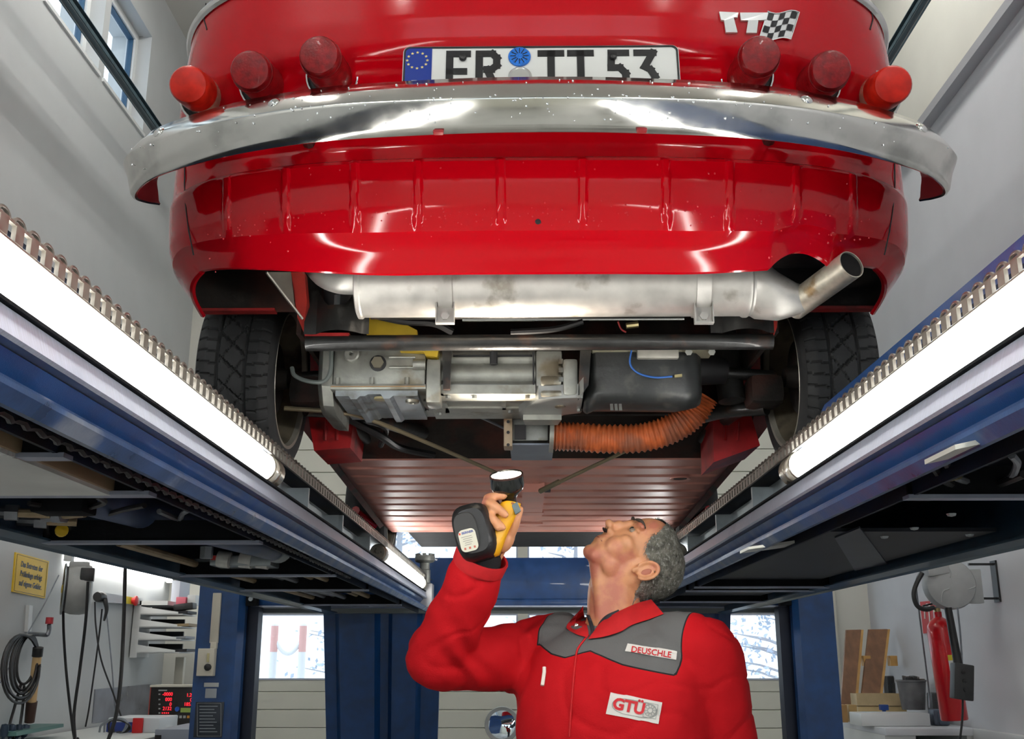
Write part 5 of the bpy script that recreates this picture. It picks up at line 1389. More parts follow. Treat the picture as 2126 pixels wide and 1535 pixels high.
def wrinkle(me):
    att = me.attributes.new('yoke', 'FLOAT', 'POINT'); val = []
    no = [v.normal.copy() for v in me.vertices]
    for v, n_ in zip(me.vertices, no):
        p = v.co; d = p-TC; u = d.dot(rT); fz = d.dot(fT)
        # folds
        w_ = .006*mnoise.noise(Vector((p.x*9, p.y*9, p.z*5)))+.003*mnoise.noise(p*24)-.0035*max(0, .12-abs(mnoise.noise(Vector((p.x*7+3, p.y*7, p.z*11)))))/.12
        de = (p-ER).length
        ax = (p-ER).dot((elb*-1+fo).normalized())
        ins = max(0, 1-de/.15)
        if ins: w_ += .011*ins*math.sin(ax*85+5*mnoise.noise(p*9))*max(.03, min(1, (ax+.03)/.05))
        ds = (p-(SR+Vector((0, 0, -.05)))).length
        if ds < .16: w_ += .011*(1-ds/.16)*math.sin((p.z*.8+u*.6)*95+4*mnoise.noise(p*8))
        v.co = p+n_*w_
        # yoke: above the curve, inside the armholes
        zb_ = interp(YB_, u)[0]+zS
        if fz < -.02: zb_ = zS-.05
        arm = .190-.25*max(0, zS-.03-p.z) if u < 0 else .158-.1*max(0, zS-p.z)
        val.append(min(p.z-zb_, arm-abs(u), .20, .17-fz))
    att.data.foreach_set('value', val)
mj = bpy.data.materials.new('jacket_cloth'); mj.use_nodes = True
nt = mj.node_tree; bs_ = nt.nodes['Principled BSDF']; bs_.inputs['Roughness'].default_value = .8; bs_.inputs['Specular IOR Level'].default_value = .2
at = nt.nodes.new('ShaderNodeAttribute'); at.attribute_name = 'yoke'
def gt(th):
    n_ = nt.nodes.new('ShaderNodeMath'); n_.operation = 'GREATER_THAN'; n_.inputs[1].default_value = th; nt.links.new(at.outputs['Fac'], n_.inputs[0]); return n_.outputs[0]
mx1 = nt.nodes.new('ShaderNodeMix'); mx1.data_type = 'RGBA'; mx1.inputs[6].default_value = (.52, .005, .010, 1); mx1.inputs[7].default_value = (.02, .018, .02, 1); nt.links.new(gt(-.0022), mx1.inputs[0])
mx2 = nt.nodes.new('ShaderNodeMix'); mx2.data_type = 'RGBA'; mx2.inputs[7].default_value = (.135, .135, .135, 1); nt.links.new(mx1.outputs[2], mx2.inputs[6]); nt.links.new(gt(.0008), mx2.inputs[0])
nt.links.new(mx2.outputs[2], bs_.inputs['Base Color'])
nz = nt.nodes.new('ShaderNodeTexNoise'); nz.inputs['Scale'].default_value = 300; bp_ = nt.nodes.new('ShaderNodeBump'); bp_.inputs['Strength'].default_value = .15; bp_.inputs['Distance'].default_value = .004
tcx = nt.nodes.new('ShaderNodeTexCoord'); nt.links.new(tcx.outputs['Object'], nz.inputs['Vector']); nt.links.new(nz.outputs['Fac'], bp_.inputs['Height']); nt.links.new(bp_.outputs['Normal'], bs_.inputs['Normal'])
jacket = fuse(jk, 'jacket', .0065, 7, [mj], person, post=wrinkle)
# cuff edge and dark sleeve of the pullover under it
ax = (WR-ER).normalized()
MB().lathe([(.0575, -.025), (.0590, 0), (.0580, .003), (.053, .002), (.053, -.03)], cuffR+ax*.050, ax, 30).build('cuff', m_jred, jacket)
q = MB(); limb(q, [cuffR+ax*.01, cuffR+ax*.050, cuffR+ax*.068], [.050, .043, .036], 5, 20); q.build('pullover_cuff', mat('knit_black', (.006, .006, .008), .9, ns=200, na=.4), jacket)
# trousers and boots
tr = MB()
for s in (-1, 1):
    hp = HIP+rT*(s*.09); limb(tr, [hp, Vector((hp.x, hp.y-.01, .48)), Vector((hp.x, hp.y+.02, .10))], [.108, .085, .075], 5, 18)
limb(tr, [HIP+Vector((0, 0, -.03)), HIP+Vector((0, 0, .08))], [.150, .150], 4, 20)
fuse(tr, 'trousers', .010, 3, [mat('trousers_grey', (.06, .06, .065), .85, ns=80, na=.2)], person)
for s in (-1, 1):
    hp = HIP+rT*(s*.09); bt = MB(); limb(bt, [Vector((hp.x, hp.y+.03, .115)), Vector((hp.x, hp.y+.03, .055))], [.055, .05]); limb(bt, [Vector((hp.x, hp.y+.03, .050)), Vector((hp.x, hp.y, .046))+fT*.17], [.05, .042])
    fuse(bt, 'boot', .006, 3, [mat('boot_black', (.012, .012, .012), .4)], person)
# ---- badges, pen, buttons fixed on the jacket front
def bvh_of(o):
    me = o.data; return BVHTree.FromPolygons([v.co for v in me.vertices], [list(p.vertices) for p in me.polygons])
bj = bvh_of(jacket); bb_ = bvh_of(body); CAMP = Vector((0, 0, ZC))
def onboth(px, py, off):
    d = ray(px, py).normalized(); best = None
    for t_ in (bj, bb_):
        h = t_.ray_cast(CAMP, d)
        if h[0] is not None and (best is None or h[3] < best[3]): best = h
    return best[0]-d*off if best else P(px, py, 2.4)
def onj(px, py, off):
    d = ray(px, py).normalized(); h = bj.ray_cast(CAMP, d)
    if h[0] is None: return P(px, py, 2.3)
    return h[0]+h[1]*off if h[1].dot(d) < 0 else h[0]-h[1]*off
def patch(c4, off, name, m_, par, n=16, inset=0.0):
    a, b, c, d = [Vector((*p_, 0)) for p_ in c4]; rows_ = []
    for j in range(n+1):
        v = inset+(1-2*inset)*j/n
        rows_.append([onj(*(a.lerp(b, u_).lerp(d.lerp(c, u_), v))[:2], off) for u_ in [inset*.5+(1-inset)*i/n for i in range(n+1)]])
    top_ = MB().grid(rows_)
    back = [[p_+(CAMP-p_).normalized()*-.004 for p_ in r_] for r_ in rows_]
    edge = rows_[0]+[r_[-1] for r_ in rows_[1:]]+rows_[-1][-2::-1]+[r_[0] for r_ in rows_[-2:0:-1]]
    eb = back[0]+[r_[-1] for r_ in back[1:]]+back[-1][-2::-1]+[r_[0] for r_ in back[-2:0:-1]]
    top_.grid([edge, eb], cu=True)
    return top_.build(name, m_, par)
def jtext(s_, size, cx_, cy_, ang, m_, par, bold=0, sx=1.0, off=.0012):
    tr_ = bvh_of(par)
    def onp(px, py, off):
        d = ray(px, py).normalized(); h = tr_.ray_cast(CAMP, d)
        return h[0]-d*off if h[0] is not None else onj(px, py, off+.004)
    return text(s_, size, (cx_, -cy_, 0), (math.cos(R(ang)), math.sin(R(ang)), 0), (-math.sin(R(ang)), math.cos(R(ang)), 0), m_, par, 'lettering', bold=bold, depth=.0004, sx=sx, conform=lambda v: onp(v.x, -v.y, off+(.0006 if v.z > 0 else 0)))
m_bw = mat('badge_white', (.72, .70, .66), .6); m_br = mat('badge_red', (.60, .010, .020), .6); m_bg = mat('badge_grey', (.35, .37, .36), .6)
nb = patch([(1303, 1338), (1406, 1353), (1403, 1372), (1298, 1354)], .0025, 'name_badge', m_bw, jacket)
jtext('DEUSCHLE', 17.5, 1352, 1354.5, -8.5, m_br, nb, bold=.25)
gb = patch([(1269, 1438), (1375, 1459), (1367, 1504), (1259, 1483)], .0025, 'logo_badge', m_bw, jacket)
jtext('GTÜ', 33, 1305.5, 1468, -11.5, m_br, gb, bold=1.3, sx=1.0)
q = MB(); 
def bp2(u_, v_):
    a, b, c, d = [Vector((*p_, 0)) for p_ in ((1269, 1438), (1375, 1459), (1367, 1504), (1259, 1483))]
    w2 = a.lerp(b, u_).lerp(d.lerp(c, u_), v_); return w2.x, w2.y
tgb = bvh_of(gb)
def onj(px, py, off):
    d = ray(px, py).normalized(); h = tgb.ray_cast(CAMP, d)
    if h[0] is not None: return h[0]-d*.001
    h = bj.ray_cast(CAMP, d)
    return h[0]-d*off if h[0] is not None else P(px, py, 2.3)
rr2 = rrect(.86, .70, .30, 5)
MB().tube([onj(*bp2(.5+u_*1.0, .5+v_), .003) for u_, v_ in rr2], .0006, 5, closed=True).build('badge_outline', m_bg, gb)
ccx = bp2(.80, .46)
for rr3 in (12.5, 5.5):
    MB().tube([onj(ccx[0]+rr3*math.cos(a), ccx[1]+rr3*math.sin(a), .003) for a in [2*math.pi*i/24 for i in range(24)]], .0007, 5, closed=True).build('wheel_emblem', m_bg, gb)
for k in range(10):
    a = 2*math.pi*k/10
    MB().tube([onj(ccx[0]+r3*math.cos(a), ccx[1]+r3*math.sin(a), .003) for r3 in (6, 9, 12)], .0006, 5).build('emblem_spoke', m_bg, gb)
MB().tube([onj(*bp2(u_, v_), .003) for u_, v_ in ((.68, .14), (.93, .14), (.93, .80), (.68, .80))], .0007, 5, closed=True).build('emblem_frame', m_bg, gb)
pen = MB().tube([onj(px, py, .006) for px, py in ((1126, 1424), (1128, 1410), (1130, 1396), (1130, 1386))], .0042, 8).build('pen', mat('pen_white', (.8, .78, .70), .4), label='white pen clipped in the breast pocket of the red jacket', cat='pen')
MB().tube([onj(px, py, .008) for px, py in ((1124, 1386), (1131, 1384), (1138, 1385), (1139, 1393))], .0030, 8).build('pen_clip', MATS['pen_white'], pen)
# collar flaps and the dark shirt collar inside
def sheet(lo, up, dlo, dup, name, m_, par, th=.004, k=5):
    A_ = []
    for px, py in lo:
        A_.append(onboth(px, py, dlo))
    B_ = [onboth(px, py, dup) for px, py in up]
    A_ = spline(A_, k); B_ = spline(B_, k)
    tow = [(CAMP-p_).normalized()*th for p_ in A_]
    rows_ = [A_, [a_.lerp(b_, .5)+t_ for a_, b_, t_ in zip(A_, B_, tow)], B_, [b_-t_ for b_, t_ in zip(B_, tow)], [a_-t_ for a_, t_ in zip(A_, tow)]]
    mb = MB().grid(rows_, cv=True)
    for i in (0, len(A_)-1): mb.add([r_[i] for r_ in rows_], [list(range(5))])
    return mb.build(name, m_, par, smooth=60)
sheet([(1221, 1327), (1256, 1322), (1290, 1311), (1312, 1298), (1345, 1287), (1378, 1275)], [(1230, 1315), (1246, 1294), (1268, 1279), (1290, 1267), (1325, 1252), (1352, 1245)], .010, .008, 'collar_flap', m_jred, jacket)
sheet([(1219, 1324), (1194, 1316), (1176, 1303), (1188, 1284), (1204, 1268)], [(1222, 1314), (1219, 1300), (1214, 1282), (1211, 1268), (1211, 1258)], .010, .008, 'collar_flap', m_jred, jacket)
sheet([(1225, 1322), (1226, 1310), (1222, 1294), (1216, 1276)], [(1236, 1322), (1234, 1308), (1230, 1292), (1224, 1278)], .004, .004, 'shirt_collar', m_shirt, jacket)
sheet([(1238, 1322), (1250, 1302), (1270, 1288), (1290, 1276)], [(1236, 1318), (1242, 1296), (1258, 1278), (1284, 1266)], .006, .004, 'shirt_collar', m_shirt, jacket)
# placket edge and snap button
pts = [onj(px, py, .0025) for px, py in ((1222, 1318), (1206, 1338), (1198, 1352), (1194, 1380), (1190, 1420), (1186, 1470), (1182, 1530))]
MB().tube(spline(pts, 4), .0022, 6).build('placket_edge', m_jred, jacket)
for px, py in ((1263, 1291), (1197, 1300)):
    p_ = onj(px, py, .004); MB().lathe([(0, .003), (.004, .0025), (.006, .0008), (.006, 0)], p_, (CAMP-p_).normalized(), 14).build('snap_button', m_chr2, jacket)

# =================================================================== THE TORCH IN HIS HAND
torch = thing('work_torch', 'yellow and black cordless work torch held up in the hand', 'torch', F(1010, 1120, 0))
m_ty = mat('torch_yellow', (.80, .40, .008), .42, ns=60, na=.06); m_tb = mat('torch_black', (.010, .010, .011), .38, ns=90, na=.2, bump=.05, bs=300)
hd = Vector((-.10, -.44, .89)).normalized()
hc = F(1051, 985, -.010)          # centre of the lens opening
hp_ = MB()
hp_.lathe([(.0345, 0), (.0362, -.002), (.0362, -.026), (.0330, -.034), (.0200, -.046), (.0160, -.054), (.0155, -.080), (.0, -.080)], hc, hd, 32, caps=False)
hp_.lathe([(.0345, 0), (.0325, -.001), (.0300, -.012), (.012, -.020), (0, -.020)], hc, hd, 32, caps=False)
hp_.build('torch_head', mat('torch_head_black', (.012, .014, .013), .16, coat=.7, ns=30, na=.3), torch)
MB().lathe([(.0350, .0005), (.0364, -.001), (.0364, -.004)], hc, hd, 32, caps=False).build('bezel', mat('bezel_dark', (.05, .02, .015), .4), torch)
MB().lathe([(.0322, -.0025), (.0322, -.004), (0, -.004)], hc, hd, 32).build('lens', mat('torch_lens', (1, 1, 1), .3, emit=5.0, ecol=(1.0, .86, .70)), torch)
# handle: yellow shell between head and battery
def sect(px, py, dy, wx, wy, ang=0.0):
    c = F(px, py, dy); e1 = Vector((math.cos(ang), 0, math.sin(ang))); e2 = Vector((0, 1, 0))
    return [c+e1*(wx*math.copysign(abs(math.cos(t))**.7, math.cos(t)))+e2*(wy*math.copysign(abs(math.sin(t))**.7, math.sin(t))) for t in [2*math.pi*i/20 for i in range(20)]]
h2 = MB(); ss = [sect(1066, 1044, -.002, .016, .016, -.2), sect(1060, 1052, -.002, .022, .019, -.4), sect(1050, 1070, 0, .022, .019, -.55), sect(1038, 1092, 0, .022, .019, -.6), sect(1026, 1112, 0, .028, .022, -.75), sect(1014, 1112, .0, .048, .030, -1.05), sect(1004, 1108, 0, .055, .034, -1.12)]
h2.grid(ss, cu=True); h2.add(ss[0], [list(range(20))]); h2.add(ss[-1], [list(range(20))])
h2.build('handle', m_ty, torch, smooth=50)
MB().obox(F(1072, 1056, -.018), (.006, 0, .004), (0, .006, 0), (-.004, 0, .010), bev=.002).build('switch', mat('switch_grey', (.10, .14, .15), .4), torch)
p_ = F(1064, 1046, -.019); MB().lathe([(0, .001), (.003, .001), (.0035, 0)], p_, (0, -1, 0), 10).build('handle_screw', mat('screw_rust', (.3, .12, .05), .5), torch)
# battery pack: blocky oval, stepped front with label
Rb = Matrix.Rotation(R(-14), 3, 'Y')
bc = F(988, 1107, -.006)
e1 = Rb@Vector((1, 0, 0)); e3 = Rb@Vector((0, 0, 1)); e2 = Vector((.12, 1, 0)).normalized()
def bsec(d_, sx_, sz_, ox=0, oz=0, n=28, e=3.2):
    return [bc+e2*d_+e1*(ox+sx_*math.copysign(abs(math.cos(t))**(2/e), math.cos(t)))+e3*(oz+sz_*math.copysign(abs(math.sin(t))**(2/e), math.sin(t))) for t in [2*math.pi*i/n for i in range(n)]]
b2 = MB(); ss = [bsec(-.040, .034, .050), bsec(-.044, .030, .046)][::-1]+[bsec(-.030, .041, .058), bsec(.0, .044, .061), bsec(.022, .046, .060), bsec(.030, .042, .055)]
b2.grid(ss, cu=True); b2.add(ss[0], [list(range(28))]); b2.add(ss[-1], [list(range(28))])
b2.build('battery', m_tb, torch, smooth=40); bat = bpy.data.objects['battery']
fr = [bsec(-.0455, .025, .041, -.012, .0, 28, 3.0), bsec(-.0485, .023, .039, -.012, .0, 28, 3.0)]
MB().grid(fr, cu=True).add(fr[1], [list(range(28))]).build('battery_face', mat('battery_matt', (.022, .022, .022), .6), bat, smooth=40)
def bf(u_, v_, d_): return bc+e1*u_+e3*v_-e2*d_
lab = [bf(-.012+u_, -.018+v_, .0490) for u_, v_ in rrect(.036, .046, .010)]
lb_ = MB().prism(lab, -e2*.0008).build('battery_label', mat('label_beige', (.58, .56, .46), .5), bat)
text('BERNER', .0068, bf(-.010, -.002, .0502), e1, e3, mat('label_blue', (.03, .06, .30), .5), lb_, bold=.00012, depth=.0002)
MB().obox(bf(-.0265, -.002, .0500), e1*.0017, e3*.0022, e2*.0003).build('label_mark', mat('label_red', (.55, .05, .03), .5), lb_, smooth=0)
for k in range(5): MB().obox(bf(-.014+(k % 2)*.002, -.010-k*.0042, .0500), e1*(.011-.001*k), e3*.0005, e2*.0003).build('label_line', mat('label_ink', (.2, .2, .18), .5), lb_, smooth=0)
for k in range(3): MB().obox(bf(-.022+k*.010, -.034, .0500), e1*.0020, e3*.0022, e2*.0003).build('label_icon', mat('label_red2', (.45, .12, .08), .5), lb_, smooth=0)
for u_, v_ in ((.018, .030), (.014, .006), (.026, -.014)):
    MB().lathe([(0, .0015), (.003, .001), (.004, 0)], bf(u_, v_, .040), -e2, 10).build('battery_screw', m_tb, bat)
sp = bpy.data.lights.new('torch_beam', 'SPOT'); sp.energy = 14; sp.spot_size = R(95); sp.spot_blend = .8; sp.color = (1, .88, .74); sp.shadow_soft_size = .02
so = bpy.data.objects.new('torch_beam', sp); COL.objects.link(so); so.parent = torch; so.matrix_parent_inverse = Matrix.Translation(-torch.location)
so.location = hc+hd*.004; so.rotation_euler = hd.to_track_quat('-Z', 'Y').to_euler()

# =================================================================== LEFT WALL
m_black = mat('plastic_black', (.012, .012, .013), .45); m_grey = mat('plastic_grey', (.36, .37, .36), .45, ns=20, na=.08)
m_white = mat('enamel_white', (.74, .75, .74), .4); m_beige = mat('plastic_beige', (.60, .57, .48), .5)
m_sheet = mat('sheet_steel', (.30, .31, .35), .35, .7, ns=8, na=.2, rv=.1)
XW = XL+.004
def wl(px, py, d=0.0): return PX(px, py, XL+d)
# yellow notice
sg = thing('warning_sign', 'yellow notice board with three lines of black writing on the left wall', 'sign', wl(60, 1240))
c4 = [wl(30, 1147), wl(99, 1166), wl(91, 1243), wl(23, 1229)]
sb = MB().prism(c4, (.008, 0, 0)).build('board', mat('sign_yellow', (.78, .50, .012), .45, ns=8, na=.06), sg, smooth=0)
cc_ = sum(c4, Vector())/4+Vector((.0088, 0, 0)); rgt = (c4[1]-c4[0]+c4[2]-c4[3]).normalized(); upv = (c4[0]-c4[3]).normalized()
hh = (c4[0]-c4[3]).length
inn = [cc_+(p_+Vector((.0088, 0, 0))-cc_)*.92 for p_ in c4]
MB().tube(inn, .0012, 5, closed=True).build('border', m_ink, sg)
wsg = (c4[1]-c4[0]).length
for k, s_ in enumerate(('Das Betreten der', 'Prüfanlage erfolgt', 'auf eigene Gefahr.')):
    text(s_, hh*.20, cc_+upv*hh*(.24-.24*k), rgt, upv, m_ink, sg, 'lettering', bold=.0012, sx=wsg/hh*.46)
# cable reel (drum seen edge-on)
rc = PX(158, 1224, -2.52); ra = Vector((-.90, -.42, 0)).normalized()
reel = thing('cable_reel', 'grey cable reel with black open side hanging on the left wall', 'cable reel', rc+Vector((0, 0, -.14)))
MB().lathe([(.0, .055), (.10, .060), (.128, .050), (.138, .020), (.140, -.03), (.132, -.070), (.11, -.080), (.0, -.082)], rc, ra, 36).build('housing', m_grey, reel)
MB().lathe([(.125, .052), (.128, .064), (.118, .068), (.112, .060), (.05, .058), (.045, .070), (0, .072)], rc, ra, 32).build('drum_side', m_black, reel)
MB().lathe([(.0, .078), (.022, .076), (.024, .070)], rc, ra, 16).build('drum_hub', mat('hub_yellow', (.6, .45, .05), .5), reel)
MB().tube([rc+ra*.066+Vector((0, 0, 0))+Vector((-ra.y, ra.x, 0))*(.137*math.cos(a))+Vector((0, 0, .137*math.sin(a))) for a in [2*math.pi*i/30 for i in range(30)]], .005, 6, closed=True).build('guard_ring', m_galv, reel)
bo = rc+Vector((.085, -.07, .075)); MB().obox(bo, (.034, .012, 0), (-.012, .034, 0), (0, 0, .036), bev=.006).build('cable_outlet', m_black, reel)
MB().obox(rc+Vector((.01, -.01, .13)), (.05, .02, 0), (-.02, .05, 0), (0, 0, .02), bev=.01).build('top_bracket', m_grey, reel)
MB().obox(rc+Vector((-.13, .30, .10)), (-.13, .28, 0), (.018, .009, 0), (0, 0, .006)).build('wall_arm', m_galv, reel, smooth=0)
def cab(pts, r_, label, m_=None, name='hanging_cable', **kw):
    pts = [Vector((p_.x, p_.y, max(p_.z, .912))) if (p_.x < -2.0 and 5.5 < p_.y < 8) else p_ for p_ in pts]
    return MB().tube(spline(pts, 6), r_, 7).build(name, m_ or m_hose, label=label, cat='cable', **kw)
Yr = rc.y
cab([P(131, 1262, Yr-.05), P(133, 1330, Yr), P(140, 1420, Yr), P(154, 1535, Yr), P(156, 1600, Yr)], .0075, 'black cable dropping from the left side of the wall reel')
cab([P(183, 1208, Yr-.12), P(178, 1290, Yr-.1), P(166, 1390, Yr-.05), P(154, 1480, Yr-.03), P(149, 1600, Yr-.03)], .0085, 'black cable dropping from the outlet of the wall reel')
cab([wl(122, 1195, .02), wl(92, 1255, .02), wl(60, 1310, .02), wl(28, 1370, .02), wl(0, 1418, .02)], .004, 'thin cable slanting down the left wall below the reel', m_pipeg)
# mounting rail with emergency stop, plugs hanging on it
rl = thing('control_rail', 'grey wall rail with red and yellow emergency button', 'control panel', wl(240, 1250))
MB().prism([wl(199, 1231), wl(282, 1243), wl(282, 1256), wl(199, 1251)], (.05, 0, 0)).build('rail', mat('rail_grey', (.48, .50, .52), .4, .2), rl, smooth=0)
p_ = wl(273, 1248, .05); MB().box(p_.x-.002, p_.x+.006, p_.y-.11, p_.y+.11, p_.z-.024, p_.z+.024, bev=.002).build('button_plate', mat('estop_yellow', (.75, .6, .03), .5), rl)
MB().lathe([(.022, 0), (.022, .02), (.034, .024), (.034, .036), (.024, .042), (0, .044)], p_, (1, 0, 0), 18).build('stop_button', mat('estop_red', (.65, .02, .02), .4), rl)
hk = wl(208, 1240, .07); MB().lathe([(.0, -.05), (.028, -.05), (.034, -.03), (.034, .03), (.026, .05), (0, .05)], hk, (0, 1, 0), 16).build('plug_holder', m_black, rl)
MB().tube(spline([hk+Vector((.03, 0, -.01)), hk+Vector((.05, 0, -.08)), hk+Vector((.04, 0, -.15))], 5), [.016, .016, .015, .014, .013, .012, .011, .010, .009, .008, .006], 10).build('hung_plug', m_black, rl)
ch = P(210, 1265, 7.0)
cab([P(197, 1250, 7), P(199, 1300, 7), P(210, 1370, 7), P(235, 1440, 7), P(252, 1490, 7)], .0055, 'thin black cable from the wall rail crossing to the right')
cab([P(212, 1265, 7.02), P(207, 1310, 7.02), P(198, 1380, 7.02), P(185, 1470, 7.02), P(174, 1545, 7.02)], .0055, 'thin black cable from the wall rail crossing to the left')
cab([P(218, 1243, 7.04), P(224, 1300, 7.04), P(232, 1380, 7.04), P(238, 1460, 7.04), P(243, 1495, 7.04)], .0045, 'thinnest cable of the three under the wall rail', m_pipeg)
cab([P(260, 1180, 4.9), P(258, 1260, 4.9), P(255, 1340, 4.9), P(250, 1420, 4.9), P(240, 1490, 4.9), P(222, 1545, 4.9)], .0085, 'thick black cable hanging down from the left runway edge')
# hook bar with coiled cable, inspection lamp
hk2 = thing('wall_hook', 'white wall bar with bent pipe hook and red cap', 'hook', wl(80, 1330))
MB().prism([wl(54, 1257), wl(61, 1258), wl(58, 1313), wl(50, 1312)], (.02, 0, 0)).build('bar', m_white, hk2, smooth=0)
hy = PX(60, 1315, XL+.05)
MB().tube(spline([PX(60, 1316, XL+.02), PX(85, 1318, XL+.12), PX(98, 1318, XL+.2), PX(102, 1308, XL+.2), PX(102, 1297, XL+.2)], 6), .012, 10).build('hook_pipe', m_pipeg, hk2)
e_ = PX(102, 1296, XL+.2); MB().cyl(e_, e_+Vector((0, 0, .035)), .020, n=12).build('hook_cap', mat('cap_red', (.45, .03, .04), .5), hk2)
cl = thing('cable_coil', 'bundle of coiled black cable hung on the wall hook', 'cable', wl(55, 1430))
Yc_ = PX(60, 1318, XL+.14)
g = random.Random(5)
for k in range(7):
    cxp = 56-k*2.2; w_ = 20+3.2*k+g.uniform(-2, 2); h_ = 50+4.0*k+g.uniform(-5, 5); tilt_ = -.25+.03*k
    pts = []
    for i in range(26):
        a = 2*math.pi*i/26; u_ = w_*math.cos(a); v_ = h_*math.sin(a)
        pts.append(PX(cxp+u_*math.cos(tilt_)+v_*math.sin(tilt_)*.6+14*0, 1318+h_+v_*math.cos(tilt_), XL+.14+.008*k-.05*(a/6.28)))
    MB().tube(pts, .0075, 6, closed=True).build('loop', m_hose, cl)
MB().tube(spline([PX(44, 1420, XL+.12), PX(30, 1470, XL+.1), PX(20, 1510, XL+.1), PX(28, 1535, XL+.1)], 6), .0075, 6).build('cable_tail', m_hose, cl)
MB().tube(spline([PX(50, 1425, XL+.12), PX(48, 1460, XL+.1), PX(42, 1505, XL+.1)], 6), .0075, 6).build('cable_tail', m_hose, cl)
il = thing('hand_lamp', 'slim wooden-coloured inspection hand lamp hanging on the left wall', 'hand lamp', PX(60, 1505, XL+.1))
a_, b_ = PX(79, 1348, XL+.16), PX(61, 1500, XL+.12)
MB().cyl(a_.lerp(b_, .10), a_.lerp(b_, .72), .024, n=14).build('tube', mat('lamp_amber', (.62, .42, .20), .35, coat=.4), il)
MB().cyl(a_.lerp(b_, -.02), a_.lerp(b_, .10), .028, n=14).build('head_cap', m_black, il)
MB().cyl(a_.lerp(b_, .72), b_, .030, .026, n=14).build('grip', mat('grip_brown', (.05, .022, .015), .6), il)
sh = thing('tool_shelf', 'narrow teal rack with dark tools at the lower left edge', 'shelf', PX(30, 1535, XL+.1))
MB().prism([PX(-30, 1520, XL+.02), PX(74, 1503, XL+.02), PX(74, 1510, XL+.02), PX(-30, 1529, XL+.02)], (.16, 0, 0)).build('board', mat('shelf_teal', (.10, .22, .20), .5), sh, smooth=0)
for k, px in enumerate((8, 22, 37, 50)):
    p_ = PX(px, 1524, XL+.12); t_ = MB(); t_.lathe([(.0, .05), (.018, .045), (.022, .02), (.018, -.01), (.008, -.02), (.007, -.10), (0, -.11)], p_, (.1, .1*k-.1, 1), 12)
    t_.build('hand_tool', mat('tool_navy', (.02, .04, .07), .4, .2), label=['dark screwdriver-like tool at the left end of the teal rack', 'second dark tool from the left end of the teal rack', 'third dark tool on the teal rack', 'dark tool at the right end of the teal rack'][k], cat='tool', group='tools on the teal rack')
# fluorescent light along the wall top
fl = thing('wall_light', 'long white fluorescent strip light on the left wall above the reel', 'light', PX(280, 1195, XL))
ya_, yb_ = 6.45, 8.35
MB().box(XL, XL+.07, ya_, yb_, 1.935, 1.985, bev=.008).build('housing', m_white, fl)
MB().cyl((XL+.045, ya_+.02, 1.918), (XL+.045, yb_-.02, 1.918), .017, n=12).build('tube', mat('tube_light_wall', (1, 1, 1), .5, emit=9.0, ecol=(1, .98, .93)), fl)
for y in (ya_, yb_): MB().box(XL+.02, XL+.07, y-.02, y+.02, 1.895, 1.94, bev=.004).build('socket', m_white, fl)
# letter trays on the wall near the corner
tr_ = thing('letter_tray', 'white four-tier document tray beside the left lift post', 'tray', (-2.62, 7.9, 1.33))
Yt = 7.72
zt4 = [P(330, y, Yt).z for y in (1262, 1287, 1312, 1337)]
xl_, xr_ = XL+.01, P(368, 1300, Yt).x
back = MB().box(xl_, xl_+.012, Yt, Yt+.36, P(0, 1365, Yt).z, P(0, 1247, Yt).z).build('side_panel', m_white, tr_, smooth=0)
zlo, zhi = P(330, 1366, Yt).z, P(330, 1248, Yt).z
MB().box(xl_, xl_+.05, Yt-.006, Yt, zlo, zhi).build('front_edge', m_white, tr_, smooth=0)
MB().box(xl_, xr_-.08, Yt-.006, Yt+.30, zhi-.03, zhi).build('top_board', m_white, tr_, smooth=0)
for k in range(4):
    z0 = zhi-.085-k*.088
    MB().prism([(xl_+.05, Yt-.006, z0+.045), (xl_+.05, Yt-.006, z0-.005), (xr_, Yt-.006, z0-.005), (xr_, Yt-.006, z0+.008)], (0, .006, 0)).build('tray_front', m_white, tr_, smooth=0)
    MB().box(xl_+.012, xr_+.03, Yt, Yt+.33, z0-.012, z0-.005).build('tray_board', m_white, tr_, smooth=0)
    MB().box(xl_+.02, xr_-.05, Yt+.31, Yt+.33, z0-.005, z0+.055).build('tray_back', m_black, tr_, smooth=0)
paper = [('dark folder', (.03, .03, .035)), ('brown envelope', (.30, .22, .12)), ('grey brochure', (.25, .26, .28)), ('black booklet', (.015, .015, .018))]
for k in range(4):
    z0 = zhi-.085-k*.088
    MB().obox((xr_-.04+.015*(k % 2), Yt+.13, z0+.004), (.10, 0, .004), (0, .11, 0), (0, 0, .009)).build('document', mat('paper%d' % k, paper[k][1], .6), label='%s lying in the %s tray of the document rack' % (paper[k][0], ('top', 'second', 'third', 'lowest')[k]), cat='document', smooth=0)
MB().obox((xr_+.03, Yt+.05, zhi-.085+.045), (.07, 0, .008), (0, .05, 0), (-.003, 0, .022), bev=.008).build('spectacle_case', m_black, label='black soft case sticking out of the top document tray', cat='case')
p_ = P(366, 1250, Yt+.2)
MB().box(p_.x-.03, p_.x+.03, Yt+.16, Yt+.40, zhi, zhi+.155, bev=.003).build('ring_binder', mat('binder_white', (.62, .66, .74), .5), label='pale ring binder standing on the document tray unit', cat='binder')
MB().box(p_.x+.045, p_.x+.115, Yt+.05, Yt+.16, zhi-.03, zhi+.03, bev=.004).build('note_box', mat('box_pink', (.75, .16, .22), .5), label='small pink and white note box beside the ring binder', cat='box')
MB().box(p_.x+.12, p_.x+.18, Yt+.07, Yt+.16, zhi-.03, zhi+.045, bev=.004).build('paper_block', m_white, label='white paper block right of the pink note box', cat='paper')
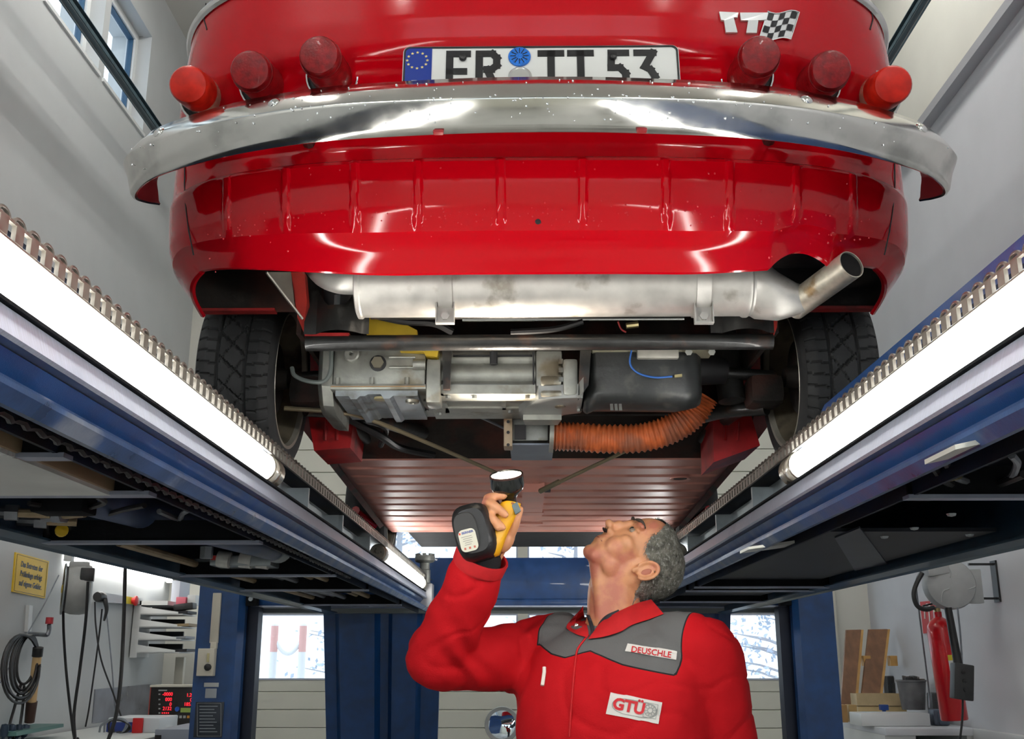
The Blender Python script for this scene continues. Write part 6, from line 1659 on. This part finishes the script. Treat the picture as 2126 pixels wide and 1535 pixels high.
MB().box(P(366, 1400, 8.1).x, P(384, 1400, 8.1).x, 8.05, 8.10, P(0, 1432, 8.1).z, 1.34, bev=.004).build('cable_duct', m_beige, label='beige vertical cable duct below the document tray', cat='duct')
# back plate, bench, instrument
MB().prism([wl(196, 1432), wl(312, 1421), wl(306, 1492), wl(190, 1502)], (.006, 0, 0)).build('back_plate', m_sheet, label='bare sheet-steel splash plate on the wall behind the bench', cat='plate', smooth=0)
bn = thing('workbench', 'long white-topped bench along the left wall', 'bench', (-2.5, 6.6, 0))
MB().box(XL+.012, -2.10, 5.6, 7.95, .86, .90, bev=.004).build('bench_top', mat('bench_white', (.66, .68, .66), .4), bn)
MB().box(XL+.012, -2.2, 5.65, 7.9, .0, .86).build('bench_front', mat('bench_grey', (.30, .31, .33), .5), bn, smooth=0)
ins = thing('test_display', 'black test bench display with red glowing digits', 'display', P(360, 1505, 7.2))
I0, I1 = P(314, 1427, 7.2), P(406, 1503, 7.2); zb_, zt_ = .90, I0.z
MB().box(I0.x, I1.x, 7.2, 7.42, zb_, zt_, bev=.006).build('case', mat('case_black', (.012, .010, .010), .4), ins)
MB().box(I0.x-.006, I1.x+.006, 7.19, 7.43, zt_, zt_+.012).build('lid', m_beige, ins, smooth=0)
MB().box(I0.x-.006, I0.x, 7.20, 7.42, zb_, zt_).build('side_plate', mat('side_red', (.30, .05, .04), .5), ins, smooth=0)
m_led = mat('led_red', (.8, .02, .03), .5, emit=1.3, ecol=(1.0, .015, .03))
def dp(px, py): return P(px, py, 7.198)
for s_, px, py, al in (('-0000', 348, 1442, 'C'), ('000', 350, 1453, 'C'), ('0', 354, 1463, 'C'), ('2132', 347, 1472, 'C'), ('1.26', 395, 1444, 'C'), ('0', 397, 1454, 'C'), ('1855', 391, 1463, 'C')):
    text(s_, .031, dp(px, py), (1, 0, 0), (0, 0, 1), m_led, ins, 'digits', bold=.0002, sx=.95)
for k in range(4): MB().obox(dp(337+k*4.2, 1481), (.0035, 0, 0), (0, .001, 0), (0, 0, .0035)).build('led_dot', m_led, ins, smooth=0)
text('BERNER' if False else 'BREMSE', .012, dp(338, 1434), (1, 0, 0), (0, 0, 1), m_grey, ins, 'lettering') if False else None
MB().obox(dp(338, 1434), (.028, 0, 0), (0, .001, 0), (0, 0, .004)).build('name_strip', m_grey, ins, smooth=0)
for k, y in enumerate((1442, 1453, 1463, 1472, 1481)): MB().obox(dp(331, y), (.006, 0, 0), (0, .001, 0), (0, 0, .004)).build('unit_mark', m_grey, ins, smooth=0)
MB().obox(dp(389, 1475), (.044, 0, 0), (0, .001, 0), (0, 0, .014)).build('lcd', mat('lcd_green', (.10, .14, .03), .4, emit=.25, ecol=(.2, .28, .06)), ins, smooth=0)
MB().lathe([(.016, 0), (.015, .006), (0, .008)], dp(368, 1473), (0, -1, 0), 16).build('knob', mat('knob_blue', (.02, .10, .45), .4), ins)
for k in range(5): MB().obox(dp(367+k*8, 1489), (.008, 0, 0), (0, .003, 0), (0, 0, .008)).build('key', [m_grey, m_grey, m_grey, mat('key_orange', (.6, .25, .03), .5), mat('key_red', (.5, .03, .03), .5)][k], ins, smooth=0)
dv = thing('measuring_unit', 'flat white box with blue front edge on the bench', 'device', P(280, 1512, 6.6))
D0, D1 = P(222, 1514, 6.65), P(330, 1514, 6.65)
MB().box(D0.x, D1.x, 6.65, 7.0, .90, .985, bev=.008).build('case', mat('device_white', (.66, .69, .72), .4), dv)
MB().box(D0.x-.002, D1.x-.14, 6.644, 6.65, .905, .96).build('front_band', mat('device_blue', (.03, .06, .28), .45), dv, smooth=0)
MB().box(D0.x+.16, D0.x+.22, 6.62, 6.64, .70, .985, bev=.003).build('red_strap', mat('strap_red', (.60, .012, .015), .6), label='bright red strap hanging over the bench edge', cat='strap')
cbn = thing('drawer_unit', 'dark drawer unit with grey side at the right bench end', 'cabinet', P(340, 1535, 6.3))
C0_, C1_ = P(262, 1515, 6.3), P(402, 1515, 6.3)
MB().box(-2.095, C1_.x, 6.3, 6.9, .0, C1_.z, bev=.004).build('case', mat('unit_grey', (.33, .36, .42), .5), cbn)
MB().box(-2.09, C1_.x-.18, 6.29, 6.30, .05, C1_.z-.03).build('front', m_black, cbn, smooth=0)
for k in range(4):
    g = random.Random(20+k)
    pts = [P(205+10*k, 1532, 6.5), P(212+8*k, 1505-3*k, 6.5), P(240+5*k, 1492+2*k, 6.5), P(262+3*k, 1498+4*k, 6.5), P(255+2*k, 1520, 6.5), P(240, 1545, 6.5)]
    cab(pts, .006, ['outermost grey cable of the tangle on the bench', 'second grey cable of the tangle on the bench', 'dark cable inside the tangle on the bench', 'innermost dark cable of the tangle on the bench'][k], m_pipeg if k < 2 else m_hose, group='tangled cables on the bench')
# fittings on the left lift post
yp = 5.78
def pp(px, py, dy=0): return P(px, py, yp-dy)
def postbox(px0, py0, px1, py1, th, name, m_, par=None):
    a_, b_ = pp(px0, py0), pp(px1, py1)
    return MB().box(a_.x, b_.x, yp-th, yp, b_.z, a_.z, bev=min(.004, th*.4)).build(name, m_, par or POST_L)
postbox(444, 1232, 454, 1336, .02, 'conduit', m_beige)
sw = postbox(417, 1347, 447, 1404, .05, 'switch_box', m_beige)
o_ = pp(432, 1386, .05); MB().lathe([(.018, 0), (.018, .012), (.012, .016), (0, .016)], o_, (0, -1, 0), 16).build('rotary_switch', m_black, POST_L)
MB().obox(pp(432, 1366, .052), (.006, 0, 0), (0, .004, 0), (0, 0, .022)).build('key_switch', mat('brass2', (.5, .45, .25), .4, .5), POST_L, smooth=0)
postbox(440, 1334, 452, 1348, .03, 'gland', m_beige)
postbox(424, 1418, 454, 1427, .003, 'name_plate', mat('plate_pale', (.45, .47, .47), .5))
postbox(427, 1430, 449, 1450, .003, 'data_plate', mat('plate_grey2', (.30, .33, .36), .5))
ip = postbox(407, 1458, 461, 1532, .004, 'instruction_plate', mat('plate_navy', (.012, .020, .035), .4))
cpl = [pp(409.5, 1461, .005), pp(458.5, 1461, .005), pp(458.5, 1529, .005), pp(409.5, 1529, .005)]
MB().tube(cpl, .0012, 5, closed=True).build('plate_frame', m_grey, POST_L)
for k in range(9):
    a_ = pp(414, 1467+k*6.6, .005); b_ = pp(452-(k*7 % 11), 1467+k*6.6, .005)
    MB().obox((a_+b_)/2, ((b_.x-a_.x)/2, 0, 0), (0, .0006, 0), (0, 0, .0022)).build('text_line', mat('line_grey', (.22, .25, .27), .5), POST_L, smooth=0)
# round traffic mirror by the door, behind the inspector
mr = thing('round_mirror', 'round pale blue mirror on a stand left of the inspector', 'mirror', P(1036, 1535, 8.2))
mc_ = P(1042, 1505, 8.2)
MB().lathe([(0, .012), (.08, .008), (.118, 0)], mc_, (-.05, -1, .12), 32).build('glass', mat('mirror_glass', (.75, .85, .95), .03, 1.0), mr)
MB().lathe([(.112, .004), (.124, .006), (.128, -.004), (.12, -.02), (0, -.02)], mc_, (-.05, -1, .12), 32).build('rim', m_grey, mr)
MB().cyl((mc_.x, mc_.y+.03, 0), (mc_.x, mc_.y+.03, mc_.z), .018, n=12).build('pole', m_galv, mr)
MB().lathe([(0, .02), (.16, .015), (.17, 0)], (mc_.x, mc_.y+.03, 0.0), (0, 0, 1), 20).build('foot', m_black, mr)

# =================================================================== RIGHT WALL
def wr(px, py, d=0.0): return PX(px, py, XR-d)
# grey round hose reel on a bracket
rc2 = P(1972, 1214, 6.15)
rr_ = thing('hose_reel', 'grey round hose reel on a black wall bracket above the extinguisher', 'hose reel', rc2+Vector((0, 0, -.15)))
MB().lathe([(0, .045), (.06, .047), (.10, .040), (.132, .030), (.140, .012), (.140, -.05), (.12, -.07), (0, -.07)], rc2, (-.08, -1, 0), 40).build('drum_cover', mat('reel_grey', (.40, .41, .41), .5, ns=20, na=.04), rr_)
for k in range(3):
    a = R(90+120*k); v_ = Vector((math.cos(a), 0, math.sin(a))); w_ = Vector((-math.sin(a), 0, math.cos(a)))
    pts = [rc2+Vector((0, -.0455, 0))+v_*r_+w_*o_ for r_, o_ in ((.035, .012), (.07, .006), (.10, .03), (.115, .05))]
    MB().tube(spline(pts, 4), .0035, 6).build('pressed_spoke', MATS['reel_grey'], rr_)
MB().obox(rc2+Vector((-.075, .0, .095)), (.062, 0, .01), (0, .05, 0), (-.008, 0, .045), bev=.012).build('outlet_corner', MATS['reel_grey'], rr_)
MB().obox(rc2+Vector((.13, .02, -.01)), (.05, 0, 0), (0, .03, 0), (0, 0, .095), bev=.004).build('swivel_plate', MATS['reel_grey'], rr_)
bk0, bk1 = P(2010, 1172, 6.15), P(2042, 1243, 6.15)
for z in (bk0.z, bk1.z): MB().box(rc2.x+.12, XR-.002, 6.145, 6.165, z-.006, z+.006).build('bracket_arm', m_black, rr_, smooth=0)
MB().box(XR-.012, XR-.001, 6.12, 6.19, bk1.z-.02, bk0.z+.02).build('bracket_plate', m_black, rr_, smooth=0)
MB().obox(rc2+Vector((-.02, .02, .145)), (.05, 0, -.01), (0, .03, 0), (0, 0, .008), bev=.004).build('bright_bracket', mat('bracket_bright', (.75, .74, .66), .4), rr_)
# hose from the reel round to the left, tether tube and pendant control box
pts = [P(1915, 1190, 6.1), P(1903, 1212, 6.1), P(1897, 1235, 6.1), P(1904, 1258, 6.1), P(1922, 1266, 6.1), P(1938, 1262, 6.12)]
MB().tube(spline(pts, 6), .013, 8).build('reel_hose', m_hose, label='thick black hose curving out of the grey round reel', cat='hose')
cab([P(1912, 1185, 6.2), P(1902, 1210, 6.2), P(1908, 1270, 6.3), P(1918, 1350, 6.4), P(1928, 1430, 6.5), P(1930, 1470, 6.5)], .005, 'thin grey cable hanging left of the extinguisher', m_pipeg)
cab([P(1988, 1262, 6.0), P(1994, 1320, 6.0), P(1998, 1385, 6.0)], .005, 'thin cable running down to the pendant control box', m_pipeg)
pc = thing('pendant_control', 'black pendant control box hanging on a thick sleeve by the extinguisher', 'control box', P(1997, 1450, 5.95))
MB().cyl(P(1968, 1262, 5.95), P(1990, 1384, 5.95), .020, .024, n=12).build('sleeve', m_black, pc)
c_ = P(1997, 1416, 5.95)
MB().obox(c_, (.052, 0, -.008), (0, .035, 0), (.012, 0, .092), bev=.008).build('box', mat('pendant_black', (.02, .021, .022), .5), pc)
for k in range(3): MB().lathe([(.010, 0), (.010, .006), (0, .007)], c_+Vector((.0, -.035, .05-.045*k)), (0, -1, 0), 12).build('button', m_black, pc)
cab([P(1999, 1450, 5.95), P(1998, 1490, 5.95), P(1992, 1545, 5.95)], .006, 'black cable leaving the bottom of the pendant control box')
# fire extinguisher
ex = thing('fire_extinguisher', 'red fire extinguisher with yellow label hanging by the right wall', 'extinguisher', P(1978, 1497, 6.3))
e0, e1_ = P(1982, 1496, 6.3), P(1948, 1282, 6.3); ed = (e1_-e0).normalized(); EL_ = (e1_-e0).length; er = .074
MB().lathe([(0, 0), (er-.004, 0), (er, .006), (er, EL_-.075), (er*.92, EL_-.045), (er*.66, EL_-.018), (er*.38, EL_-.004), (.022, EL_), (.022, EL_+.03), (0, EL_+.03)], e0, ed, 32).build('cylinder', mat('ext_red', (.62, .006, .012), .28, coat=.5), ex)
tp_ = e0+ed*(EL_+.03)
MB().lathe([(.018, 0), (.020, .02), (.014, .03), (0, .032)], tp_, ed, 14).build('valve', mat('brass3', (.55, .42, .2), .3, .8), ex)
MB().obox(tp_+Vector((-.03, -.01, .045)), (.055, 0, .012), (0, .008, 0), (0, 0, .005), bev=.002).build('lever', m_black, ex)
MB().obox(tp_+Vector((-.03, -.01, .025)), (.045, 0, -.004), (0, .008, 0), (0, 0, .004), bev=.002).build('carrying_handle', m_galv, ex)
ax_, ay_ = ed.cross(Vector((0, 1, 0))).normalized(), None
def exl(a0, a1, h0, h1, off, name, m_):
    rows_ = []
    u_ = Vector((1, 0, 0)); u_ = (u_-u_.dot(ed)*ed).normalized(); v_ = ed.cross(u_)
    if v_.y > 0: v_ = -v_
    for h in (h0, h1): rows_.append([e0+ed*h+(u_*math.sin(R(a))+v_*math.cos(R(a)))*(er+off) for a in [a0+(a1-a0)*i/8 for i in range(9)]])
    return MB().grid(rows_).build(name, m_, ex)
exl(-8, 55, .265, .325, .0012, 'label', m_white); exl(-8, 55, .325, .355, .0012, 'label_head', mat('label_yellow', (.8, .65, .05), .5))
exl(5, 25, .275, .312, .002, 'label_print', mat('print_grey', (.5, .5, .2), .5))
es = thing('extinguisher_sign', 'red fire-equipment sign with white symbols behind the extinguisher', 'sign', wr(1930, 1315))
s4 = [wr(1911, 1250, .004), wr(1944, 1247, .004), wr(1950, 1312, .004), wr(1918, 1316, .004)]
MB().prism(s4, (-.004, 0, 0)).build('board', mat('sign_red', (.55, .012, .015), .5), es, smooth=0)
def s4p(u_, v_): return s4[0].lerp(s4[1], u_).lerp(s4[3].lerp(s4[2], u_), v_)+Vector((-.006, 0, 0))
MB().tube([s4p(.55, .30), s4p(.55, .92), s4p(.85, .92), s4p(.85, .30), s4p(.70, .20)], .006, 6, closed=True).build('symbol', m_white, es)
MB().tube(spline([s4p(.68, .2), s4p(.45, .10), s4p(.30, .25), s4p(.25, .55)], 4), .006, 6).build('symbol', m_white, es)
for v_ in (.10, .10): pass
MB().tube([s4p(.72, .06), s4p(.90, .12)], .006, 6).build('symbol', m_white, es)
# bench with boards, bucket, trays
br = thing('storage_bench', 'white bench with open front under the boards on the right', 'bench', (2.35, 7.3, 0))
MB().box(2.12, XR-.012, 6.6, 8.42, .89, .93, bev=.004).build('bench_top', mat('bench_white2', (.66, .68, .72), .4), br)
for x0_, x1_ in ((2.12, 2.30), (2.60, XR-.012)): MB().box(x0_, x1_, 6.62, 8.40, 0, .89).build('bench_leg', m_white, br, smooth=0)
MB().box(2.30, 2.60, 7.9, 8.40, 0, .89).build('bench_back', mat('bench_dark', (.05, .05, .052), .7), br, smooth=0)
MB().box(XR-.05, XR, 3.0, 6.60, .86, .93, bev=.004).build('trim_5', m_white, kind='structure')
def wood(name, c): return mat(name, c, .5, ns=1.6, na=.25, aniso=(14, 14, 1), bump=.03, bs=30)
m_wd = wood('board_brown', (.20, .095, .045)); m_wl = mat('batten_pine', (.58, .33, .10), .5, ns=10, na=.15)
for k, (q4, lab) in enumerate((([(1757, 1309), (1788, 1308), (1774, 1466), (1746, 1466)], 'brown wooden board leaning beside the right lift post'), ([(1804, 1308), (1843, 1307), (1826, 1446), (1789, 1446)], 'brown wooden board leaning next to the bucket'))):
    bt_ = thing('wooden_board', lab, 'board', P(q4[3][0], q4[3][1], 7.95), 'brown boards leaning on the wall')
    ys = (7.93, 7.93, 7.62, 7.62)
    MB().prism([P(*q, y) for q, y in zip(q4, ys)], (0, .025, .003)).build('panel', m_wd, bt_, smooth=0)
    MB().prism([P(q4[1][0], q4[1][1], 7.935), P(q4[1][0]+5, q4[1][1], 7.935), P(q4[2][0]+6, q4[2][1], 7.625), P(q4[2][0], q4[2][1], 7.625)], (0, .03, 0)).build('edge_strip', m_wl, bt_, smooth=0)
    bx_ = q4[1][0]+2
    a_ = P(bx_, 1362, 7.82); MB().box(a_.x, a_.x+.05, 7.79, 7.86, a_.z-.07, a_.z, bev=.003).build('stop_block', m_wl, bt_)
bkt = thing('bucket', 'dark grey plastic bucket full of metal scraps on the right bench', 'bucket', P(1897, 1472, 7.3))
b0, b1 = P(1897, 1474, 7.3), P(1895, 1412, 7.3)
MB().lathe([(0, 0), (.072, 0), (.092, b1.z-b0.z-.012), (.097, b1.z-b0.z-.010), (.097, b1.z-b0.z), (.089, b1.z-b0.z), (.08, b1.z-b0.z-.04), (0, b1.z-b0.z-.04)], b0, (0, 0, 1), 28).build('pail', mat('bucket_grey', (.13, .13, .135), .5, ns=12, na=.3), bkt)
g = random.Random(9)
for k in range(14):
    a = g.uniform(0, 6.28); r_ = g.uniform(0, .07); c_ = Vector((b1.x+r_*math.cos(a), 7.3+r_*math.sin(a), b1.z-.004+g.uniform(0, .022)))
    MB().obox(c_, (g.uniform(.012, .024), 0, g.uniform(-.006, .006)), (0, .014, 0), (g.uniform(-.004, .004), 0, g.uniform(.008, .014)), bev=.003).build('metal_scrap', mat('scrap%d' % (k % 3), ((.06, .06, .06), (.22, .21, .20), (.10, .08, .07))[k % 3], .5, .4), label='small metal scrap lying in the grey bucket', cat='scrap', group='metal scraps in the bucket')
def btray(px0, py0, px1, py1, Y, dpt, th, name, m_, label):
    a_, b_ = P(px0, py0, Y), P(px1, py1, Y); r_ = thing(name, label, 'tray', ((a_.x+b_.x)/2, Y, b_.z))
    z0, z1 = b_.z, a_.z; t = .012
    MB().box(a_.x, b_.x, Y, Y+dpt, z0, z0+t).build('base', m_, r_, smooth=0)
    for x0_, x1_, y0_, y1_ in ((a_.x, b_.x, Y, Y+t), (a_.x, b_.x, Y+dpt-t, Y+dpt), (a_.x, a_.x+t, Y+t, Y+dpt-t), (b_.x-t, b_.x, Y+t, Y+dpt-t)):
        MB().box(x0_, x1_, y0_, y1_, z0+t, z1).build('side', m_, r_, smooth=0)
    return r_, a_, b_
btray(1778, 1441, 1876, 1466, 7.45, .14, .01, 'wooden_tray', mat('tray_wood', (.60, .46, .26), .5, ns=10, na=.15), 'pale wooden sorting tray with small metal parts in front of boards')
for k, px in enumerate((1795, 1812, 1830, 1850, 1864)):
    p_ = P(px, 1456, 7.52); MB().obox(p_, (.018, 0, 0), (0, .03, 0), (0, 0, .012), bev=.003).build('metal_part', mat('part%d' % (k % 2), ((.10, .10, .10), (.28, .12, .08))[k % 2], .5, .4), label=['grey metal part at the left end of the sorting tray', 'rusty metal part second in the sorting tray', 'grey metal part in the middle of the sorting tray', 'rusty metal part fourth in the sorting tray', 'grey metal part at the right end of the sorting tray'][k], cat='metal part', group='parts in the sorting tray')
for k, (px0, px1, Y_) in enumerate(((1744, 1760, 7.2), (1762, 1780, 7.25), (1782, 1884, 7.45))):
    a_, b_ = P(px0, 1464 if k < 2 else 1470, Y_), P(px1, 1484, Y_)
    MB().box(a_.x, b_.x, Y_+(.005 if k == 2 else 0), Y_+(.13 if k == 2 else .09), .931, max(a_.z, .96) if k < 2 else P(0, 1466, 7.45).z-.001, bev=.003).build('wood_block', mat('block%d' % k, ((.42, .24, .09), (.55, .36, .14), (.60, .45, .22))[k], .5, ns=10, na=.15), label=['brown wood block beside the blue lift post', 'pale wood block right of the brown one', 'long pale batten in front of the sorting tray'][k], cat='wood block')
MB().box(P(1783, 1490, 6.85).x, P(1925, 1490, 6.85).x, 6.80, 7.05, .931, P(0, 1480, 6.85).z, bev=.006).build('sheet_tray', mat('tray_pale', (.72, .74, .74), .35, .2), label='flat white metal tray at the front of the right bench', cat='tray')
p_ = P(1838, 1464, 7.30); MB().box(p_.x-.025, p_.x+.025, 7.31, 7.36, p_.z-.035, p_.z, bev=.004).box(p_.x-.008, p_.x+.008, 7.32, 7.35, .931, p_.z-.03).build('blue_clamp', mat('clamp_blue', (.02, .07, .28), .45), label='small blue clamp lying in front of the sorting tray', cat='clamp')
p_ = P(1806, 1480, 7.0); MB().obox(p_, (.06, .01, 0), (-.005, .04, 0), (0, 0, .004)).build('glove', mat('cloth_pale_blue', (.45, .60, .68), .8), label='pale blue cloth lying on the flat white tray', cat='cloth')
for k, (px, py, Y_, w_, h_) in enumerate(((1942, 1452, 7.05, .04, .10), (1948, 1478, 6.9, .05, .035), (1852, 1418, 8.1, .05, .12))):
    p_ = P(px, py, Y_); z0 = max(.931, p_.z-h_)
    q = MB().box(p_.x-w_, p_.x+w_, Y_-.05, Y_+.05, .931, p_.z+h_*.4, bev=.015)
    q.box(p_.x-w_*.4, p_.x+w_*.4, Y_-.06, Y_-.045, .94, p_.z, bev=.004)
    q.build('machine_part', mat('machine%d' % k, ((.035, .037, .04), (.09, .11, .15), (.05, .05, .05))[k], .5, .2, ns=20, na=.3), label=['dark vice-like machine part behind the extinguisher foot', 'bluish tool lying right of the white tray', 'dark box standing behind the bucket'][k], cat='machine part')
MB().box(XR-.34, XR-.27, YB-.07, YB-.02, 0, ZH-.01, bev=.004).build('cable_duct', mat('duct_cream', (.74, .72, .62), .5), label='cream vertical cable duct in the right back corner', cat='duct')
